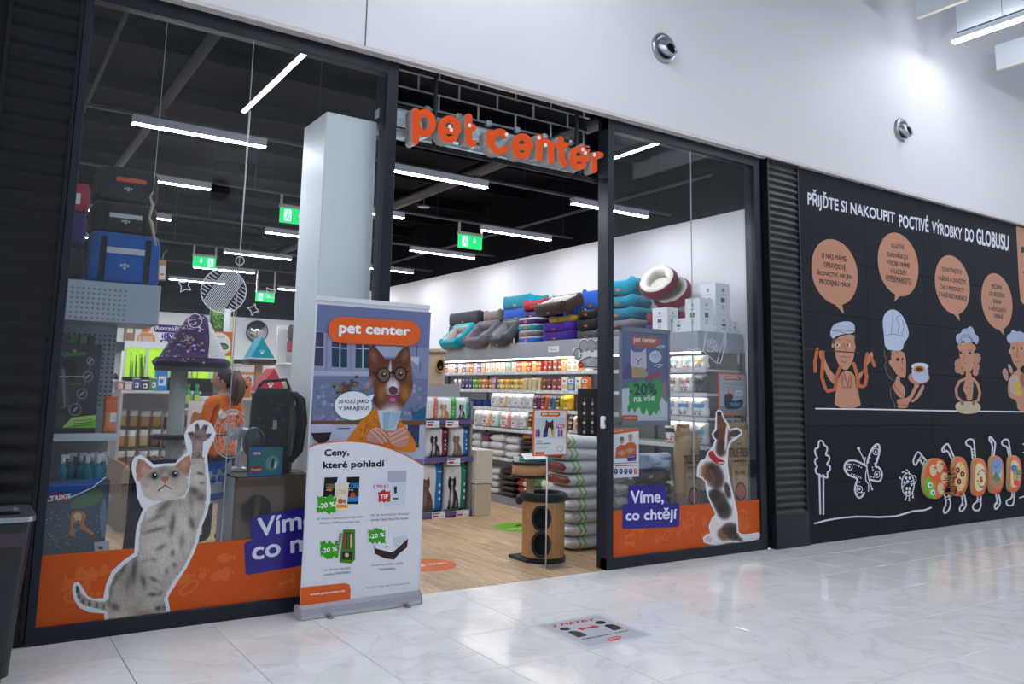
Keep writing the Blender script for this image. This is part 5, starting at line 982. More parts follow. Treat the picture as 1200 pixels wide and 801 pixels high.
# ---- floor sticker
fs = thing('floor_sticker', 'white square floor sticker asking people to keep two metres apart', 'floor sticker', PZ(692, 739, 0))
FZ = lambda px, py, l: PZ(px, py, .0008+l*.0004); S = lambda pts: zc(pts, 615, 715, 7.5)
cs_ = [PZ(*q, .0004) for q in S([(80, 130), (635, 28), (1130, 215), (570, 345)])]
MB().add([c for c in cs_]+[c+Vector((0, 0, .0006)) for c in cs_], [(0, 1, 2, 3), (4, 5, 6, 7), (0, 1, 5, 4), (1, 2, 6, 5), (2, 3, 7, 6), (3, 0, 4, 7)], '#d8dae2').build('vinyl', 'film', fs, world=True)
p = Print(FZ); p.poly(S([(125, 130), (630, 42), (1075, 212), (560, 315)]), '#c3c5cf', 1)
p.text('2 METRY', S([(240, 150), (620, 85), (610, 65), (232, 128)]), '#d5362c', 2, .03)
for x, y in ((352, 162), (666, 104)): p.ell(*S([(x, y)])[0], 6.2, 1.9, '#24242a', 2)
p.poly(S([(378, 192), (400, 180), (450, 180), (500, 192), (553, 218), (470, 238)]), '#24242a', 2); p.poly(S([(695, 132), (720, 122), (770, 120), (815, 132), (866, 158), (782, 176)]), '#24242a', 2)
p.poly(S([(458, 162), (500, 145), (495, 155), (595, 138), (570, 128), (655, 138), (628, 158), (620, 148), (515, 166), (520, 175)]), '#d5362c', 2)
p.text('Děkujeme Vám!', S([(510, 262), (915, 182), (905, 168), (497, 248)]), '#2a2a30', 2, .02); p.poly(rq(S([(745, 272), (862, 240), (830, 218), (708, 250)]), .3, .45), '#d5362c', 2); p.text('Globus', S([(745, 258), (840, 234), (828, 226), (735, 248)]), '#f2e6e4', 3, .03)
p.build('sticker_print', 'film', fs, world=True)
# ---- litter bin
bn = thing('litter_bin', 'tapered black litter bin with grey rim beside the ribbed pillar', 'bin', (0.02, -.52, 0))
def sq(w, d, z, r=.05, dx=0): return [(dx+a, b, z) for a, b in rrect(-w/2, -d/2, w/2, d/2, r, 4)]
MB().rings([sq(.66, .44, .06), sq(.70, .47, .45), sq(.745, .50, .80), sq(.75, .50, .82)], '#171a22').build('body', 'plastic', bn)
MB().rings([sq(.60, .38, 0), sq(.62, .40, .06)], '#9c978f').build('plinth', 'metal', bn)
rim = MB(); o_, i_ = rrect(-.385, -.255, .385, .255, .06, 4), rrect(-.33, -.15, .33, .15, .05, 4); k = len(o_)
rim.add([(a, b, .82) for a, b in o_]+[(a, b, .845) for a, b in o_]+[(a, b, .845) for a, b in i_]+[(a, b, .82) for a, b in i_], [(i, (i+1) % k, k+(i+1) % k, k+i) for i in range(k)]+[(k+i, k+(i+1) % k, 2*k+(i+1) % k, 2*k+i) for i in range(k)]+[(2*k+i, 2*k+(i+1) % k, 3*k+(i+1) % k, 3*k+i) for i in range(k)], '#a7abb2'); rim.build('rim', 'metal', bn)
MB().box(-.33, .33, -.15, .15, .822, .826, '#060608').build('opening', 'rough', bn); MB().box(.22, .34, -.252, -.244, .70, .77, '#3a2f3c').build('label_plate', 'plastic', bn)
bn.location.x = PY(41, 600, -.3).x-.41
# ================================================================== PRODUCT BUILDERS
def R3(u, v): return u
def place(o, loc, rot=0): o.location = loc; o.rotation_euler = (0, 0, rot) if not isinstance(rot, tuple) else rot; return o
def bag(name, lab, cat, w, h, d, design, loc, rot=0, group=None, art=None, nu=10, nv=12, m='bag', lettering=None, seed=0, wob=.25):
    """upright stuffed bag with printed front; art(Print) in unit coordinates 0..1"""
    t = thing(name, lab, cat, loc, rot if not isinstance(rot, tuple) else 0, group)
    if isinstance(rot, tuple): t.rotation_euler = rot
    MB().pillow(w, h, d, design, nu, nv, pw=.42, wob=wob, seed=seed).build('body', m, t, smooth=True, weld=True)
    MB().box(-w*.47, w*.47, -.004, .004, h*.985, h*1.03, design(.5, .99, -1)).build('top_seal', m, t)
    if art:
        def fn(u, v, l): e = (max(0, 1-(2*u-1)**4)*max(0, 1-(2*v-1)**6))**.42; return Vector(((u-.5)*w*(1-.04*math.sin(math.pi*v)), -d/2*e*(1+wob*.55)-.004-l*.0008, v*h))
        p = Print(fn); art(p); p.build('label_print', 'print', t)
    return t
def lying(name, lab, cat, L_, W_, H_, design, loc, rot=0, group=None, seed=0, parent=None):
    """sack lying flat: long axis x"""
    q = MB(); rnd = random.Random(seed); nu, nv = 28, 8
    ph = [rnd.uniform(0, 6) for _ in range(4)]
    def P(i, j, sd):
        u, v = i/nu, j/nv; e = (max(0, 1-(2*u-1)**8)*max(0, 1-(2*v-1)**6))**.5
        return ((u-.5)*L_, (v-.5)*W_*(1-.06*abs(2*u-1)**3), H_/2+sd*H_/2*e*(1+.10*math.sin(7*u+ph[0])*math.sin(6*v+ph[1])*(sd > 0)))
    for sd in (-1, 1):
        for j in range(nv):
            for i in range(nu):
                vs = [P(i, j, sd), P(i+1, j, sd), P(i+1, j+1, sd), P(i, j+1, sd)]; q.add(vs if sd > 0 else vs[::-1], [(0, 1, 2, 3)], design((i+.5)/nu, (j+.5)/nv, sd))
    o = q.build(name, 'bag', parent, smooth=True, weld=True); o.location = loc; o.rotation_euler = (0, 0, rot) if not isinstance(rot, tuple) else rot
    tag(o, lab, cat, group); return o
def pet_bed(name, lab, w, d, h, cin, loc, rot=0, group=None, col='#777777', dip=.45, sag=0, tagc='#c8682e'):
    """rectangular bolster bed: padded wall ring with a low front, cushion, sewn tag"""
    t = thing(name, lab, 'pet bed', loc, 0, group); t.rotation_euler = rot if isinstance(rot, tuple) else (0, 0, rot)
    rs = []; ro = min(w, d)*.13; th = min(w, d)*.12; spw = lambda q_: math.copysign(abs(q_)**.62, q_)
    path = rrect(-w/2+th, -d/2+th, w/2-th, d/2-th, ro, 8); n = len(path)
    for i, (x, y) in enumerate(path):
        px_, py_ = path[i-1]; qx, qy = path[(i+1) % n]; tx, ty = qx-px_, qy-py_; L_ = math.hypot(tx, ty); nx, ny = ty/L_, -tx/L_
        f = 1-dip*math.exp(-((y+d/2-th)/(d*.16))**2)*math.exp(-(x/(w*.26))**4); cor = math.exp(-((abs(x)-w/2+th)/(w*.10))**2-((abs(y)-d/2+th)/(d*.12))**2); hh = h*f*(.92+.22*cor+.03*math.sin(i*1.7))
        rs.append([(x+nx*th*spw(math.cos(a)), y+ny*th*spw(math.cos(a)), max(0, hh/2+hh/2*spw(math.sin(a)))) for a in [2*math.pi*q/10 for q in range(10)]])
    q = MB(); m_ = len(rs); kk = 10
    for i in range(m_):
        for j in range(kk):
            a, b = rs[i], rs[(i+1) % m_]; ins = math.cos(2*math.pi*(j+.5)/10) < -.05
            q.add([a[j], a[(j+1) % kk], b[(j+1) % kk], b[j]], [(0, 1, 2, 3)], cin if ins and cin else None)
    ocol(t, col)
    o = q.build('bolster', 'fabric', t, smooth=True, weld=True, ocol=col)
    c = MB().rings([[(x*.86, y*.86, z) for x, y in rrect(-w/2+th, -d/2+th, w/2-th, d/2-th, ro, 5)] for z in (.01, h*.18)]+[[(x*.7, y*.7, h*.3) for x, y in rrect(-w/2+th, -d/2+th, w/2-th, d/2-th, ro, 5)]], cin or None).build('cushion', 'fabric', t, smooth=True, ocol=col)
    MB().box(-.025, .025, -d/2-.006, -d/2+.01, h*.18, h*.34, tagc).build('sewn_tag', 'plastic', t)
    return t
def carton(name, lab, w, d, h, loc, rot=0, group=None, art=None, col='#e6e8ee', cat='box'):
    t = thing(name, lab, cat, loc, rot, group); MB().box(-w/2, w/2, -d/2, d/2, 0, h, col, ch=.004).build('carton_body', 'paper', t)
    for y in (-d*.001,): MB().box(-w/2+.004, w/2-.004, -.002, .002, h-.001, h+.0012, '#c9ccd4').build('flap_seam', 'paper', t)
    for sd in ((0, -1), (-1, 0)):
        def fn(u, v, l): return Vector(((u-.5)*w, -d/2-.001-l*.0006, v*h)) if sd == (0, -1) else Vector((-w/2-.001-l*.0006, (.5-u)*d, v*h))
        p = Print(fn)
        if art: art(p, sd)
        else:
            p.rect(.36, .42, .64, .56, '#5b616e'); p.rect(.42, .74, .58, .84, '#9aa0ac'); p.rect(.4, .2, .6, .36, '#c3c8d2'); p.line([(.3, .66), (.7, .66)], .02, '#a5abb6')
        p.build('label_print', 'print', t)
    return t
# ================================================================== KITTEN WINDOW DISPLAY
# ---- wall shelf with canopy
ws = thing('display_shelf', 'grey metal display shelf with canopy beside the kitten sticker', 'shelf', (.8, .4, 0))
WSY = .28
MB().box(.40, 1.09, WSY, .78, 1.93, 2.205, '#b3bdc6', ch=.006).build('canopy', 'metal', ws, world=True)
MB().box(.40, .88, .60, .62, .1, 1.93, '#8d98a2').build('back_panel', 'paint', ws, world=True)
pp = Print(lambda u, v, l: Vector((u, .598-l*.001, v)))
for i in range(15):
    for j in range(16): pp.ell(.42+.032*i, 1.38+.032*j, .008, .008, '#3e464e', 0, 6)
pp.build('perforation_print', 'paint', ws, world=True)['kind'] = 'stuff'
pc = Print(lambda u, v, l: Vector((u, WSY-.002-l*.001, v)))
for i in range(14):
    for j in range(7): pc.ell(.45+.032*i, 1.955+.032*j, .009, .009, '#7c868f', 0, 6)
pc.build('perforation_print', 'paint', ws, world=True)['kind'] = 'stuff'
for z in (1.195, .80, .12):
    MB().box(.40, .88, WSY-.02, .60, z-.02, z, '#9aa4ad').build('shelf_board', 'paint', ws, world=True)
    MB().box(.40, .88, WSY-.045, WSY-.02, z-.035, z+.012, '#b9c2ca').build('price_rail', 'plastic', ws, world=True)
for x in (.42, .86): MB().box(x-.02, x+.02, .62, .66, 0, 1.93, '#7d8790').build('upright', 'metal', ws, world=True)
# grooming tool card display
gd = thing('display_card', 'tall dark card display with green lettering for a grooming tool', 'display', (.66, .36, 1.195)); S = lambda pts: zc(pts, 40, 320, 5.72); GY_ = .33
W_ = [PY(*q, GY_) for q in S([(150, 1035), (395, 1035), (440, 470), (185, 470)])]
gx0, gx1 = PY(64, 480, GY_).x, PY(113.5, 480, GY_).x; gz1 = PY(90, 402.5, GY_).z
MB().box(gx0, gx1, GY_, GY_+.1, 1.196, gz1, '#2d3136', ch=.004).build('card_box', 'paper', gd, world=True)
p = Print(lambda px, py, l: PY(px, py, GY_-.001-l*.0006)); q = lambda x, y: (x, y)
p.text('FURminator', [(71, 418.5), (102, 415.5), (102, 410.5), (71, 413)], '#58a83a', 1, .008); p.ell(87.5, 411, 2.6, 2, '#58a83a', 1)
p.poly([(73, 501), (112, 490), (112, 501)], '#7ac51e', 1); p.poly([(73, 501), (84, 489), (112, 486), (112, 491)], '#b9d978', 1)
for y in (493, 496, 499): p.line([(86, y), (108, y-1.5)], .7, '#2e3a24', 2)
for x, y, r_ in ((106, 423, 4.6), (103, 441, 6.2), (96, 461, 6.2), (88, 479.5, 7.4)): p.ell(x, y, r_, r_, '#8d949a', 1); p.ell(x, y, r_-1, r_-1, '#34393f', 2); p.line([(x-2, y+2), (x+2, y-2)], 1.6, '#aab2b6', 3)
p.line([(106, 428), (103, 435), (98, 455), (90, 473)], 1, '#6d7479', 1); p.sp([(72, 425), (80, 419), (88, 422), (91, 432), (86, 450), (80, 444), (76, 432)], '#17191c', 1); p.line([(74, 433), (76, 476)], 3.4, '#6d7479', 2); p.line([(67, 441), (100, 441)], 1.6, '#9aa1a6', 3); p.sp([(66, 489), (74, 483), (78, 492), (74, 500), (66, 500)], '#4d4a46', 2)
for pts in ([(82, 450), (96, 450)], [(80, 462), (80, 476), (70, 478)]): p.line(pts, .5, '#58a83a', 2)
p.build('card_print', 'print', gd, world=True)
og = bag('treat_bag', 'orange and white treat bag beside the grooming tool display', 'bag', .085, .24, .05, lambda u, v, s_: '#dfe3e4' if .35 < v < .6 and u > .5 else ('#d9632a' if v > .6 else '#e08a4e'), (.845, .36, 1.197), 0)
# blue bottles
def bottle(loc, lab, grp):
    t = thing('spray_bottle', lab, 'bottle', loc, random.uniform(-.4, .4), grp)
    MB().lathe([(.026, 0), (.03, .01), (.03, .05), (.024, .09), (.028, .14), (.026, .18), (.013, .205), (.012, .215)], n=14, col='#1f7f96', sy=.75).build('bottle_body', 'gloss', t, smooth=True)
    MB().lathe([(.015, .21), (.016, .235), (.012, .25)], n=10, col='#dfe6ea').build('cap', 'plastic', t, smooth=True); MB().box(-.012, .035, -.01, .01, .245, .27, '#e6ebee', ch=.003).build('spray_head', 'plastic', t)
    MB().box(-.018, .018, -.0235, -.021, .06, .085, '#d9653e').build('label', 'print', t)
    return t
b0 = bottle((PY(72, 560, .33).x, .33, .801), 'blue spray bottle with a white head on the low display shelf', 'blue spray bottles')
for px, y in ((101, .33), (113.5, .33), (81, .46), (93, .46), (106, .47), (119, .46)): dup(b0, (PY(px, 560, y).x, y, .801), random.uniform(-.4, .4))
for px in (76, 88, 100, 110):
    x = PY(px, 385, .5).x; tag(MB().box(x-.02, x+.02, .57, .592, 1.5+.02*(px % 3), 1.85, ['#4f8f3f', '#8c4aa8', '#39424a', '#b8a03a'][px % 4]).build('hanging_toy', 'plastic'), {76: 'green pet toy hanging at the frame side of the perforated panel', 88: 'green pet toy hanging in the middle of the perforated panel', 100: 'green pet toy hanging over the round icons of the card display', 110: 'dark pet toy hanging at the panel edge'}[px], 'pet toy')
# trixie car cover box
tb = thing('car_cover_box', 'large blue photo box with a retriever standing at the window bottom', 'box', (.66, .2, 0)); S = lambda pts: zc(pts, 50, 520, 5.725); TYB = .15
tx0, tx1, tz1 = PY(53, 600, TYB).x, PY(126, 600, TYB).x, PY(90, 562.5, TYB).z
MB().box(tx0, tx1, TYB, TYB+.07, 0.002, tz1, '#34495a', ch=.004).build('box_body', 'print', tb, world=True)
p = Print(lambda px, py, l: PY(px, py, TYB-.001-l*.0006))
p.poly(S([(40, 265), (415, 225), (330, 290), (200, 350), (35, 380)]), '#1c4f9c', 1); p.line(S([(418, 225), (330, 295), (200, 352), (35, 382)]), 1.2, '#dfe6ee', 2)
p.sp(S([(180, 430), (190, 380), (330, 310), (420, 300), (380, 400), (230, 440)]), '#4a6a4a', 1); p.sp(S([(380, 420), (425, 330), (430, 620), (390, 640)]), '#5b7c98', 1); p.poly(S([(345, 660), (448, 645), (448, 718), (350, 722)]), '#c8d2da', 2); p.sp(S([(370, 680), (385, 690), (400, 680), (405, 705), (375, 705)]), '#1e2a33', 3)
r = random.Random(8)
for k in range(46): x, y = r.uniform(20, 410), r.uniform(440, 700); p.ell(*S([(x, y)])[0], .9, .9, '#8a9aa8', 1.5, 6)
p.ell(*S([(118, 357)])[0], 12.2, 5.4, '#8f1d22', 3); p.text('TRIXIE', S([(48, 385), (190, 362), (190, 330), (48, 350)]), '#f0eeee', 4, .03)
p.sp(S([(185, 500), (195, 455), (240, 445), (290, 460), (290, 500), (270, 540), (355, 600), (330, 615), (250, 560), (215, 590), (210, 620), (170, 610), (190, 560)]), '#b5704a', 3); p.sp(S([(205, 470), (245, 455), (265, 480), (255, 520), (230, 525), (210, 500)]), '#d3b58e', 4); p.ell(*S([(238, 517)])[0], 1.4, 1.1, '#2a2020', 5); p.sp(S([(200, 530), (260, 530), (240, 575), (205, 570)]), '#3f4548', 4)
p.build('box_print', 'print', tb, world=True)
# ---- pet carriers on the canopy
def carrier(lab, x0, x1, y0, y1, z0, z1, col, stripe=None, sc_='#b9bdc2', straps=True, paw=True):
    t = thing('pet_carrier', lab, 'pet carrier', ((x0+x1)/2, (y0+y1)/2, z0)); w, d, h = x1-x0, y1-y0, z1-z0
    def ring(s, z): return [(a*s, b*s, z) for a, b in rrect(-w/2, -d/2, w/2, d/2, .05, 4)]
    MB().rings([ring(.95, 0), ring(1, .03), ring(1, h*.55), ring(.97, h*.85), ring(.88, h)], col).build('shell', 'fabric', t, smooth=True)
    f = lambda u, v, l: Vector(((u-.5)*w*.985, -d/2*(1 if v < .55 else 1-.03*(v-.55)/.3)-.004-l*.001, v*h))
    if straps:
        for u in (.2, .8): MB().box((u-.5)*w-.018, (u-.5)*w+.018, -d/2-.008, -d/2+.002, .01, h*.9, '#15161a').build('strap', 'fabric', t)
    if stripe: p = Print(f); p.rect(stripe[0], stripe[2], stripe[1], stripe[3], sc_); p.build('stripe_print', 'print', t)
    if paw:
        p = Print(f); 
        for a, b in ((0, 0), (-.045, .05), (0, .07), (.045, .05)): p.ell(.5+a, .3+b, .022, .03, '#9fb4c6')
        p.build('paw_print', 'print', t)
    MB().tube([(-w*.2, 0, h-.006), (-w*.12, 0, h+.008), (w*.12, 0, h+.008), (w*.2, 0, h-.006)], .010, 8, '#17181c').build('handle', 'fabric', t, smooth=True)
    return t
cx_ = lambda px: PY(px, 300, .32).x
carrier('bright blue soft pet carrier with black straps on the metal canopy', cx_(102), cx_(190), .32, .66, 2.205, 2.55, '#0d57a8', (.24, .82, .58, .70))
carrier('black soft pet carrier with a pale stripe stacked on the blue one', cx_(104), cx_(184), .36, .66, 2.566, 2.771, '#2a2427', (.25, .75, .45, .6))
carrier('dark grey soft pet carrier with an orange strip, topmost of its stack', cx_(106), cx_(182), .36, .66, 2.787, 3.02, '#23272c', (.3, .78, .55, .68), '#d2552e', False)
carrier('black soft pet carrier under the purple one next to the blue carrier', .40, cx_(101), .34, .66, 2.205, 2.42, '#17181d', None, straps=False)
carrier('purple soft pet carrier stacked between the pink and black ones', .40, cx_(100), .34, .66, 2.436, 2.66, '#3f2a66', None, straps=False, paw=False)
carrier('pink red soft pet carrier on top of the purple one', .40, cx_(101), .34, .66, 2.676, 2.86, '#a83048', (.3, .7, .2, .6), '#e6e6ea', False, False)
rt = thing('rope_toy', 'pale knotted rope toy hanging beside the stacked carriers', 'rope toy', PY(178, 300, .295)); a_ = [PY(x, y, .295) for x, y in ((180, 224), (176, 230), (179, 240), (175, 255), (178, 262), (181, 280), (183, 288))]
MB().tube(a_, [.004, .006, .012, .008, .013, .008, .006], 8, '#b5a58e').build('rope', 'fabric', rt, smooth=True, world=True); MB().tube([a_[0], Vector((a_[0].x, a_[0].y, ZC))], .002, 5, '#c9c4ba').build('string', 'fabric', rt, world=True)
pt = thing('price_tag', 'cardboard price tag on a string at the blue carrier corner', 'price tag', PY(190, 330, .31)); c_ = [PY(x, y, .31) for x, y in ((186, 305), (195, 305), (194, 329), (185, 328))]
MB().prism([(q.x, q.z) for q in c_], lambda u, v, w: Vector((u, .31-w, v)), .003, 0, '#b58a5c').build('tag_card', 'paper', pt, world=True); pq = Print(lambda px, py, l: PY(px, py, .306-l*.0005)); pq.poly([(187, 311), (194, 311), (193.5, 327), (186.5, 327)], '#e4e6ea'); pq.poly([(187.5, 320), (192, 320), (192, 322.5), (187.5, 322)], '#e08a34', 1); pq.build('tag_print', 'print', pt, world=True)
MB().tube([PY(190, 306, .308), PY(192, 297, .318), PY(196, 293, .325)], .002, 5, '#c9b899').build('string', 'fabric', pt, world=True)
# ---- cat tree with purple hat bed
ct = thing('cat_tree', 'tall cat tree with grey post and dark discs carrying the purple hat bed', 'cat tree', (PY(206, 490, .62).x, .62, 0)); cz = PY(226, 430, .62).z
MB().lathe([(.058, .04), (.058, cz)], n=16, col='#b3b5b2').build('post', 'carpet', ct, smooth=True); MB().box(-.25, .25, -.2, .2, 0, .04, '#3a3c42', ch=.008).build('base_plate', 'carpet', ct)
z2 = PY(206, 512, .62).z; MB().lathe([(.15, z2-.012), (.16, z2-.004), (.16, z2+.012), (.15, z2+.02)], n=20, col='#2b2d31').build('lower_disc', 'carpet', ct)
MB().tube([(.12, -.05, z2), (.38, -.09, z2+.03)], .012, 8, '#1d1e20').build('arm', 'plastic', ct)
hx_ = PY(226, 434, .55).x-ct.location.x; MB().lathe([(.24, cz-.03), (.25, cz-.02), (.25, cz-.005), (.24, cz)], (hx_, 0, 0), n=28, col='#4f5256').build('top_disc', 'carpet', ct)
hb = thing('hat_bed', 'purple patterned hat shaped cat bed with white plush opening', 'pet bed', (PY(226, 432, .56).x, .60, cz))
q = MB(); n = 28; prof = [(.26, 0), (.275, .03), (.26, .055), (.235, .06), (.20, .13), (.15, .22), (.10, .31), (.065, .37), (.03, .395), (.005, .40)]; rs = []
for r_, z in prof: lean = .02*(z/.40)**2; rs.append([(r_*math.cos(2*math.pi*k/n)+lean, r_*math.sin(2*math.pi*k/n)*.9, z) for k in range(n)])
op = lambda k, z: .06 < z < .27 and -1.05 < (2*math.pi*(k+.5)/n-2*math.pi*(1 if k > n/2 else 0)) < -.12
for i in range(len(rs)-1):
    for k in range(n):
        z = prof[i][1]; c = '#191a24' if i < 1 else '#4a2a63'
        q.add([rs[i][k], rs[i][(k+1) % n], rs[i+1][(k+1) % n], rs[i+1][k]], [(0, 1, 2, 3)], c)
q.build('hat_shell', 'fabric', hb, smooth=True, weld=True)
def hatpt(a, z, off):
    for (r0, z0), (r1, z1) in zip(prof, prof[1:]):
        if z0 <= z <= z1: r_ = r0+(r1-r0)*(z-z0)/(z1-z0); break
    lean = .02*(z/.40)**2; return Vector(((r_+off)*math.cos(a)+lean, (r_+off)*math.sin(a)*.9, z))
pl = MB(); aa = [math.radians(-62+9*k) for k in range(10)]
zs_ = lambda a: .285-.19*abs(math.degrees(a)+30)/40*0
rows = []
for j in range(9):
    z = .065+.27*j/8; hw = math.radians(34)*(1-.75*(j/8)**1.2); rows.append([hatpt(math.radians(-42)+hw*(-1+2*k/9), z, .012) for k in range(10)])
pl.add([p_ for r_ in rows for p_ in r_], [(j*10+k, j*10+k+1, (j+1)*10+k+1, (j+1)*10+k) for j in range(8) for k in range(9)], '#eceae6').build('plush_opening', 'plush', hb, smooth=True)
hp = Print(lambda a, z, l: hatpt(a, z, .004+l*.001)); r = random.Random(2)
for k in range(80):
    a, z = r.uniform(-3.3, -1.4), r.uniform(.02, .37); s_ = .012/max(.05, .26-.6*z); cl = r.choice(['#c9bfd6', '#c9bfd6', '#d9a13a', '#c46a9a', '#e6e0ea'])
    if r.random() < .55: hp.ell(a, z, s_*.7, .007, cl, 0, 6)
    else: hp.line([(a-s_, z), (a, z+.012), (a+s_, z+.002), (a+s_*1.5, z+.012)], .006, cl, 0, cap=False)
hp.build('pattern_print', 'print', hb)
MB().tube([hatpt(2*math.pi*k/28, .058, .004) for k in range(28)], .006, 6, '#15151c', closed=True).build('brim_piping', 'fabric', hb, smooth=True)
# ---- dark purple slanted mat behind the kitten
pb = thing('folded_blanket', 'dark purple mat leaning behind the kitten sticker', 'mat', PY(170, 640, .35)); o3 = [PY(x, y, .35) for x, y in ((186, 539), (156, 541), (150, 600), (144, 644), (200, 640), (205, 539))]
MB().prism([(q.x, q.z) for q in o3], lambda u, v, w: Vector((u, .35+w, v)), 0, .03, '#2b1838').build('mat_sheet', 'fabric', pb, world=True); MB().prism([(q.x, q.z) for q in [PY(x, y, .345) for x, y in ((186, 538), (206, 538), (206, 546), (184, 546))]], lambda u, v, w: Vector((u, .34+w, v)), 0, .045, '#3f2454').build('mat_hem', 'fabric', pb, world=True)
MB().box(PY(146, 640, .36).x, PY(205, 640, .36).x, .385, .40, .001, PY(170, 540, .36).z, '#241530').build('back_board', 'fabric', pb, world=True)
pb.location.z = 0
for c in pb.children: c.location = (0, 0, 0); c.data.transform(Matrix.Translation((0, 0, PY(170, 640, .35).z)))
# ---- carton cat house with backpack, boxed item and fan on top
HY = .25; HY = .05; hx0, hx1, hz1 = PY(273, 600, HY).x, cx0-.015, PY(300, 558, HY).z
ch_ = thing('carton_cat_house', 'brown cardboard cat house with a round entrance below the backpack', 'cat house', ((hx0+hx1)/2, HY+.2, 0))
fq = MB(); cxh, czh, rh = PY(300, 598, HY).x, PY(300, 598, HY).z, .105; N_ = 32; ring_ = []; outer = []
for k in range(N_):
    a = 2*math.pi*(k+.5)/N_; ring_.append((cxh+rh*math.cos(a), HY, czh+rh*math.sin(a))); dx, dz = math.cos(a), math.sin(a)
    s_ = min((hx1-cxh)/dx if dx > 0 else (hx0-cxh)/dx, (hz1-czh)/dz if dz > 0 else (0.002-czh)/dz); outer.append((cxh+dx*s_, HY, czh+dz*s_))
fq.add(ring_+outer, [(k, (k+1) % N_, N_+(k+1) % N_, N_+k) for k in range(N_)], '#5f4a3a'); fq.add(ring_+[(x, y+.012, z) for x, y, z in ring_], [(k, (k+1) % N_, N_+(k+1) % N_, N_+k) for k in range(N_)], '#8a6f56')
for cx__, cz__ in ((hx0, .002), (hx1, .002), (hx0, hz1), (hx1, hz1)):
    i = min(range(N_), key=lambda k: (outer[k][0]-cx__)**2+(outer[k][2]-cz__)**2); j = (i+1) % N_ if (outer[(i+1) % N_][0]-cx__)**2+(outer[(i+1) % N_][2]-cz__)**2 < (outer[i-1][0]-cx__)**2+(outer[i-1][2]-cz__)**2 else i-1
    fq.add([outer[i], (cx__, HY, cz__), outer[j]], [(0, 1, 2)], '#5f4a3a')
fq.build('front_panel', 'paper', ch_, world=True)
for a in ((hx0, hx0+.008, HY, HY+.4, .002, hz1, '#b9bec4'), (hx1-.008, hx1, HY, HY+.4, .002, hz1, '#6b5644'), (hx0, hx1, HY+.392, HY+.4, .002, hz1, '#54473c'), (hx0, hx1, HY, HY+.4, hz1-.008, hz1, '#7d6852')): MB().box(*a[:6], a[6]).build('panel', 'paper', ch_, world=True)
MB().tube([(cxh+.05, HY+.2, .01), (cxh+.07, HY+.2, hz1-.02)], .022, 10, '#b58a5a').build('scratching_post', 'wood', ch_, world=True, smooth=True)
bp = thing('backpack_carrier', 'black pet backpack carrier with clear bubble window on the carton house', 'backpack', (PY(326, 500, .25).x-.045, .26, hz1+.004)); bp.rotation_euler = (0, 0, -.5)
bw = .30; bh = PY(325, 455, .22).z-hz1
def bring(s, z, dx=0): return [(a*s+dx, b*s, z) for a, b in rrect(-bw/2, -.10, bw/2, .10, .05, 4)]
MB().rings([bring(.97, 0), bring(1, .04), bring(1, bh*.7), bring(.96, bh*.88), bring(.8, bh*.98), bring(.5, bh)], '#1b1c20').build('shell', 'fabric', bp, smooth=True)
for k, sx in enumerate((.15, .16)): MB().tube([(sx-.02, -.03+.08*k, bh*.94), (sx+.04, -.04+.08*k, bh*.86), (sx+.06, -.04+.08*k, bh*.6), (sx+.04, -.03+.08*k, bh*.25), (sx-.02, -.03+.08*k, bh*.12)], [.02, .028, .03, .026, .018], 8, '#0c0c0f').build('shoulder_strap', 'fabric', bp, smooth=True)
MB().box(bw/2-.01, bw/2+.012, -.09, .09, bh*.2, bh*.8, '#4a4d52').build('side_mesh', 'fabric', bp)
MB().tube([(-.10, -.08, bh*.99), (-.06, -.08, bh*1.08), (.10, -.08, bh*1.10), (.13, -.08, bh*.98)], .012, 8, '#16171a').build('top_handle', 'plastic', bp, smooth=True)
MB().ball((-.10, -.09, bh*.36), (.075, .07, .105), '#3a3f46', 14, 10).build('bubble_window', 'gloss', bp, smooth=True); MB().tube([(-.10+.076*math.cos(a*.2618), -.10, bh*.36+.106*math.sin(a*.2618)) for a in range(24)], .005, 6, '#8d9298', closed=True).build('bubble_ring', 'chrome', bp, smooth=True)
pq = Print(lambda u, v, l: Vector((u, -.122-l*.001, v))); r = random.Random(6)
for k in range(26): pq.ell(r.uniform(-.12, .12), r.uniform(.2, bh*.85), .012, .009, r.choice(['#26324a', '#3a2330', '#233a33', '#2c2c3c', '#4a3a2a']), 0, 7)
pq.rect(.03, bh*.52, .06, bh*.62, '#8d9094', 1); pq.build('pattern_print', 'print', bp)
tx = thing('boxed_hammock', 'teal and blue boxed product with red logo in front of the backpack', 'box', (PY(311, 550, .08).x, .085, hz1)); tw, thh = .23, PY(311, 524, .07).z-hz1
MB().box(-tw/2, tw/2, -.02, .03, 0, thh, '#1f6a70', ch=.003).build('box_body', 'print', tx); pq = Print(lambda u, v, l: Vector(((u-.5)*tw, -.021-l*.0006, v*thh)))
pq.rect(0, 0, 1, .1, '#1f5aa0'); pq.poly([(0, .72), (.3, .72), (.34, 1), (0, 1)], '#1a56b0'); pq.rect(.03, .12, .36, .36, '#8f2f38', 1); pq.ell(.18, .8, .14, .07, '#a02028', 1); pq.textb('TRIXIE', .06, .76, .3, .84, '#efeef0', 2, .03); pq.sp([(.45, .2), (.5, .7), (.85, .72), (.92, .25)], '#5f8f88', 1); pq.sp([(.62, .25), (.66, .6), (.74, .62), (.72, .25)], '#20282c', 2); pq.sp([(.74, .25), (.76, .5), (.82, .5), (.8, .25)], '#d6d9da', 2); pq.textb('Kuschel', .06, .2, .33, .28, '#e9d6d8', 2, .02); pq.build('box_print', 'print', tx)
fn_ = thing('desk_fan', 'white desk fan with a clear round guard beside the backpack', 'fan', (PY(278, 555, .44).x, .44, hz1)); fh = PY(275, 508, .36).z-hz1
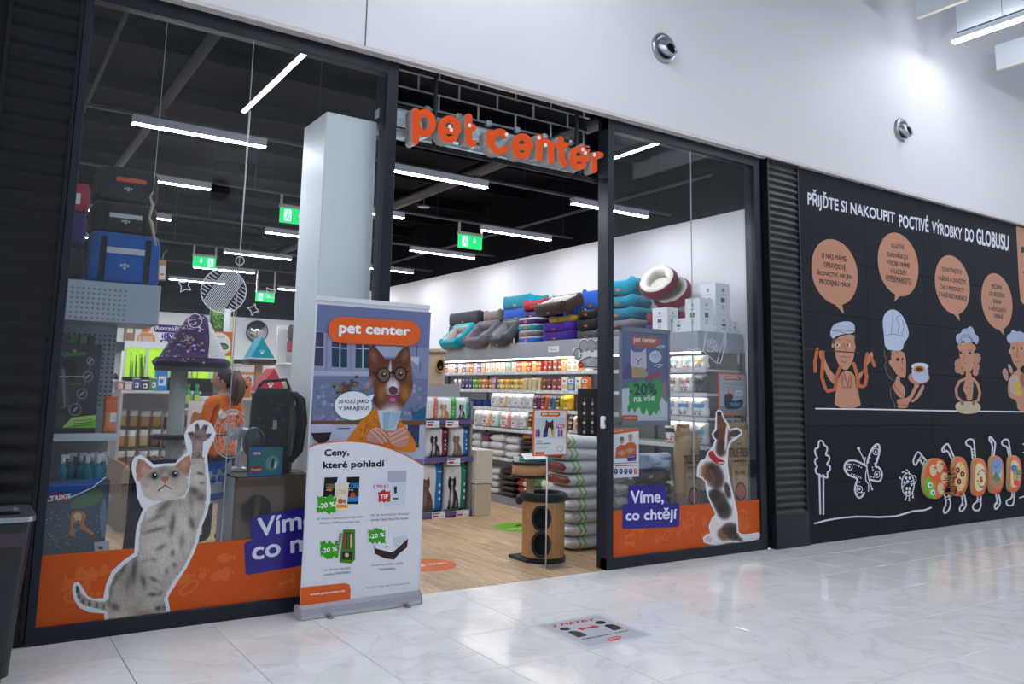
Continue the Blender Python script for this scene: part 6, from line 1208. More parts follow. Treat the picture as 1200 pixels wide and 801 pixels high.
MB().lathe([(.075, 0), (.08, .012), (.05, .03), (.016, .04), (.016, fh-.04)], n=18, col='#c9ced6').build('stand', 'plastic', fn_, smooth=True); MB().tube([(-.06, -.06, fh), (.05, .03, fh)], [.045, .04], 14, '#b3bac4').build('motor', 'plastic', fn_, smooth=True)
cgl = Vector((-.085, -.085, fh)); rgd = [cgl+Vector((.125*math.cos(a*math.pi/16), -.0, .17*math.sin(a*math.pi/16))) for a in range(32)]
MB().tube(rgd, .005, 6, '#c9cdd3', closed=True).build('guard_rim', 'plastic', fn_, smooth=True)
for k in range(4): MB().tube([cgl+(q-cgl)*(.22*(k+1)) for q in rgd], .002, 4, '#d3d7dd', closed=True).build('guard_ring', 'plastic', fn_)
for k in range(12): MB().tube([cgl, rgd[int(k*32/12)]], .002, 4, '#d3d7dd').build('guard_spoke', 'plastic', fn_)
for k in range(3):
    a = k*2.094; MB().prism([(0, 0), (.05*math.cos(a)-.03*math.sin(a), .06*math.sin(a)+.03*math.cos(a)), (.085*math.cos(a), .1*math.sin(a)), (.05*math.cos(a)+.025*math.sin(a), .06*math.sin(a)-.025*math.cos(a))], lambda u, v, w: cgl+Vector((u, .02+w+u*.1, v)), 0, .004, '#d9b8b0').build('blade', 'plastic', fn_)
tp = thing('clip_pack', 'blue carded pack of blue clips behind the kitten paw', 'package', PY(257, 575, .3)); f = lambda px, py, l: PY(px, py, .30-l*.002)
MB().prism([(q.x, q.z) for q in [PY(x, y, .3) for x, y in ((243, 545), (272, 538), (269, 585), (243, 590))]], lambda u, v, w: Vector((u, .3+w, v)), 0, .02, '#aab2ba').build('card', 'paper', tp, world=True)
pq = Print(f); pq.poly([(244, 542), (271, 538), (262, 547), (244, 553)], '#1c4f9c', 1); pq.poly([(244, 579), (265, 575), (265, 583), (244, 587)], '#1f5aa8', 1); pq.build('card_print', 'print', tp, world=True)
for a, b in ((250, 562), (259, 560), (252, 552), (262, 550)): MB().ball(PY(a, b, .29), (.02, .012, .022), '#1a5aa6', 8, 6).build('clip', 'plastic', tp, world=True)
tp.location.z = hz1-.3; 
for c in tp.children: c.data.transform(Matrix.Translation((0, 0, PY(257, 575, .3).z-tp.location.z)))
# ================================================================== RIGHT HAND SHELF WALL AND BEDS
SX = 6.42
su = thing('shelf_unit', 'long wall shelf of pet food under the grey header board', 'shelf', (6.7, 3.6, 0)); SY0, SY1 = .22, 7.6
ZS = [.10, .62, 1.02, 1.31, 1.56, 1.81]
MB().box(6.97, 7.015, SY0, SY1, 0, 2.0, '#8d9096').build('back_panel', 'paint', su, world=True)
MB().box(SX-.12, 6.99, SY0, SY1, 1.99, 2.20, '#9fa4ad', ch=.004).build('header_board', 'paint', su, world=True)
MB().box(SX-.02, 6.97, SY0, SY1, 0, ZS[0], '#8d9198').build('base_plinth', 'paint', su, world=True)
for z in ZS[1:]:
    MB().box(SX, 6.97, SY0, SY1, z-.025, z, '#c2c6cc').build('shelf_board', 'paint', su, world=True)
    MB().box(SX-.02, SX, SY0, SY1, z-.035, z+.006, '#d9dce2').build('price_rail', 'plastic', su, world=True)
for y in (SY0, 1.5, 2.75, 4.0, 5.25, 6.5): MB().box(6.93, 6.97, y, y+.03, 0, 2.0, '#7b7f86').build('upright', 'metal', su, world=True)
# price tickets clipped on the rails
tk = MB().box(-.004, 0, -.025, .025, -.018, .018, '#eceef2').build('price_ticket', 'paper')
tk.parent = su; tk.location = (SX-.02-6.7, 3-3.6, 1.55)
r = random.Random(1)
for z in ZS[1:]:
    y = 2.2
    while y < 6.6:
        o = tk.copy(); C.objects.link(o); o.parent = su; o.location = (SX-.021-6.7, y-3.6, z-.016); y += r.uniform(.13, .24)
bpy.data.objects.remove(tk)
hs = thing('header_ticket', 'white ticket on the grey header board below the beds', 'sign', (SX-.122, PX(649, 411, SX-.12).y, 2.09)); MB().box(-.004, .001, -.11, .11, -.035, .035, '#eceef2').build('ticket_card', 'paper', hs)
p = Print(lambda u, v, l: Vector((-.005-l*.0006, u, v))); p.line([(-.08, .012), (.08, .012)], .012, '#8a8d94'); p.line([(-.06, -.012), (.06, -.012)], .012, '#a0a3aa'); p.build('ticket_print', 'print', hs)
# ---- small goods: prototype meshes copied along the shelves
def proto_pouch():
    q = MB().pillow(.085, .15, .03, lambda u, v, s_: '#efe9de' if .3 < v < .5 and .2 < u < .8 else ('#6a4a3a' if .62 < v < .72 and .2 < u < .8 else None), 5, 7, pw=.45); o = q.build('food_pouch', 'bag', smooth=True, weld=True); return o
def proto_box():
    q = MB().box(-.05, .05, -.03, .03, 0, .14, None); q.box(-.046, .046, -.0312, -.03, .085, .118, '#f0ece6'); q.box(-.034, .034, -.0314, -.03, .02, .062, '#d9b98a'); q.box(-.02, .02, -.0316, -.03, .094, .108, '#7a3a3a'); return q.build('food_box', 'paper')
def proto_can():
    q = MB().lathe([(.036, 0), (.038, .004), (.038, .05), (.036, .054)], n=12, col=None); return q.build('food_can', 'metal', smooth=False)
def proto_jar():
    q = MB().lathe([(.04, 0), (.042, .006), (.042, .10)], n=12, col=None); q.lathe([(.043, .10), (.043, .118), (.03, .122)], n=12, col='#e3e0d6'); return q.build('food_jar', 'plastic')
pp_, pb_, pc_, pj_ = proto_pouch(), proto_box(), proto_can(), proto_jar()
def facerow(proto, ys, z, cols, lab, grp, cat, x=SX+.05, jit=.0, s=1, rows=1):
    """copies facing the aisle (rotated to look along -x)"""
    for k, y in enumerate(ys):
        o = proto.copy(); C.objects.link(o); o.location = (x+random.uniform(-jit, jit), y, z+.0015); o.rotation_euler = (0, 0, -math.pi/2); o.scale = (s, s, s) if not isinstance(s, tuple) else s
        o.color = (*lin(cols[k % len(cols)]), 1); tag(o, lab, cat, grp)
def yspan(pxa, pxb, py, n): a, b = PX(pxa, py, SX).y, PX(pxb, py, SX).y; return [a+(b-a)*(k+.5)/n for k in range(n)]
def yr(pxa, pxb, py, step): a, b = PX(pxb, py, SX).y, PX(pxa, py, SX).y; n = max(1, int((b-a)/step)); return [a+(b-a)*(k+.5)/n for k in range(n)]
PK = 'food pouches on the wall shelf'
# top shelf
T_ = ZS[5]
facerow(pb_, yr(519, 540, 430, .11), T_, ['#e6e2ea', '#6a4f9a', '#e8e8ee'], 'small white and violet food box on the top wall shelf', 'boxes on the top wall shelf', 'food box')
facerow(pb_, yr(540, 567, 430, .11), T_, ['#c9a58a', '#5b64b8', '#d6cfe6', '#c0604a'], 'small violet food box in the middle of the top shelf', 'violet boxes on the top wall shelf', 'food box')
facerow(pb_, yr(567, 585, 430, .12), T_, ['#f1ede0', '#ece6d8'], 'cream food box on the top wall shelf', 'cream boxes on the top wall shelf', 'food box')
facerow(pb_, yr(585, 604, 430, .12), T_, ['#eeeae6', '#8fc8c0', '#efefea'], 'white food box with a teal edge on the top shelf', 'white teal boxes on the top wall shelf', 'food box')
facerow(pb_, yr(604, 633, 430, .10), T_, ['#d2432e', '#e8c341', '#c9342e', '#e6b64a'], 'red and yellow food box on the top wall shelf', 'red boxes on the top wall shelf', 'food box')
facerow(pp_, yr(633, 656, 430, .09), T_, ['#c75a4a', '#d98a6a', '#b8483e'], 'reddish food pouch on the top wall shelf', 'reddish pouches on the top wall shelf', 'food pouch')
facerow(pb_, yr(656, 690, 430, .11), T_, ['#f2efe6', '#eeb45a', '#f3efe8'], 'pale food box with orange print on the top shelf', 'pale boxes on the top wall shelf', 'food box', s=(1, 1, 1.1))
# second shelf
T_ = ZS[4]
facerow(pp_, yr(528, 538, 450, .09), T_, ['#e2dedc', '#cfc9c6'], 'white food pouch on the second wall shelf', 'white pouches on the second shelf', 'food pouch')
facerow(pp_, yr(538, 551, 450, .085), T_, ['#4b4f9c', '#39407f'], 'dark blue food pouch on the second wall shelf', 'blue pouches on the second shelf', 'food pouch')
facerow(pp_, yr(551, 558, 450, .085), T_, ['#5fae3a', '#7cc04a'], 'green food pouch on the second wall shelf', 'green pouches on the second shelf', 'food pouch')
facerow(pp_, yr(558, 574, 450, .085), T_, ['#c98138', '#a8622c', '#d59a4a'], 'orange brown food pouch on the second wall shelf', 'orange pouches on the second shelf', 'food pouch')
facerow(pb_, yr(574, 580, 450, .10), T_, ['#8f4a9a', '#4f9a3a'], 'tall violet food box on the second wall shelf', 'violet boxes on the second shelf', 'food box', s=(1, 1, 1.3))
facerow(pp_, yr(580, 610, 450, .07), T_, ['#d9b53a', '#cf8f2e', '#e3c95a', '#8fae4a', '#d9762e'], 'yellow food pouch in the long row on the second shelf', 'yellow pouches on the second shelf', 'food pouch')
for z in (0, .055, .11): facerow(pc_, yr(610, 632, 450, .09), T_+z, ['#e9dfae', '#efe6c4'], 'cream food tin stacked on the second wall shelf', 'cream tins on the second shelf', 'tin')
facerow(pp_, yr(632, 656, 450, .09), T_, ['#8f2f38', '#a8403a', '#7a2430'], 'dark red food pouch on the second wall shelf', 'dark red pouches on the second shelf', 'food pouch')
facerow(pb_, yr(656, 688, 450, .12), T_, ['#e07a2e', '#f0ece6', '#5b9ac9', '#efe9e0'], 'orange and white food box on the second shelf', 'orange boxes on the second shelf', 'food box', s=(1.1, 1, 1.25))
# third shelf
T_ = ZS[3]
for z in (0, .055): facerow(pc_, yr(549, 572, 475, .09), T_+z, ['#3b4f93', '#46609f'], 'blue food tin stacked on the third wall shelf', 'blue tins on the third shelf', 'tin')
def wallbags(specs, z, h, grp, d=.09, x=SX+.06):
    for k, (pa, pb2, lab, c1, c2) in enumerate(specs):
        py = 480; ya, yb = PX(pb2, py, SX).y, PX(pa, py, SX).y; w = (yb-ya)*.97
        des = lambda u, v, s_, c1=c1, c2=c2: c2 if v < .3 or (u > .75 and c2 != c1) else c1
        def art(p, c2=c2):
            p.rect(.25, .55, .75, .68, c2); p.ell(.5, .38, .14, .08, '#b98a5a', 1); p.rect(.3, .12, .7, .2, '#efeee9', 1)
        bag('food_bag', lab, 'food bag', w, h, d, des, (x, (ya+yb)/2, z), -math.pi/2, grp, art, 6, 8, seed=k)
wallbags([(572, 582, 'white food bag beside the blue tins on the third shelf', '#dfe3e6', '#c9d0d6'), (582, 592, 'white food bag with a tan foot on the third shelf', '#e3e6ea', '#d3b59a'), (592, 600, 'slim white food bag on the third shelf', '#dde1e6', '#cfd6dc'), (600, 608, 'plain white food bag between white bags on the third shelf', '#e6e9ec', '#dde2e6'), (608, 614, 'narrow white food bag on the third shelf', '#d6dbe0', '#c9ced6'), (614, 622, 'white food bag next to the brown bags on the third shelf', '#e6e8ec', '#cfd3da')], T_, .20, 'white bags on the third shelf')
wallbags([(622, 631, 'brown food bag with a violet foot on the third shelf', '#5a3a30', '#6b3a8a'), (631, 639, 'brown food bag with an orange foot on the third shelf', '#5a3a30', '#d9642a'), (639, 648, 'brown food bag with a blue foot on the third shelf', '#6b4436', '#2f7fb8'), (648, 657, 'brown food bag with a lime foot on the third shelf', '#5a3a30', '#b8c02e'), (657, 668, 'yellow food bag at the end of the third shelf', '#e3c31c', '#d99a1c')], T_, .195, 'brown bags on the third shelf')
T_ = ZS[2]
wallbags([(553, 562, 'grey white food bag first on the fourth shelf', '#d6dade', '#c3c9d0'), (562, 573, 'white food bag with an orange picture on the fourth shelf', '#e9ebee', '#d9a88a'), (573, 583, 'white food bag with a turquoise print on the fourth shelf', '#e6eaee', '#9fc9c6'), (583, 596, 'wide white food bag with red print on the fourth shelf', '#e9ebee', '#d98a84'), (596, 606, 'white food bag with silver foot on the fourth shelf', '#e3e6ea', '#c3c8ce'), (606, 616, 'white food bag beside the black bags on the fourth shelf', '#e6e8ec', '#b9bfc6')], T_, .235, 'white bags on the fourth shelf')
wallbags([(616, 625, 'black food bag with a yellow foot on the fourth shelf', '#241f1c', '#b98f2a'), (625, 634, 'black food bag with a lime foot on the fourth shelf', '#241f1c', '#a5b02a'), (664, 672, 'black and white food bag on the fourth shelf', '#2a2826', '#d9d9d6'), (672, 680, 'orange food bag at the end of the fourth shelf', '#e0762a', '#d9d2c6')], T_, .24, 'dark bags on the fourth shelf')
# lying sacks on the two low shelves
white_s = lambda u, v, s_: '#e6e6e8' if u < .86 else '#d6d6da'
def sackrow(pa, pb2, z, n, h, des, lab, grp, py=520, seed=0):
    ya, yb = PX(pb2, py, SX).y, PX(pa, py, SX).y
    for k in range(n): lying('food_sack', lab, 'sack', .48, (yb-ya)*.98, h, des, (SX+.24, (ya+yb)/2+random.uniform(-.02, .02), z+k*h*.94), math.pi, grp, seed+k)
T_ = ZS[1]
sackrow(552, 563, T_, 3, .105, white_s, 'white sack in the stack by the maroon sack on the low shelf', 'white sacks on the low shelf', seed=1)
sackrow(563, 572, T_, 2, .105, white_s, 'white sack under the maroon sack on the low shelf', 'white sacks under the maroon sack', seed=5); sackrow(563, 572, T_+.2, 1, .1, lambda u, v, s_: '#7a2346' if u > .5 else '#e3e3e6', 'maroon ended sack on top of white sacks on the low shelf', None, seed=9)
sackrow(572, 590, T_, 3, .11, white_s, 'wide white sack in the middle stack on the low shelf', 'wide white sacks on the low shelf', seed=11)
sackrow(590, 607, T_, 3, .105, lambda u, v, s_: '#e9e9ea' if u < .8 else '#cfd0d4', 'white sack beside the dark sacks on the low shelf', 'white sacks beside the dark sacks', seed=15)
dark_s = lambda u, v, s_: '#c9642a' if (.3 < v < .45 and u < .5) or (.7 < v < .8) else '#2c1c1a'
sackrow(607, 625, T_, 4, .075, dark_s, 'black and orange sack stacked on the low shelf', 'black orange sacks on the low shelf', seed=21); sackrow(610, 632, T_+.29, 1, .07, lambda u, v, s_: '#2f56b0' if v > .5 else '#d9762e', 'blue and orange sack on top of the dark sacks', None, seed=27)
sackrow(626, 660, T_, 4, .08, lambda u, v, s_: '#3a1a20' if (u*7) % 1 > .4 else '#8f2a35', 'dark red sack stacked behind the orange sign on the low shelf', 'dark red sacks on the low shelf', seed=31)
T_ = ZS[0]
sackrow(560, 584, T_, 4, .095, white_s, 'white sack in the stack on the shelf base', 'white sacks on the shelf base', 560, 41)
sackrow(584, 604, T_, 5, .08, dark_s, 'black sack with orange marks stacked on the shelf base', 'black sacks on the shelf base', 560, 51)
sackrow(604, 622, T_, 4, .09, lambda u, v, s_: '#b8431f' if v < .45 else '#e6e4e0', 'white sack with orange edge stacked on the shelf base', 'orange edged sacks on the shelf base', 560, 61)
sackrow(624, 660, T_, 4, .11, lambda u, v, s_: '#3f9a34' if abs(v-.5) > .28 or u < .15 else '#dfe6d6', 'green and white sack stacked on the shelf base', 'green sacks on the shelf base', 560, 71)
# ---- near end of the shelf, seen through the beagle window
def endrow(pa, pb2, z, h, bags):
    ya, yb = PX(pb2, 460, SX+.1).y, PX(pa, 460, SX+.1).y; w = (yb-ya)/len(bags)
    for k, (lab, c1, c2) in enumerate(bags):
        des = lambda u, v, s_: c2 if .5 < v < .68 and .12 < u < .88 else c1
        def art(p): p.rect(.2, .3, .8, .34, '#7a7f88'); p.ell(.35, .2, .09, .06, '#c9743a', 1); p.ell(.65, .2, .09, .06, '#c9743a', 1); p.ell(.8, .78, .06, .05, '#e08a3a', 1)
        bag('food_bag', lab, 'food bag', w*.99, h, .10, des, (SX+.065, yb-w*(k+.5), z), -math.pi/2, 'white bags at the shelf end', art, 8, 10, seed=int(pa+k*7))
endrow(790, 833, ZS[5], .145, [('white food bag with a teal panel at the shelf end top', '#e9ecef', '#8fd0d0'), ('white food bag with a pale blue panel at the shelf end top', '#e9ecef', '#a8d2e0'), ('white food bag with a yellow panel at the shelf end top', '#eceded', '#efc25a')])
endrow(785, 833, ZS[4], .195, [('white food bag with a brown panel on the shelf end', '#e6e9ec', '#b07a4a'), ('white food bag with a pink panel on the shelf end', '#e6e9ec', '#d88a9c'), ('grey food bag on the shelf end beside the small poster', '#5a5f66', '#3f444a')])
endrow(783, 833, ZS[3], .20, [('white food bag next to the poster frame on the shelf end', '#dfe3e6', '#8fb4d9'), ('white food bag with a blue panel on the shelf end', '#e6e9ec', '#5f9fd6'), ('big white food bag with a blue panel on the shelf end', '#dfe3e8', '#5f9fd6')])
endrow(783, 833, ZS[2], .235, [('white food bag with black lettering low on the shelf end', '#e6e8ea', '#3a3d44'), ('white food bag with a dark panel low on the shelf end', '#e6e8ea', '#4a4d54'), ('silver food bag low on the shelf end', '#c9ced3', '#5ab0d0')])
# ---- things on top of the shelf
HTZ = 2.201
def bedz(pxc, pyb, wpx, hpx, lab, col, cin, z=None, x=6.62, dip=.45, rot=-math.pi/2, d=.55, tilt=None):
    q = PX(pxc, pyb, SX-.1); sc_ = abs(PX(pxc-.5, pyb, SX-.1).y-PX(pxc+.5, pyb, SX-.1).y); w = wpx*sc_; zz = HTZ if z is None else z
    h_ = hpx*abs(PX(pxc, pyb-1, SX-.1).z-PX(pxc, pyb, SX-.1).z)
    b = pet_bed('pet_bed', lab, w, d, h_, cin, (x, q.y, zz), rot if tilt is None else tilt, None, col, dip); return b
B4 = lambda x, y: (480+x/4.767, 310+y/4.767)
def zat(py, px): return PX(px, py, SX-.1).z
def btop(b): return b.location.z+max(v.co.z for v in b.children[0].data.vertices)
BK = (6.80, .40)                        # back row against the wall; the tipped beds lie in front of it
Bz = [(205, 405, 180, .18, 'black fabric pet bed at the bottom of the dark stack', '#1d1f22', None, (), BK), (205, 330, 178, .18, 'black fabric pet bed in the middle of the dark stack', '#202226', None, (0,), BK), (212, 245, 186, .19, 'charcoal fabric pet bed on top of the dark stack', '#33363b', None, (1,), BK),
      (352, 320, 102, .36, 'dark green pet bed behind the grey cushions', '#1f4a44', None, (), BK), (362, 240, 104, .17, 'taupe pet bed on the dark green bed', '#867b74', None, (3,), BK),
      (540, 330, 88, .33, 'taupe pet bed under the royal blue bed', '#8a807b', None, (), BK), (500, 285, 168, .18, 'royal blue pet bed under the turquoise bed', '#1a5ac2', None, (5,), BK), (495, 215, 168, .18, 'turquoise pet bed on top of the royal blue bed', '#169ab0', None, (6,), BK),
      (645, 255, 108, .125, 'dark violet pet bed under the red bed', '#3f2a6b', None, 'mats', (6.66, .5)), (652, 195, 146, .135, 'red pet bed on top of the stack beside the royal blue beds', '#a3162b', None, (8,), (6.66, .5)),
      (790, 400, 180, .125, 'violet pet bed with black base at the front edge', '#4a2a9a', '#4a3a8a', (), (6.62, .5)), (787, 345, 170, .12, 'violet pet bed stacked on the violet and black bed', '#5230a8', None, (10,), (6.62, .5)), (800, 320, 150, .09, 'yellow patterned pet bed below the white and brown bed', '#d0b24a', None, (11,), (6.64, .48)),
      (960, 400, 156, .125, 'grey pet bed at the bottom by the paw sign', '#4f5258', None, (), (6.64, .5)), (960, 310, 156, .15, 'black pet bed by the paw sign', '#1c1d20', None, (13,), (6.64, .5)), (960, 240, 146, .12, 'black pet bed with cream lining on top by the paw sign', '#1c1d20', '#cfc9c0', (14,), (6.64, .5)),
      (770, 175, 88, .31, 'bright blue pet bed tucked beside the top blue bed', '#1a66d2', None, (12,), (6.835, .33)), (890, 165, 132, .27, 'bright blue pet bed with high walls on top', '#1a66d2', None, (15, 12), (6.835, .33))]
made = []
for x, y, w, h, lab, c, cin, sup, (bx_, bd_) in Bz:
    px_, py_ = B4(x, y); q = PX(px_, py_, SX-.1); w_ = w*.95/4.767*abs(PX(px_-.5, py_, SX-.1).y-PX(px_+.5, py_, SX-.1).y)
    z_ = HTZ if not sup else (HTZ+.332 if sup == 'mats' else max(btop(made[i]) for i in sup)-.014)
    made.append(pet_bed('pet_bed', lab, w_, bd_, h, cin, (bx_, q.y, z_), -math.pi/2, None, c, .45))
for k, (yy, c, lab) in enumerate(((425, '#1a62c8', 'blue pet mat with white top, lowest of the flat stack'), (380, '#77757c', 'grey pet mat with white top in the flat stack'), (325, '#148f9c', 'turquoise pet mat with white top in the flat stack'), (280, '#4a2a80', 'violet pet mat with white top, topmost of the flat stack'))):
    px_, py_ = B4(642, yy); q = PX(px_, py_, SX-.1); t = thing('pet_mat', lab, 'pet bed', (6.6, q.y, HTZ+.085*k), -math.pi/2)
    def rg(s, z): return [(a*s, b*s, z) for a, b in rrect(-.225, -.26, .225, .26, .08, 4)]
    MB().rings([rg(.96, 0), rg(1, .012), rg(1, .05), rg(.98, .06)], c).build('mat_body', 'fabric', t, smooth=True); MB().rings([rg(.97, .058), rg(.99, .07), rg(.94, .084)], '#d9d8d4').build('plush_top', 'plush', t, smooth=True); MB().box(-.03, .03, -.268, -.255, .012, .045, '#c8682e').build('sewn_tag', 'plastic', t)
# tilted beds at the front edge
for x, y, w, c, cin, lab, z_ in ((255, 465, .62, '#149aa8', '#b9b3ad', 'turquoise pet bed with grey lining tipped toward the aisle', .05), (390, 455, .62, '#6b6670', '#7d7882', 'mauve grey pet bed tipped toward the aisle', .05), (525, 445, .48, '#4a4d55', '#8a8a8f', 'slate grey pet bed tipped toward the aisle', .05)):
    px_, py_ = B4(x, y-15); q = PX(px_, py_, SX-.1); pet_bed('pet_bed', lab, w, .5, .16, cin, (6.43, q.y, HTZ+.115), (.75, 0, -math.pi/2), None, c, .1)
px_, py_ = B4(800, 270); q = PX(px_, py_, SX-.1); pet_bed('pet_bed', 'white plush and brown pet bed tipped on the yellow bed', .68, .42, .15, '#d8d3ca', (6.42, q.y-.04, btop(made[12])+.055), (.42, 0, -math.pi/2), None, '#3f322e', .1)
for x, y in ((448, 440), (583, 420)):
    px_, py_ = B4(x, y+20); q = PX(px_, py_, SX-.135); tag(MB().box(q.x-.002, q.x, q.y-.02, q.y+.02, q.z-.03, q.z+.07, '#c2a27c').build('hang_tag', 'paper'), ['cardboard tag hanging from the mauve grey bed', 'cardboard tag hanging from the slate grey bed'][x > 500], 'price tag')
# teal and grey beds, donut bed and cartons seen through the beagle window
V7 = lambda x, y: (700+x/5.72, 300+y/5.72)
for k, (c, lab) in enumerate((('#8d8a92', 'grey pet bed with pink piping, lowest of the window stack'), ('#77757f', 'dark grey pet bed with pink piping in the window stack'), ('#0e7f98', 'teal pet bed lower in the window stack'), ('#0f8aa6', 'teal pet bed in the middle of the window stack'), ('#1190ae', 'teal pet bed with a cream lining topmost of the window stack'))):
    q = PX(*V7(205, 500), SX-.05); pet_bed('pet_bed', lab, .55-.035*k, .46, [.1, .1, .14, .14, .2][k], '#cfc6ba' if k == 4 else None, (6.62, q.y+.255, HTZ+[0, .108, .216, .36, .505][k]), (0, 0, -math.pi/2+.06*k), None, c, .3)
q = PX(777, 338, 6.68)
f1_ = pet_bed('pet_bed', 'purple pet bed with white lining under the donut beds', .48, .42, .15, '#dcd6dc', (6.775, q.y-.01, HTZ), -math.pi/2, None, '#57308c', .35)
f2_ = pet_bed('pet_bed', 'maroon pet bed between the purple bed and the donut beds', .46, .42, .13, None, (6.775, q.y-.01, btop(f1_)-.014), -math.pi/2, None, '#86203a', .35)
db = thing('donut_bed', 'cream plush and maroon donut pet bed leaning behind the cartons', 'pet bed', (6.655, q.y, btop(f2_)+.27)); db.rotation_euler = (.95, 0, -1.25); db.scale = (.72, .72, .8)
dq = MB()
for i in range(28):
    for j in range(12):
        def dp(i, j): a, b = 2*math.pi*i/28, 2*math.pi*j/12; lob = 1+.05*math.cos(a*9); rr = .24+.085*math.cos(b)*lob; return (rr*math.cos(a), rr*math.sin(a), .10+.10*math.sin(b)*lob)
        dq.add([dp(i, j), dp(i+1, j), dp(i+1, j+1), dp(i, j+1)], [(0, 1, 2, 3)], '#d9d3c9' if 2 <= j < 8 else '#7a1a2e')
dq.build('ring_bolster', 'plush', db, smooth=True, weld=True); MB().lathe([(.24, .0), (.24, .06), (.12, .085), (.01, .09)], n=24, col='#cfc8bd').build('cushion', 'plush', db, smooth=True)
d2 = dup(db, (6.795, q.y-.075, btop(f2_)+.153), label='maroon donut pet bed behind the cream donut bed'); d2.rotation_euler = db.rotation_euler
def cart_px(lab, x0, cpx, bot, top, lpx, rpx, z, y0=None):
    c = PX(cpx, bot, x0) if y0 is None else PY(cpx, bot, y0); x0 = c.x; y0 = c.y; d = max(.08, PX(lpx, bot, x0).y-y0); w = max(.06, PY(rpx, bot, y0).x-x0); h = (bot-top)*abs(PX(cpx, bot-1, x0).z-PX(cpx, bot, x0).z)
    return carton('carton', lab, w, d, h, (x0+w/2, y0+d/2, z)), h
_, hA = cart_px('white carton at the beds end of the carton row', 6.34, 782, 386, 355.5, 764.5, 795, HTZ)
cart_px('low white carton with a colour grid picture in the row', 6.40, 803, 390, 373, 788, 812, HTZ)
cart_px('tall white carton in the middle of the carton row', 6.34, 820.6, 390.5, 351, 803, 836, HTZ)
_, hE = cart_px('white carton under the high stacked carton', 6.56, 839, 391, 371, 822, 857.5, HTZ, y0=.28)
cart_px('tall white carton stacked on top of the row', 6.56, 839, 371, 332, 821, 855.6, HTZ+hE, y0=.28)
cart_px('narrow white carton with a picture by the wall', 6.80, 858.5, 391, 375, 857, 864, HTZ, y0=.28)
for o in (pp_, pb_, pc_, pj_): bpy.data.objects.remove(o)
LED = emit('shelf_led', '#fff6ea', 9.0)
MB().box(SX-.06, SX-.03, SY0+.05, SY1-.05, 1.975, 1.99, '#ffffff').build('led_strip', LED, su, world=True)
for z in ZS[3:]: MB().box(SX+.005, SX+.02, SY0+.05, SY1-.05, z-.034, z-.026, '#ffffff').build('led_strip', LED, su, world=True)
# ================================================================== ENTRANCE AREA
# ---- barrel cat tree
bt_ = thing('barrel_cat_tree', 'wooden barrel cat tree with dark plush rim and two round holes', 'cat tree', (4.645, .62, 0)); br, bz = .198, .575
n = 40; q = MB(); holes = [(-2.3, .17), (-2.3, .40)]
NZ = 30
def inh(a, z): return any(((((a-ha+math.pi) % (2*math.pi))-math.pi)*br/.075)**2+((z-hz)/.098)**2 < 1 for ha, hz in holes)
N2 = 120
for i in range(N2):
    for j in range(NZ):
        a0, a1 = 2*math.pi*i/N2, 2*math.pi*(i+1)/N2; z0_, z1_ = .045+(bz-.06)*j/NZ, .045+(bz-.06)*(j+1)/NZ
        if inh((a0+a1)/2, (z0_+z1_)/2): continue
        q.add([(br*math.cos(a0), br*math.sin(a0), z0_), (br*math.cos(a1), br*math.sin(a1), z0_), (br*math.cos(a1), br*math.sin(a1), z1_), (br*math.cos(a0), br*math.sin(a0), z1_)], [(0, 1, 2, 3)], '#b98a5a' if i % 5 else '#a87a4c')
q.build('barrel_wall', 'wood', bt_, weld=True)
MB().lathe([(br-.02, .05), (br-.02, bz-.03)], n=40, col='#141416').build('inner_lining', 'plush', bt_)
for ha, hz in holes: MB().tube([((br+.005)*math.cos(ha+.08/br*math.cos(t)), (br+.005)*math.sin(ha+.08/br*math.cos(t)), hz+.104*math.sin(t)) for t in [2*math.pi*k/24 for k in range(24)]], .013, 8, '#2e3036', closed=True).build('hole_rim', 'plush', bt_, smooth=True)
MB().tube([((br-.01)*math.cos(2*math.pi*k/32), (br-.01)*math.sin(2*math.pi*k/32), bz) for k in range(32)], .042, 10, '#24262b', closed=True).build('plush_rim', 'plush', bt_, smooth=True); MB().lathe([(br-.03, bz-.03), (br-.03, bz-.02)], n=32, col='#1c1d21').build('seat_cushion', 'plush', bt_)
MB().lathe([(br+.012, 0), (br+.012, .045)], n=40, col='#26282d').build('base_band', 'carpet', bt_)
pxp = PY(621.5, 640, .70).x-4.645; MB().box(pxp-.14, .1, -.06, .24, 0, .03, '#2c2e33', ch=.006).build('base_plate', 'carpet', bt_)
tzt = PY(621, 557, .72).z; MB().lathe([(.038, .03), (.038, tzt)], (pxp, .1, 0), n=16, col='#c9a88a').build('sisal_post', 'carpet', bt_, smooth=True); MB().lathe([(.041, .48), (.041, .50)], (pxp, .1, 0), n=16, col='#1c1d21').build('strap', 'plastic', bt_)
tcx = PY(621, 550, .72).x-4.645; trr = .168
MB().lathe([(trr, tzt), (trr, tzt+.12)], (tcx, .1, 0), n=36, col='#c39565').build('tray_wall', 'wood', bt_, smooth=True)
for z in (tzt, tzt+.12): MB().tube([(tcx+trr*math.cos(2*math.pi*k/32), .1+trr*math.sin(2*math.pi*k/32), z) for k in range(32)], .014, 8, '#26282d', closed=True).build('tray_rim', 'plush', bt_, smooth=True)
MB().lathe([(trr-.012, tzt+.03), (trr-.012, tzt+.112)], (tcx, .1, 0), n=32, col='#2b2d32').build('tray_cushion', 'plush', bt_)
MB().tube([(tcx-.17, .02, tzt), (tcx-.17, .02, PY(600, 580, .66).z)], .003, 5, '#3a3a3e').build('toy_string', 'fabric', bt_); MB().ball((tcx-.17, .02, PY(600, 586, .66).z), .038, '#2e3036', 12, 8).build('toy_ball', 'plush', bt_, smooth=True)
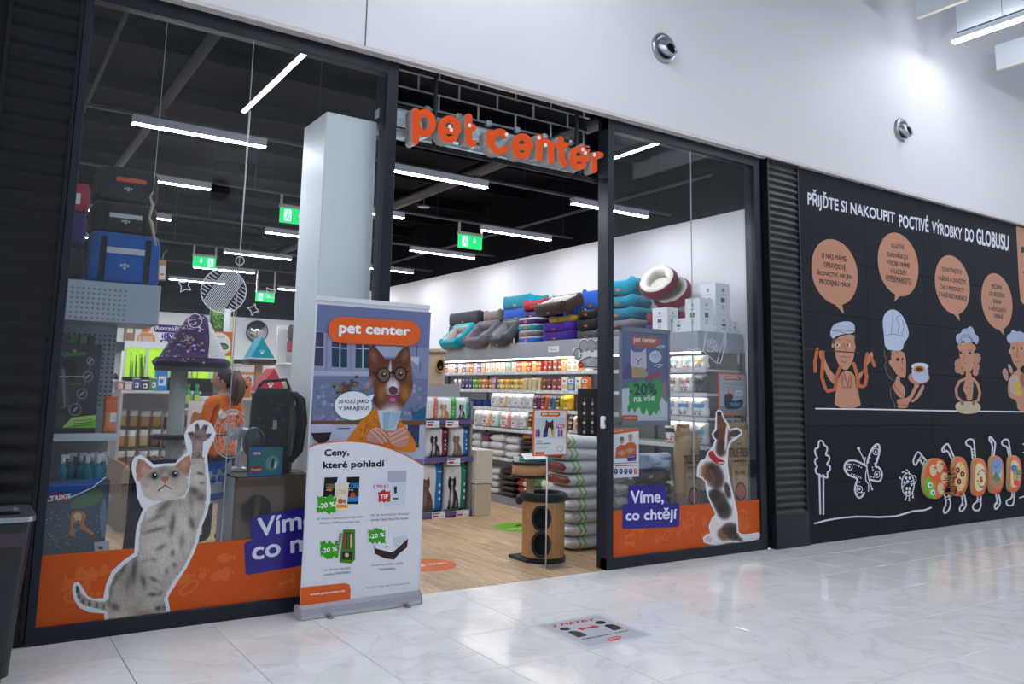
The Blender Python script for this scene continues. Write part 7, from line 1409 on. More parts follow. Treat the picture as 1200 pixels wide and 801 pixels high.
lf = thing('leaflet_box', 'teal leaflet box lying open on the cat tree tray', 'leaflet box', (4.645+tcx+.04, .72, tzt+.138)); MB().box(-.15, .16, -.1, .1, 0, .02, '#118a82').build('tray', 'paper', lf); MB().add([(-.17, -.1, .021), (.1, -.1, .021), (.16, .1, .06), (-.08, .1, .06)], [(0, 1, 2, 3)], '#cfd8d6').build('leaflet', 'paper', lf); MB().add([(.08, .11, .02), (.24, .11, .02), (.24, .11, .10), (.02, .11, .10)], [(0, 1, 2, 3)], '#0e7a73').build('back_flap', 'paper', lf)
MB().cbox(-.24+.03, -.02, .02, .04, .05, .05, .008, '#e6e8ea').build('dispenser', 'plastic', lf)
# ---- sign stand
ss = thing('sign_stand', 'thin white stand holding an orange bordered price sign with a dog', 'sign stand', PZ(650, 665, 0)); SSY = ss.location.y; S = lambda pts: zc(pts, 600, 470, 8.01)
MB().box(-.10, .14, -.06, .07, 0, .008, '#b9c4c2', ch=.002).build('base_plate', 'metal', ss); pp0 = PY(639.5, 664, SSY); topz = PY(644, 537, SSY).z
MB().tube([(pp0.x, SSY, .006), (pp0.x, SSY, topz+.02)], .007, 8, '#d3d7da').build('pole', 'metal', ss, world=True, smooth=True)
W_ = [PY(*q_, SSY-.012) for q_ in S([(190, 515), (515, 530), (525, 75), (205, 52)])]
sx0, sx1, sz0, sz1 = (W_[0].x+W_[3].x)/2, (W_[1].x+W_[2].x)/2, W_[0].z, W_[2].z
MB().box(sx0, sx1, SSY-.012, SSY-.004, sz0, sz1, '#e2701f', ch=.003).build('frame_board', 'plastic', ss, world=True)
f = lambda u, v, l: Vector((sx0+(sx1-sx0)*u, SSY-.0128-l*.0006, sz0+(sz1-sz0)*v)); p = Print(f)
p.poly(rrect(.04, .03, .96, .97, .03), '#d9dde4'); p.poly(rrect(.2, .84, .78, .94, .06), '#dc6a2a', 1); p.textb('pet center', .25, .86, .73, .92, '#f2e9e4', 2, .02)
p.rect(.06, .38, .94, .82, '#c3cbd8', .5); p.sp([(.25, .45), (.35, .62), (.36, .8), (.42, .72), (.5, .72), (.58, .8), (.58, .6), (.64, .45)], '#4a3026', 1); p.sp([(.4, .42), (.44, .62), (.5, .62), (.55, .42)], '#d6cfce', 2); p.ell(.49, .62, .03, .02, '#2a1c1a', 3); p.sp([(.25, .4), (.34, .55), (.42, .45), (.38, .38)], '#2f4a7a', 2)
for a, c in ((.1, '#b5586a'), (.16, '#3f5a8a'), (.58, '#d9c43a'), (.66, '#e6e9ee'), (.74, '#5f7fb0'), (.82, '#a8365a'), (.9, '#dfe3ea')): p.sp([(a-.04, .4), (a-.03, .58), (a+.03, .58), (a+.04, .4)], c, 3)
p.sp([(.66, .58), (.68, .68), (.9, .68), (.92, .6)], '#c7285a', 4); p.textb('MEGA', .7, .61, .88, .66, '#f4e6ea', 5, .03); p.poly([(.04, .38), (.4, .4), (.7, .34), (.96, .24), (.96, .03), (.04, .03)], '#dfe2e8', 5)
p.textb('Péče,', .1, .29, .26, .34, '#20242e', 6, .02); p.textb('která pohladí', .1, .235, .5, .285, '#20242e', 6, .02); p.line([(.1, .19), (.46, .19)], .008, '#9aa0aa', 6); p.line([(.1, .165), (.4, .165)], .008, '#9aa0aa', 6)
for k in range(7): a = k*.9; p.line([(.78+.1*math.cos(a)*.8, .14+.05*math.sin(a)), (.78+.1*math.cos(a+.6), .14+.06*math.sin(a+.6))], .014, '#e0694a', 6)
p.poly(rrect(.06, .035, .34, .09, .03), '#dc6a2a', 6); p.build('sign_print', 'print', ss, world=True)
# ---- stack of sacks by the entrance post
litter = lambda u, v, s_: ('#7d3a28' if u < .03 and BROWN else ('#86b873' if (u*13) % 1 < .16 else '#cdd2d6'))
LBL = ['white sack with green lines, lowest of the stack by the entrance post', 'white sack second from the floor in the stack by the entrance post', 'white sack third from the floor in the stack by the entrance post', 'white sack fourth from the floor in the stack by the entrance post', 'white sack fifth from the floor in the stack by the entrance post', 'white sack sixth from the floor, level with the barrel rim', 'white sack with a brown end above the barrel rim level', 'white sack with a brown end under the topmost sack by the post', 'white sack, topmost and tilted in the stack by the entrance post']
for k in range(9):
    BROWN = k in (5, 6, 7)
    sh = 0 if k < 5 else -.05*(k-4)
    lying('litter_sack', LBL[k], 'sack', .82, .46, .128, litter, (5.50+sh*.8, .98+.01*(k % 3), .004+.122*k), (0, .02*(k-5) if k > 5 else 0, .03*(k % 3-1)), None, 80+k)
# ---- paw header rack with tags
pk_ = thing('tag_rack', 'black rack of pet tags under a grey paw shaped header', 'display', (PY(690, 540, 1.55).x+.10, 1.55, 0)); kx = pk_.location.x
MB().box(kx-.24, kx+.24, 1.55, 1.59, .05, PY(690, 455, 1.55).z, '#16171a', ch=.004).build('rack_panel', 'plastic', pk_, world=True); MB().box(kx-.28, kx+.28, 1.42, 1.72, 0, .05, '#1b1c20').build('rack_base', 'plastic', pk_, world=True)
S = lambda pts: zc(pts, 660, 390, 10.02)
pf = lambda u, v, w: PY(u, v, 1.53)+Vector((0, w, 0))
pawo = S([(120, 220), (130, 185), (160, 170), (185, 175), (190, 120), (215, 80), (250, 68), (290, 85), (330, 75), (380, 80), (430, 70), (470, 90), (490, 130), (490, 180), (520, 175), (548, 190), (552, 240), (520, 300), (480, 340), (500, 400), (430, 420), (330, 415), (200, 420), (172, 400), (180, 330), (140, 290)])
MB().prism(pawo, pf, 0, .012, '#e9eaec').build('paw_header', 'plastic', pk_, world=True)
p = Print(lambda u, v, l: PY(u, v, 1.528-l*.001))
for c, a, b in (((170, 245), 4.2, 6), ((243, 150), 5, 6.4), ((330, 150), 5, 6.4), ((430, 150), 5, 6.4), ((500, 245), 4.2, 6)): p.ell(*S([c])[0], a+.8, b+.8, '#3f4046', 0); p.ell(*S([c])[0], a, b, '#a9abb0', 1)
p.sp(S([(180, 390), (185, 340), (250, 290), (330, 270), (420, 290), (480, 340), (490, 390), (420, 412), (320, 400), (240, 405)]), '#3f4046', .5); p.sp(S([(195, 385), (200, 345), (255, 300), (330, 282), (415, 300), (465, 345), (475, 385), (420, 400), (320, 390), (240, 395)]), '#a9abb0', 1)
p.text('HAF!', S([(178, 285), (440, 285), (440, 200), (178, 200)]), '#f4f5f7', 2, .02); p.ell(*S([(208, 375)])[0], 3.4, 3.6, '#c9331f', 2); p.ell(*S([(208, 375)])[0], 1.8, 1.6, '#e08a3a', 3); p.line(S([(270, 335), (285, 325), (292, 340), (300, 325), (312, 338), (292, 358), (270, 335)]), .5, '#e9eaec', 2); p.build('paw_print', 'print', pk_, world=True)
for i in range(4):
    for j in range(7):
        x = kx-.18+.12*i; z = PY(690, 463, 1.55).z-.03-.105*j
        MB().tube([(x, 1.545, z), (x+.012*math.cos(i), 1.54, z-.03), (x, 1.545, z-.05)], .004, 5, '#c9ccd2').build('tag_ring', 'chrome', pk_, world=True); MB().cyl((x, 1.545, z-.065), (x, 1.538, z-.065), .018, n=10, col=['#d9dce0', '#b9bcc4', '#e6e3da'][(i+j) % 3]).build('pet_tag', 'metal', pk_, world=True)
# ---- promo rack of dog food bags
RKY = 3.2; rx0, rx1 = PY(484, 600, RKY).x-.04, PY(552, 600, RKY).x
rk = thing('promo_rack', 'grey promotion rack of coloured dog food bags in the aisle', 'shelf', ((rx0+rx1)/2, RKY, 0))
zr = [PY(520, 600, RKY).z, PY(520, 536, RKY).z, PY(520, 492, RKY).z]
MB().box(rx0, rx1, RKY+.36, RKY+.40, 0, 1.62, '#9a9da3').build('back_panel', 'paint', rk, world=True); MB().box(rx1-.02, rx1, RKY+.02, RKY+.36, 0, 1.40, '#8d9096').build('side_panel', 'paint', rk, world=True); MB().box(rx0, rx1, RKY+.02, RKY+.36, 0, zr[0]-.02, '#77797e').build('plinth', 'paint', rk, world=True)
for z in zr: MB().box(rx0, rx1-.02, RKY, RKY+.36, z-.02, z, '#b9bcc2').build('shelf_board', 'paint', rk, world=True); MB().box(rx0, rx1, RKY-.015, RKY, z-.05, z+.005, '#6a5a94').build('price_rail', 'plastic', rk, world=True)
RK = lambda px, z: PY(px, 536, RKY+.1).x
def dogart(c, dk, lt):
    def art(p):
        for k in range(3): p.ell(.83, .55-.14*k, .05, .035, '#e6eef0', 1, 10)
        p.line([(.74, .82), (.92, .82)], .02, '#e9f0f2', 1, cap=False)
        dg = [(.14, .05), (.18, .28), (.17, .45), (.12, .52), (.12, .62), (.17, .73), (.23, .68), (.33, .68), (.39, .73), (.44, .62), (.43, .53), (.40, .47), (.50, .36), (.56, .22), (.60, .05)]
        p.photo(dg, toner(dk, [(.28, .28, .07, .22, 0, lt, .9, 1.5), (.28, .56, .035, .09, 0, lt, .9, 1.5), (.28, .52, .025, .02, 0, '#1a1718', .9, 1.5), (.48, .15, .05, .1, 0, lt, .4, 1)], .15, (30, 12), .05), .02, 1)
    return art
for pa, pb2, ri, h_, lab, c, dk, lt in ((492, 509, 2, None, 'orange dog food bag on the top rack shelf', '#e2622a', '#e8e6e4', '#d9d6d2'), (508, 531, 2, None, 'white dog food bag with a green band on the top rack shelf', '#46b83a', '#b98a5a', '#e6d6c0'), (531, 553, 2, None, 'white dog food bag with a mint band on the top rack shelf', '#38b59a', '#26262a', '#e6e6e8'),
        (497, 523, 1, None, 'white dog food bag with a maroon band on the middle rack shelf', '#7a1f42', '#25262c', '#dfe1e4'), (524, 552, 1, None, 'white dog food bag with a blue band on the middle rack shelf', '#1a74c8', '#7d6a5f', '#a89a90'),
        (487, 519, 0, None, 'tall white dog food bag with a blue band on the low rack shelf', '#1a78cc', '#5f4a42', '#8d7a70'), (519, 550, 0, None, 'tall white dog food bag with a green band on the low rack shelf', '#0f8a6c', '#1f2026', '#e3e5e8')):
    z = zr[ri]; top = [PY(520, 539, RKY+.1).z-.01, PY(520, 497, RKY+.1).z-.01, PY(520, 464, RKY+.1).z][ri]; xa_, xb_ = PY(pa, 530, RKY+.1).x, min(PY(pb2, 530, RKY+.1).x, rx1-.024)
    bag('dog_food_bag', lab, 'food bag', (xb_-xa_)*.98, top-z-.015, .14, lambda u, v, s_, c=c: c if u > .66 else '#dfe1e5', ((xa_+xb_)/2, RKY+.1, z), 0, None, dogart(c, dk, lt), 12, 12, seed=int(pa), wob=.12)
for k, (px, ri) in enumerate(((505, 2), (528, 2), (531, 1), (515, 0), (543, 0))):
    x = PY(px, 536, RKY-.03).x; cz0 = max(.004, zr[ri]-.085); c = MB().box(x-.09, x+.09, RKY-.05, RKY-.046, cz0, cz0+.08, '#eceef2'); o = c.build('price_card', 'paper', rk, world=True)
    p = Print(lambda u, v, l: Vector((x+(u-.5)*.18, RKY-.0505-l*.0006, cz0+.08*v))); p.rect(.06, .68, .6, .86, '#6a4f94'); p.rect(.08, .2, .5, .5, '#c0485a'); p.line([(.55, .3), (.92, .3)], .06, '#7a7d86', cap=False); p.build('card_print', 'print', rk, world=True)
cb = thing('cabinet', 'cream wooden cabinet at the end of the dog food rack', 'cabinet', (rx1+.12, RKY+.05, 0)); cw = PY(575, 603, RKY-.08).x-rx1-.012
zt_ = PY(565, 527, RKY-.08).z; MB().box(rx1+.01, rx1+.01+cw, RKY-.08, RKY+.38, 0, zt_*.48, '#cfc2ae', ch=.004).build('lower_panel', 'wood', cb, world=True); MB().box(rx1+.005, rx1+.018+cw, RKY-.09, RKY+.38, zt_*.49, zt_, '#d3cdc2', ch=.004).build('upper_panel', 'paint', cb, world=True)
bc = thing('carpet_cat_tree', 'beige carpet cat tree with round openings behind the roll-up banner', 'cat tree', (PY(505, 420, 3.9).x, 3.9, 0)); hcz = PY(508, 412, 3.9).z
MB().lathe([(.19, 0), (.19, hcz)], n=28, col='#9c8b78').build('trunk', 'carpet', bc, smooth=True); MB().tube([(.18*math.cos(2*math.pi*k/24), .18*math.sin(2*math.pi*k/24), hcz) for k in range(24)], .03, 8, '#a89884', closed=True).build('top_rim', 'plush', bc, smooth=True)
for py in (428, 456):
    z = PY(508, py, 3.75).z; MB().tube([(.195*math.cos(-1.35+.075/.195*math.cos(t)), .195*math.sin(-1.35+.075/.195*math.cos(t)), z+.085*math.sin(t)) for t in [2*math.pi*k/20 for k in range(20)]], .015, 8, '#b58a4a', closed=True).build('hole_rim', 'wood', bc, smooth=True); q = MB(); cpt = [(.194*math.cos(-1.35+.07/.195*math.cos(t)), .194*math.sin(-1.35+.07/.195*math.cos(t))-.002, z+.08*math.sin(t)) for t in [2*math.pi*k/20 for k in range(20)]]; q.add(cpt, [tuple(range(20))], '#0f0e0d'); q.build('hole_lining', 'rough', bc)
# ---- round floor stickers inside
def fdot(c, rx_, ry_, col, lab, art=None):
    o = thing('floor_dot', lab, 'floor sticker', PZ(*c, 0)); q = MB(); R_ = rx_; n = 36
    q.lathe([(R_, .0006), (R_, .0016)], n=n, col=col).build('vinyl', 'film', o)
    if art: p = Print(lambda u, v, l: Vector((u*R_, v*R_, .002+l*.0004))); art(p); p.build('dot_print', 'film', o)
def gart(p): p.textb('MÁME OTEVŘENO', -.7, -.3, .6, .0, '#eef4e6', 0, .02); p.sp([(-.2, .2), (.2, .25), (.5, .45), (.1, .5)], '#2f3a22', 0)
fdot((612, 617.5), .33, .33, '#7cc22c', 'round green floor sticker on the oak floor behind the barrel cat tree', gart)
def oart(p): p.textb('STOP', -.7, -.25, -.05, .2, '#f4e9e0', 0, .03); p.textb('DĚKUJEME', .05, -.2, .75, .15, '#f4e9e0', 0, .03)
fdot((500, 661.5), .26, .26, '#e0692f', 'round orange floor sticker on the oak floor beside the roll-up banner', oart)
# ---- bags in the beagle window
paper = '#a98a66'
def truefresh(p):
    p.textb('TRUE FRESH', .12, .66, .88, .76, '#3a2e24', 0, .02); p.line([(.25, .62), (.75, .62)], .012, '#5a4936', 0); p.arc(.5, .84, .1, .04, 180, 360, .012, '#4a3a2c', 0)
    p.poly([(.2, .1), (.8, .1), (.8, .56), (.2, .56)], '#b89a76', 0); p.textb('PROTEIN', .3, .48, .7, .52, '#4a3a2c', 1, .01); p.sp([(.26, .3), (.4, .4), (.62, .4), (.76, .3), (.66, .2), (.4, .18)], '#4a3a2e', 1); p.sp([(.3, .3), (.42, .37), (.6, .37), (.72, .3), (.64, .22), (.42, .21)], '#b05a54', 2)
    for k in range(3): p.ell(.38+.12*k, .14, .035, .02, '#5a4936', 1)
def pxbag(name, lab, px0, px1, top, yy, des, art, d=.13, z=0, rot=0, seed=0, m='paper', cat='food bag', py=560):
    a, b = PY(px0, py, yy), PY(px1, py, yy); h = PY((px0+px1)/2, top, yy).z-z; return bag(name, lab, cat, (b.x-a.x), h, d, des, ((a.x+b.x)/2, yy, z), rot, None, art, 10, 12, m, seed=seed, wob=.3)
pl_ = MB().prism([(5.5, .16), (6.27, .16), (6.27, .04), (6.93, .04), (6.93, .19), (6.37, .19), (6.37, .6), (5.5, .6)], lambda u, v, w: Vector((u, v, w)), 0, .30, '#c9ccd2').build('display_plinth', 'paint'); tag(pl_, 'low pale plinth carrying the food bags behind the beagle window', 'plinth')
pxbag('paper_food_bag', 'crumpled brown paper food bag between the black bags and the beagle', 789, 820, 508, .25, lambda u, v, s_: paper if v > .3 else '#8d7660', truefresh, .13, .301, .1, 3, py=540)
pxbag('paper_food_bag', 'tall brown paper food bag behind the beagle sticker', 847, 877, 498, .118, lambda u, v, s_: paper, truefresh, .085, .301, 0, 4, py=540)
pxbag('paper_food_bag', 'brown paper food bag set back between the two front paper bags', 793, 809, 500, .46, lambda u, v, s_: '#8a6a48', None, .09, .301, 0, 5, py=540)
def coreart(c):
    def art(p): p.textb('CORE', .34, .45, .72, .68, c, 0, .01); p.sp([(.05, .45), (.16, .72), (.28, .7), (.22, .4)], '#c98a78', 0); p.arc(.85, .5, .06, .14, 0, 360, .02, '#8a9a6a', 0)
    return art
for k, (c, lab) in enumerate((('#3a3d44', 'black food sack, lowest of the black stack in the window'), ('#2f7fb0', 'black food sack with blue lettering in the window stack'), ('#b8c03a', 'black food sack with lime lettering in the window stack'), ('#c9743a', 'black food sack with orange lettering in the window stack'))):
    x0_, x1_ = PY(750, 560, .34).x, PY(786, 560, .34).x; z = .301+.125*k if k else .301
    t = thing('black_food_sack', lab, 'sack', ((x0_+x1_)/2, .40, z)); w = x1_-x0_; q = MB(); 
    q.pillow(w, .125, .26, None, 12, 8, col='#1f2024', pw=.4, wob=.1, seed=k).build('sack_body', 'bag', t, smooth=True, weld=True); p = Print(lambda u, v, l: Vector(((u-.5)*w, -.136-l*.0006, v*.125))); coreart(c)(p); p.build('sack_print', 'print', t)
qf = thing('bedding_pack', 'pale blue fibre pack lying on the black sacks', 'package', ((PY(771, 520, .38).x)-.055, .40, .301+.5)); MB().pillow(.42, .16, .24, None, 10, 8, col='#9fb0c6', pw=.35, wob=.35, seed=4).build('pack_body', 'plush', qf, smooth=True, weld=True); MB().box(-.1, .1, -.128, -.122, .04, .1, '#b9c6d6').build('pack_label', 'print', qf)
st = thing('window_poster', 'orange framed poster of a girl with a blue pet bed on a stand', 'poster', (PY(858, 600, .22).x, .22, .30)); S = lambda pts: zc(pts, 700, 430, 5.72); W_ = [PY(*q_, .2) for q_ in S([(818, 325), (1010, 318), (998, 42), (802, 42)])]
wx0, wx1, wz0, wz1 = (W_[0].x+W_[3].x)/2, (W_[1].x+W_[2].x)/2, W_[0].z, W_[2].z
MB().box(wx0, wx1, .198, .206, wz0, wz1, '#dc6a2a', ch=.003).build('frame_board', 'plastic', st, world=True); MB().tube([((wx0+wx1)/2, .208, .301), ((wx0+wx1)/2, .208, wz0+.05)], .007, 8, '#c3c8ce').build('pole', 'metal', st, world=True); MB().box((wx0+wx1)/2-.08, (wx0+wx1)/2+.08, .165, .25, .301, .308, '#aab0b6').build('base_plate', 'metal', st, world=True)
p = Print(lambda u, v, l: Vector((wx0+(wx1-wx0)*u, .1975-l*.0006, wz0+(wz1-wz0)*v))); p.rect(.05, .04, .95, .96, '#a9b4c6'); p.rect(.05, .04, .95, .22, '#8d9098', .5); p.poly(rrect(.2, .83, .78, .92, .05), '#d96a34', 1); p.textb('pet center', .26, .85, .72, .9, '#f0e9e6', 2, .02); p.line([(.1, .74), (.9, .72)], .012, '#c9783f', 1); p.sp([(.2, .5), (.2, .2), (.3, .14), (.75, .16), (.85, .28), (.84, .4), (.6, .34), (.4, .36), (.34, .5)], '#26282e', 2); p.sp([(.38, .3), (.42, .22), (.7, .22), (.76, .28), (.6, .32)], '#1d86b8', 3); p.sp([(.3, .36), (.3, .5), (.36, .56), (.42, .56), (.5, .48), (.48, .36)], '#6a2a34', 3); p.sp([(.35, .5), (.34, .64), (.4, .7), (.46, .64), (.46, .48), (.41, .52)], '#c9a078', 4); p.ell(.405, .58, .035, .04, '#d9b8a4', 5); p.sp([(.38, .38), (.38, .5), (.44, .5), (.44, .38)], '#1c1d22', 5); p.ell(.7, .53, .16, .07, '#d3dae4', 3); p.line([(.6, .53), (.8, .53)], .012, '#8a92a2', 4); p.build('poster_print', 'print', st, world=True)
# ================================================================== BACK OF THE SHOP, SEEN THROUGH THE KITTEN WINDOW
# ---- hanging treats gondola
GYo = 5.0; g0, g1 = PY(133, 500, GYo).x, PY(200, 500, GYo).x+.25
gn = thing('treat_gondola', 'grey gondola end with hooks of hanging dog treats', 'shelf', ((g0+g1)/2, GYo, 0)); gzt = PY(165, 460, GYo).z
MB().box(g0, g1, GYo+.05, GYo+.1, 0, gzt, '#a7aab0').build('back_panel', 'paint', gn, world=True); MB().box(g0-.03, g0, GYo-.5, GYo+.1, 0, gzt, '#b9bcc2').build('side_panel', 'paint', gn, world=True); MB().box(g0, g1, GYo-.35, GYo+.1, gzt, gzt+.03, '#d3d6da').build('top_board', 'paint', gn, world=True)
zb_ = PY(140, 553, GYo-1.0).z; MB().box(g0-.05, g1, GYo-1.2, GYo-.1, 0, max(.2, zb_-.1), '#8d8478').build('bin_base', 'paint', gn, world=True)
for x in (g0-.05, (g0+g1)/2, g1-.02): MB().box(x, x+.02, GYo-1.2, GYo-.1, max(.2, zb_-.1), zb_+.1, '#9a9188').build('bin_divider', 'paint', gn, world=True)
MB().box(g0-.05, g1, GYo-1.22, GYo-1.2, max(.2, zb_-.1), zb_+.05, '#b0a89c').build('bin_front', 'paint', gn, world=True)
tpk = MB().pillow(.11, .2, .03, lambda u, v, s_: '#d3cfc9' if v > .72 else None, 4, 6, pw=.5).build('treat_pack', 'film', smooth=True, weld=True)
r = random.Random(12); rowz = [PY(165, y, GYo).z for y in (480, 503, 527)]
for j, z in enumerate(rowz):
    n = 7; MB().tube([(g0+.02, GYo-.02, z+.005), (g1-.02, GYo-.02, z+.005)], .006, 6, '#b9bcc2').build('hook_bar', 'metal', gn, world=True)
    for k in range(n):
        o = tpk.copy(); C.objects.link(o); o.location = (g0+.07+(g1-g0-.12)*k/(n-1), GYo-.07+r.uniform(-.03, .02), z-.2+r.uniform(-.015, .0)); o.rotation_euler = (r.uniform(-.1, .1), 0, r.uniform(-.2, .2)); o.scale = (r.uniform(.9, 1.2), 1, 1.04)
        o.color = (*lin(r.choice(['#b98a5a', '#9a6a42', '#c9a878', '#7a5540', '#8a7a70', '#a8804e'])), 1); tag(o, ['brown treat pack on the top hook row of the gondola', 'brown treat pack on the middle hook row of the gondola', 'brown treat pack on the lowest hook row of the gondola'][j], 'treat pack', ['packs on the top hook row', 'packs on the middle hook row', 'packs on the lowest hook row'][j])
bpy.data.objects.remove(tpk)
zf = max(.2, zb_-.1); gm = (g0+g1)/2                     # sloping bin floor, chews lying on it side by side
MB().add([(g0-.03, GYo-1.2, zf), (g1-.02, GYo-1.2, zf), (g1-.02, GYo-.1, zf+.10), (g0-.03, GYo-.1, zf+.10)], [(0, 1, 2, 3)], '#b0a89c').build('bin_floor', 'paint', gn, world=True)
cells = [(x, GYo-1.13+.095*j) for j in range(10) for x in [g0+.068+.135*i for i in range(3)]+[gm+.095+.14*i for i in range(3)] if x < g1-.09]
for x, y in r.sample(cells, 26):
    z = zf+.10*(y-GYo+1.2)/1.1+.026; c = r.choice(['#b5302a', '#c9a27a', '#d6c3a2', '#b03a34', '#d9d2c6', '#c28a4a', '#2f5fa8', '#cf9a56'])
    o = MB().tube([(-.055, 0, 0), (-.03, .005, .006), (.03, 0, .0), (.055, .004, .006)], [.018, .029, .029, .016], 8, None).build('chew_treat', 'film', smooth=True, ocol=c); o.location = (x, y, z); o.rotation_euler = (.09, 0, r.uniform(-.25, .25)); tag(o, 'small wrapped chew treat lying in the gondola bin', 'treat', 'chews in the gondola bin')
# small goods on the gondola top
for k, (px, wpx, py, c, lab) in enumerate(((139, 9, 455, '#d98aa0', 'pink plastic tub on top of the treat gondola'), (148, 12, 458, '#c9b8a8', 'striped carton on top of the treat gondola'), (158, 8, 456, '#4a4f8a', 'blue carton on top of the treat gondola'), (168, 10, 456, '#3a3530', 'dark carton on top of the treat gondola'), (178, 8, 454, '#4a9a4a', 'green carton on top of the treat gondola'), (187, 17, 449, '#2a8ac9', 'bright blue carton on top of the treat gondola'))):
    a, b = PY(px-wpx/2, 459, GYo-.1), PY(px+wpx/2, 459, GYo-.1); h = (459-py+ [6, 8, 10, 8, 9, 14][k])*abs(PY(px, 458, GYo-.1).z-PY(px, 459, GYo-.1).z)
    t = thing('goods_box' if k else 'plastic_tub', lab, 'box' if k else 'tub', ((a.x+b.x)/2, GYo-.12, gzt+.031)); w = (b.x-a.x)*.74
    MB().box(-w/2, w/2, -.08, .08, 0, h, c, ch=.006).build('body', 'plastic', t); MB().box(-w*.52, w*.52, -.083, .083, h, h+.012, '#d9dce0').build('lid', 'plastic', t); p = Print(lambda u, v, l: Vector(((u-.5)*w, -.081-l*.001, v*h))); p.rect(.15, .25, .85, .7, '#e6e3e0'); p.rect(.25, .35, .6, .55, c, 1); p.build('label_print', 'print', t)
# ---- white display with small goods, aquarium wall, poster above
AY = 10.5
def rectY(x0, y0, x1, y1, y): a, b = PY(x0, y1, y), PY(x1, y0, y); return a.x, b.x, a.z, b.z
x0, x1, z0, z1 = rectY(116, 411, 144, 470, AY-2.2); wd = thing('white_cabinet', 'white lit display cabinet with small terrarium goods', 'cabinet', ((x0+x1)/2, AY-2.2, 0))
MB().box(x0, x1, AY-2.1, AY-2.05, 0, z1, '#e9edf0').build('back_panel', 'paint', wd, world=True); MB().box(x0, x1, AY-2.3, AY-2.05, z1, z1+.14, '#2c3440').build('header', 'paint', wd, world=True)
for x in (x0, x1-.03): MB().box(x, x+.03, AY-2.3, AY-2.05, 0, z1, '#f2f4f6').build('side_panel', 'paint', wd, world=True)
for k in range(4):
    z = z1-.1-(z1-.3)*(k+1)/5; MB().box(x0+.03, x1-.03, AY-2.3, AY-2.1, z-.02, z, '#f0f2f4').build('shelf_board', 'paint', wd, world=True)
    for j in range(2):
        t = thing('terrarium_rock', 'small dark terrarium ornament on the white cabinet shelves', 'ornament', (x0+.082+(x1-x0-.164)*j, AY-2.2, z+.001), 0, 'ornaments in the white cabinet'); MB().lathe([(.044, 0), (.05, .03), (.03, .08), (.01, .1)], n=8, col=['#2f4f3a', '#5a4638', '#384a5a', '#7a3a34'][(j+k) % 4]).build('ornament_body', 'rough', t)
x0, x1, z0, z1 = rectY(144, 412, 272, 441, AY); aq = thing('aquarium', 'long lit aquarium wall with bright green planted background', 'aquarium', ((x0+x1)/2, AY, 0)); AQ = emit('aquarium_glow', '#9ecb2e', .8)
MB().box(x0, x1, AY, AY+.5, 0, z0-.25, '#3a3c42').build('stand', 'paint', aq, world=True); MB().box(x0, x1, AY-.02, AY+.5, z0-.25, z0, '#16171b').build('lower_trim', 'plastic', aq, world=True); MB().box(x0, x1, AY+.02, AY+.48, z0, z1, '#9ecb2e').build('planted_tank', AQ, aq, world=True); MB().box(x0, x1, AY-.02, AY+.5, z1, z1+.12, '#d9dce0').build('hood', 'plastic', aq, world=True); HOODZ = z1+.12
nt = 5
for k in range(nt+1): x = x0+(x1-x0)*k/nt; MB().box(x-.025, x+.025, AY-.015, AY+.5, z0, z1, '#c9d6c0').build('mullion', 'plastic', aq, world=True)
r = random.Random(5)
for k in range(40):
    x, z = r.uniform(x0+.1, x1-.1), r.uniform(z0, z0+.1); MB().tube([(x, AY+.01, z0), (x+r.uniform(-.04, .04), AY+.005, z0+(z1-z0)*r.uniform(.4, .9))], [.02, .008], 5, r.choice(['#5f9a1e', '#3f7a1a', '#b8d94a', '#88b82a'])).build('water_plant', 'plastic', aq, world=True)
MB().box(x0, x1, AY-.012, AY-.006, z0, z1, '#ffffff').build('pane', GLASS, aq, world=True)
x0, x1, z0, z1 = rectY(146, 376, 262, 411, YB-.05); ps = thing('wall_poster', 'white wall poster with carrots and purple lines about lighting up the home', 'poster', ((x0+x1)/2, YB-.06, z0)); MB().box(x0, x1, YB-.06, YB-.03, z0, z1, '#f3f2f4').build('poster_sheet', 'paper', ps, world=True)
p = Print(lambda px, py, l: PY(px, py, YB-.062-l*.002))
S = lambda pts: zc(pts, 110, 360, 5.72); p.poly(rq(S([(405, 165), (790, 185), (790, 135), (405, 112)]), .05, .2), '#4a3596', 1); p.text('Rozzáříme', S([(412, 150), (640, 163), (640, 130), (412, 120)]), '#f4f2fa', 2, .02); p.poly(rq(S([(470, 215), (700, 225), (700, 180), (470, 172)]), .05, .2), '#4a3596', 1); p.text('i Váš', S([(455, 208), (590, 212), (590, 182), (455, 178)]), '#4a3596', 1.5, .02); p.text('i Váš', S([(480, 208), (580, 212), (580, 182), (480, 178)]), '#f4f2fa', 2, .02); p.poly(rq(S([(445, 262), (680, 268), (680, 222), (445, 215)]), .05, .2), '#4a3596', 1); p.text('Domov', S([(458, 252), (640, 258), (640, 228), (458, 222)]), '#f4f2fa', 2, .02)
for a in ([(330, 170), (325, 120), (345, 100), (360, 120), (352, 165)], [(345, 170), (365, 110), (388, 105), (390, 130), (365, 168)]): p.sp(S(a), '#f08a3a', 1)
p.sp(S([(285, 250), (285, 190), (330, 168), (395, 172), (412, 200), (410, 265), (300, 270)]), '#f6a468', 1); p.rect(*S([(300, 195)])[0], *S([(395, 255)])[0], '#f2c9b0', 2); p.sp(S([(315, 250), (318, 140), (332, 150), (330, 250)]), '#b9a89c', 3); p.build('poster_print', 'print', ps, world=True)
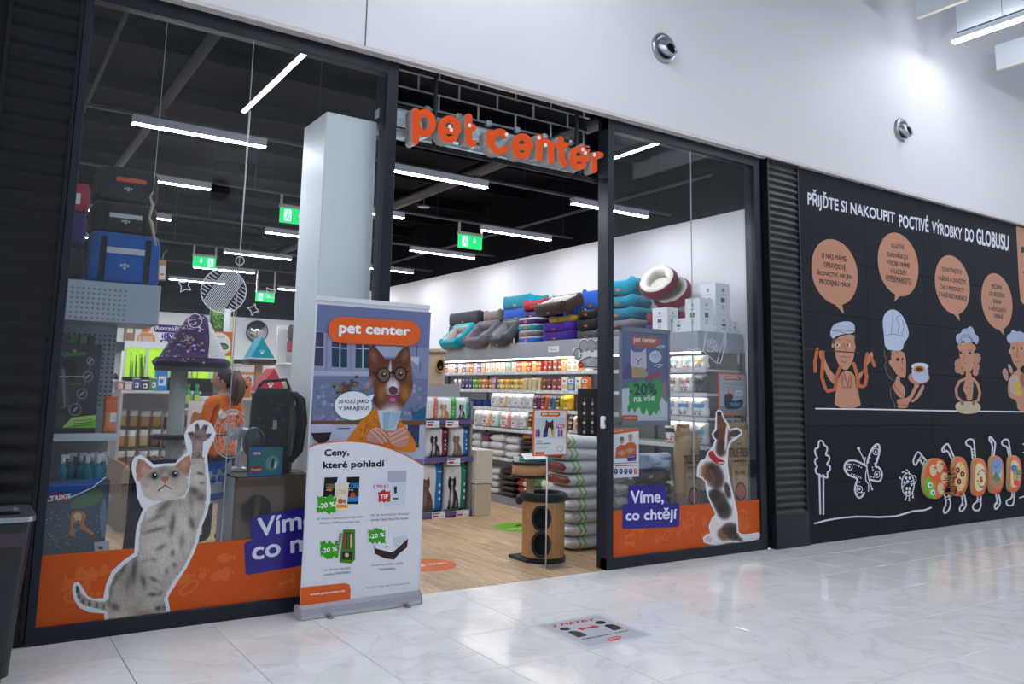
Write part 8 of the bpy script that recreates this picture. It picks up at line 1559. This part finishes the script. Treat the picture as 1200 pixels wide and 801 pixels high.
bk = thing('tall_book_box', 'narrow brown pack standing on the aquarium hood', 'box', (PY(150, 410, AY+.2).x, AY+.2, HOODZ)); MB().box(-.09, .09, -.05, .05, 0, .5, '#8a7058', ch=.01).build('pack_body', 'paper', bk); MB().box(-.05, .05, -.055, -.049, .15, .4, '#d3c6b4').build('pack_label', 'print', bk)
# ---- plant picture column, orange poster, yellow post
PYc = 8.0
def sign(name, lab, cat, q, y, th=.03, art=None, col='#eceef0', zfoot=None):
    x0, x1, z0, z1 = rectY(*q, y); t = thing(name, lab, cat, ((x0+x1)/2, y, 0 if zfoot is None else zfoot)); MB().box(x0, x1, y, y+th, z0, z1, col).build('board', 'paper', t, world=True)
    p = Print(lambda u, v, l: Vector((x0+(x1-x0)*u, y-.002-l*.0015, z0+(z1-z0)*v))); art and art(p); p.build('board_print', 'print', t, world=True)
    if zfoot is None: MB().box((x0+x1)/2-.03, (x0+x1)/2+.03, y+th, y+th+.04, 0, z0+.1, '#8d9096').build('support', 'metal', t, world=True)
    return t
def plantart(p):
    r = random.Random(9); p.rect(0, 0, 1, 1, '#2f5a34'); p.rect(.68, 0, 1, 1, '#d9dde2', .5)
    for k in range(60): p.ell(r.uniform(.08, .62), r.uniform(.05, .95), .08, .05, r.choice(['#5f9a3a', '#3f7a34', '#8ab84a', '#6a3a34', '#2a4a2c']), 1+.1*(k % 5), 8, r.uniform(0, 3))
sign('plant_board', 'tall picture board of green plants under the bauble sticker', 'board', (245, 362, 271, 388), PYc, art=plantart)
ypx = rectY(271, 362, 275, 420, PYc-.1); yp = MB().box(ypx[0], ypx[1], PYc-.1, PYc-.04, 0, ypx[3], '#d9c22a').build('marker_post', 'paint'); tag(yp, 'thin yellow upright post beside the plant picture board', 'post')
def orart(p): p.rect(0, 0, 1, 1, '#e0692a'); p.sp([(0, .1), (0, .95), (.55, .95), (.9, .7), (.95, .2), (.6, .05)], '#e9e6e4', 1); p.textb('SUPER AKCE', .08, .74, .6, .82, '#c0563a', 2, .01); p.sp([(.3, .25), (.35, .55), (.8, .5), (.85, .25)], '#4a5a48', 2); p.sp([(.38, .3), (.42, .45), (.7, .44), (.76, .3)], '#7a8f6a', 3)
sign('aquarium_poster', 'orange and white poster of a planted tank beside the hat bed', 'poster', (247, 389, 273, 416), PYc-.6, art=orart)
# green bottles and yellow dog poster
def dogy(p): p.rect(0, 0, 1, 1, '#f0eeec'); p.rect(0, .0, 1, .18, '#e8b02a', 1); p.sp([(.15, .35), (.12, .62), (.3, .78), (.5, .7), (.66, .74), (.6, .5), (.5, .34), (.36, .28)], '#b8824a', 1); p.sp([(.55, .62), (.8, .74), (.75, .55), (.6, .5)], '#4a3428', 2); p.sp([(.3, .42), (.42, .5), (.5, .4), (.4, .3)], '#e6ddd2', 2); p.ell(.42, .42, .06, .03, '#1e1a1a', 3); p.ell(.4, .3, .05, .04, '#c9485a', 3)
sign('dog_poster', 'white poster of a tan dog with an orange bar behind the raised paw', 'poster', (218, 470, 246, 520), 3.3, art=dogy)
for k, (px, py) in enumerate(((219, 478), (229, 478))):
    b_ = thing('green_bottle', 'green plastic bottle on the rack behind the cat tree post', 'bottle', PY(px, py, 3.6), 0, 'green bottles on the rack'); MB().lathe([(.03, 0), (.034, .01), (.034, .17), (.015, .2), (.015, .22)], n=14, col='#2f9a6a').build('bottle_body', 'gloss', b_, smooth=True); MB().lathe([(.02, .22), (.02, .26)], n=10, col='#1fae4a').build('cap', 'plastic', b_); MB().box(-.025, .025, -.036, -.03, .05, .14, '#b8d95a').build('label', 'print', b_)
zsh = PY(224, 478, 3.6).z; rkq = thing('bottle_rack', 'small white rack board holding green bottles behind the cat tree', 'rack', (PY(226, 478, 3.6).x, 3.6, 0)); MB().box(-.12, .3, -.06, .08, zsh-.02, zsh, '#d9dce0').build('board', 'paint', rkq)
for x in (-.1, .28): MB().box(x-.012, x+.012, .02, .045, 0, zsh-.02, '#b9bcc2').build('leg', 'metal', rkq)
# ---- mirror, tepees, beds and house near the far corner
RX = 6.6
c = PY(302, 388, 9.3); mr = thing('round_mirror', 'round convex mirror on the far white wall', 'mirror', (c.x, YB-.02, c.z)); cm_ = PY(302, 388, YB-.1); mr.location = (cm_.x, YB-.02, cm_.z); Rm = 12*abs(PY(301, 388, YB-.1).x-PY(302, 388, YB-.1).x)
q = MB().lathe([(Rm*1.04, 0), (Rm*1.04, .03), (Rm, .05), (Rm*.8, .09), (Rm*.5, .13), (.01, .15)], n=32, col='#d9dde0'); q.v = [(x, -z, y) for x, y, z in q.v]; q.build('mirror_glass', 'chrome', mr, smooth=True)
q = MB().lathe([(Rm*1.08, 0), (Rm*1.08, .045), (Rm, .05)], n=32, col='#3a3c42'); q.v = [(x, -z, y) for x, y, z in q.v]; q.build('mirror_rim', 'plastic', mr)
def tepee(lab, apex, bl_, br_, y, col, rest):
    a, b, c = PY(*apex, y), PY(*bl_, y), PY(*br_, y); w = c.x-b.x; h = a.z-b.z; t = thing('tepee_bed', lab, 'pet bed', ((b.x+c.x)/2, y, b.z)); f = [(-w/2, 0), (w/2, 0), (a.x-(b.x+c.x)/2, h)]
    MB().prism(f, lambda u, v, w_: Vector((u, w_, v)), 0, .4, col).build('tent_shell', 'fabric', t, bevel=.01); MB().box(-w*.52, w*.52, -.02, .42, -.06, 0, '#3a3c42').build('base_cushion', 'fabric', t); MB().box(-w*.5, w*.5, -.01, .4, -.02, .02, '#e6e4e0').build('plush_edge', 'plush', t)
    p = Print(lambda u, v, l: Vector((u*w, -.003-l*.001, v*h)))
    for dx, dy, rr in ((0, .28, .06), (-.07, .36, .03), (0, .4, .03), (.07, .36, .03)): p.ell(dx-.05, dy, rr, rr, '#dfe6ea', 0, 10)
    p.build('paw_print', 'print', t); return t
t1_ = tepee('turquoise triangular tepee bed on a wooden post', (307.5, 394.5), (293, 420), (323, 422), 7.0, '#129ab0', 0); q = thing('tepee_post', 'wooden post with a small ledge under the turquoise tepee bed', 'post', (t1_.location.x, 7.2, 0)); MB().box(-.05, .05, -.05, .05, 0, t1_.location.z-.065, '#b98f66').build('post', 'wood', q); MB().box(-.22, .22, -.17, .17, t1_.location.z-.09, t1_.location.z-.065, '#a87a54').build('ledge', 'wood', q)
t2_ = tepee('red and white triangular tepee bed behind the backpack', (322, 431), (300, 460), (336, 460), 5.5, '#b8243a', 0); sh_ = thing('low_shelf', 'white low shelf carrying the red tepee bed and bird houses', 'shelf', (t2_.location.x-.2, 5.6, 0)); ztop = t2_.location.z-.065
MB().box(-.75, .4, -.25, .3, ztop-.03, ztop, '#e6e8ea').build('top_board', 'paint', sh_); MB().box(-.75, .4, .27, .3, 0, ztop-.03, '#d3d6da').build('back_panel', 'paint', sh_)
for x in (-.75, .37): MB().box(x, x+.03, -.25, .3, 0, ztop-.03, '#dfe2e6').build('side_panel', 'paint', sh_)
MB().box(-.72, .37, -.25, .27, ztop*.5, ztop*.5+.025, '#dfe2e6').build('middle_board', 'paint', sh_)
for k, (px, c, lab) in enumerate(((286, '#e0762a', 'orange bird house with a round hole on the low shelf'), (273, '#8a6a48', 'brown wooden bird house on the low shelf'))):
    a = PY(px, 470, 5.4); t = thing('bird_house', lab, 'bird house', (a.x, 5.4, ztop)); w = .12; MB().prism([(-w/2, 0), (w/2, 0), (w/2, .2), (0, .28), (-w/2, .2)], lambda u, v, q_: Vector((u, q_, v)), -.06, .06, c).build('house_body', 'wood', t); MB().cyl((0, -.061, .14), (0, -.066, .14), .025, n=14, col='#141210').build('entrance_hole', 'rough', t); MB().box(-w*.6, w*.6, -.08, .08, .2, .21, '#d9c8b0').build('roof_board', 'wood', t)
bx = thing('wire_cage', 'small white wire cage standing by the bird houses', 'cage', (PY(281, 450, 5.75).x, 5.75, ztop)); 
for k in range(9): MB().tube([(-.13+.0325*k, -.1, 0), (-.13+.0325*k, -.1, .42)], .005, 5, '#c9ccd2').build('bar', 'metal', bx)
for z in (0, .2, .42): MB().box(-.14, .14, -.11, .1, z, z+.012, '#d3d6da').build('tray', 'metal', bx)
x0, x1, z0, z1 = rectY(276, 427, 312, 434, 9.5); tv = thing('wall_screen', 'dark framed wall board with white goods below the mirror', 'board', ((x0+x1)/2, 9.5, 0)); MB().box(x0, x1, 9.5, 9.6, z0-.6, z1, '#e9eaec').build('board', 'paper', tv, world=True); MB().box(x0-.03, x1+.03, 9.49, 9.62, z1, z1+.08, '#1f2126').build('top_rail', 'plastic', tv, world=True); MB().box(x0, x0+.05, 9.52, 9.6, 0, z0-.6, '#8d9096').build('leg', 'metal', tv, world=True); MB().box(x1-.05, x1, 9.52, 9.6, 0, z0-.6, '#8d9096').build('leg', 'metal', tv, world=True); p = Print(lambda u, v, l: Vector((x0+(x1-x0)*u, 9.498-l*.002, z0-.6+(z1-z0+.6)*v))); p.rect(.15, .72, .7, .8, '#e8823a'); p.sp([(.3, .4), (.4, .7), (.5, .7), (.6, .4)], '#6a6460'); p.build('board_print', 'print', tv, world=True)
wsx = rectY(330, 388, 352, 440, 8.4); fs_ = thing('bed_shelf', 'white wall shelf with stacked dark and red beds by the column', 'shelf', ((wsx[0]+wsx[1])/2+.2, 8.4, 0)); MB().box(wsx[0]-.02, wsx[0]+.9, 8.7, 8.74, 0, wsx[3]+.1, '#e6e8ea').build('back_panel', 'paint', fs_, world=True)
for py in (425, 447): z = PY(340, py, 8.4).z; MB().box(wsx[0]-.02, wsx[0]+.9, 8.2, 8.7, z-.03, z, '#e3e5e8').build('shelf_board', 'paint', fs_, world=True)
zz = PY(340, 425, 8.4).z
for k, (c, lab, h) in enumerate((('#9a979c', 'grey pet bed at the bottom of the column side stack', .2), ('#a81f3a', 'red pet bed in the middle of the column side stack', .2), ('#2a2c30', 'black pet bed on top of the column side stack', .26))): pet_bed('pet_bed', lab, .62, .45, h, None, (wsx[0]+.42, 8.42, zz+[0, .2, .4][k]), 0, None, c, .35)
# ---- bottles and pale shelves far behind to close the view
bs_ = thing('back_shelf', 'white shelf of mixed goods against the far wall', 'shelf', (4.2, 12.9, 0)); MB().box(1.6, 6.6, 13.2, 13.3, 0, 2.1, '#dfe2e5').build('back_panel', 'paint', bs_, world=True)
for z in (.4, .8, 1.2, 1.6): MB().box(1.6, 6.6, 12.8, 13.2, z-.03, z, '#e6e8ea').build('shelf_board', 'paint', bs_, world=True)
r = random.Random(21)
g = MB().box(-.07, .07, -.06, .06, 0, .24, None, ch=.01).build('goods_pack', 'plastic')
for z in (.4, .8, 1.2, 1.6):
    for k in range(22): o = g.copy(); C.objects.link(o); o.location = (1.75+.22*k, 12.9, z+.001); o.scale = (r.uniform(.8, 1.3), 1, r.uniform(.7, 1.2)); o.color = (*lin(r.choice(['#d9dde0', '#c9a04a', '#b8483e', '#3f7fb0', '#5f9a5a', '#e6d9c6', '#7a5a8a'])), 1); tag(o, 'small coloured goods pack on the far wall shelf', 'pack', 'packs on the far wall shelf')
bpy.data.objects.remove(g)
# ---- shop assistant in orange
def person():
    t = thing('person', 'person in an orange shirt with a dark ponytail seen from behind', 'person', (PY(250, 500, 2.7).x+.08, 2.7, 0), .45)
    # skeleton (local, facing +y, slightly turned), radii per joint
    V_, E_, Rr = [], [], []
    def j(p, r, par=None):
        V_.append(p); Rr.append(r if isinstance(r, tuple) else (r, r))
        if par is not None: E_.append((par, len(V_)-1))
        return len(V_)-1
    pel = j((0, 0, .92), (.165, .12)); wa = j((0, .0, 1.08), (.135, .095), pel); ch = j((0, .0, 1.26), (.165, .105), wa); sh = j((0, -.01, 1.38), (.13, .08), ch); nk = j((0, .0, 1.455), (.05, .05), sh); nk2 = j((0, .015, 1.50), (.048, .05), nk)
    for s in (-1, 1):
        a = j((s*.17, -.01, 1.375), (.062, .062), sh); e = j((s*.235, .0, 1.12), (.045, .045), a); w = j((s*.20, .19, .98), (.03, .03), e); h = j((s*.19, .25, .965), (.036, .02), w)
        for k in range(4): f1 = j((s*(.19-.022+.016*k), .30, .96-.004*k), (.0095, .0095), h); j((s*(.19-.022+.016*k), .335-.004*abs(k-1), .945), (.008, .008), f1)
        th = j((s*.155, .275, .965), (.0105, .0105), h); j((s*.145, .305, .955), (.009, .009), th)
        hp = j((s*.09, .0, .86), (.098, .10), pel); kn = j((s*.10, .02, .48), (.062, .062), hp); an = j((s*.105, -.01, .09), (.042, .042), kn); j((s*.115, .12, .045), (.038, .03), an)
    me = bpy.data.meshes.new('body'); me.from_pydata(V_, E_, []); o = bpy.data.objects.new('body', me); C.objects.link(o); o.parent = t
    o.modifiers.new('skin', 'SKIN'); sv = me.skin_vertices[0].data
    for i, r_ in enumerate(Rr): sv[i].radius = r_; sv[i].use_root = (i == 0)
    o.modifiers.new('sub', 'SUBSURF').levels = 2; o.modifiers['sub'].render_levels = 2
    bpy.context.view_layer.update(); dg = bpy.context.evaluated_depsgraph_get(); m2 = bpy.data.meshes.new_from_object(o.evaluated_get(dg)); o.modifiers.clear(); o.data = m2
    ca = m2.color_attributes.new('Col', 'FLOAT_COLOR', 'POINT') if 'Col' not in m2.color_attributes else m2.color_attributes['Col']
    m2.materials.clear(); m2.materials.append(mat('fabric'))
    for i, v in enumerate(m2.vertices):
        x, y, z = v.co; arm = abs(x) > .16 and z > .9 and z < 1.3
        if z > 1.435: c = '#c99a82'
        elif arm and (y > .03 or z < 1.16) : c = '#c99a82'
        elif z > .86 and not (arm and y > .05): c = '#e8701a'
        elif z > .1: c = '#26282f'
        else: c = '#1a1a1e'
        ca.data[i].color = (*lin(c), 1)
    for p_ in m2.polygons: p_.use_smooth = True
    o.name = 'body'
    # head, turned to the side
    hd = MB(); n = 20; m = 14
    for i in range(m):
        for k in range(n):
            def hpnt(i, k):
                a, b = -math.pi/2+math.pi*i/m, 2*math.pi*k/n; q = max(math.cos(a), .02); x, y, z = .076*q*math.cos(b), .098*q*math.sin(b), .118*math.sin(a)
                if y > 0 and z < -.02: y *= 1-.25*min(1, (-z-.02)/.1); x *= 1-.3*min(1, (-z-.02)/.1)
                return Vector((x, y, z))
            hd.add([hpnt(i, k), hpnt(i, k+1), hpnt(i+1, k+1), hpnt(i+1, k)], [(0, 1, 2, 3)], '#c99a82')
    hd.ball((0, .1, -.012), (.014, .022, .02), '#c8957c', 8, 6); hd.ball((0, .098, .0), (.01, .014, .03), '#c8957c', 8, 6)
    for s in (-1, 1): hd.ball((s*.077, -.005, -.01), (.012, .02, .03), '#c48e76', 8, 6); hd.ball((s*.03, .085, .02), (.012, .008, .007), '#efe9e4', 8, 6); hd.ball((s*.03, .092, .02), (.006, .004, .006), '#2a1c18', 8, 6)
    hd.ball((0, .083, -.055), (.026, .012, .008), '#a85a52', 8, 6)
    ho = hd.build('head', 'skin', t, smooth=True, weld=True); ho.location = (0, .02, 1.585); ho.rotation_euler = (0, 0, .7)
    hr = MB(); 
    for i in range(m):
        for k in range(n):
            def hq(i, k):
                a, b = -math.pi/2+math.pi*i/m, 2*math.pi*k/n; q = max(math.cos(a), .02); return Vector((.086*q*math.cos(b), .108*q*math.sin(b)-.012, .126*math.sin(a)+.008))
            c_ = (hq(i, k)+hq(i+1, k+1))/2
            if c_.y < .035+.06*(c_.z > .075) and c_.z > -.07+.06*(c_.y > -.04): hr.add([hq(i, k), hq(i, k+1), hq(i+1, k+1), hq(i+1, k)], [(0, 1, 2, 3)], '#2b1a14')
    h2 = hr.build('hair', 'hair', t, smooth=True, weld=True); h2.location = ho.location; h2.rotation_euler = ho.rotation_euler
    q = MB(); rr = random.Random(3)
    for k in range(16):
        a = rr.uniform(-.05, .05); b = rr.uniform(-.03, .03); q.tube([(a*.3, -.09, .05), (a*.8, -.15, .06+b), (a*1.2, -.185+b, -.02), (a*1.5, -.18+b, -.12), (a*1.3, -.16, -.22+b)], [.016, .03, .032, .026, .008], 6, '#4a2b1e')
    pt = q.build('ponytail_hair', 'hair', t, smooth=True); pt.location = ho.location; pt.rotation_euler = (0, 0, .25)
    MB().tube([(.07*math.cos(2*math.pi*k/16), .01+.062*math.sin(2*math.pi*k/16), 1.44+.012*math.sin(2*math.pi*k/16)) for k in range(16)], .014, 8, '#4a2a7a', closed=True).build('collar', 'fabric', t, smooth=True)
    p = Print(lambda u, v, l: Vector((u, -.098-l*.003+.05*u*u*4, v))); p.text('center', [(-.02, 1.245), (.12, 1.245), (.12, 1.275), (-.02, 1.275)], '#f4efe9', 0, .03); p.text('pet', [(-.11, 1.24), (-.04, 1.24), (-.04, 1.28), (-.11, 1.28)], '#f4efe9', 0, .03); p.ell(-.075, 1.262, .05, .05, '#e6e2e2', -1); p.build('shirt_lettering', 'print', t)
    return t
person()
# .lathe([(.001, 0), (.085, .0), (.085, .004), (.001, .005)], n=24, col='#d3d0d4');
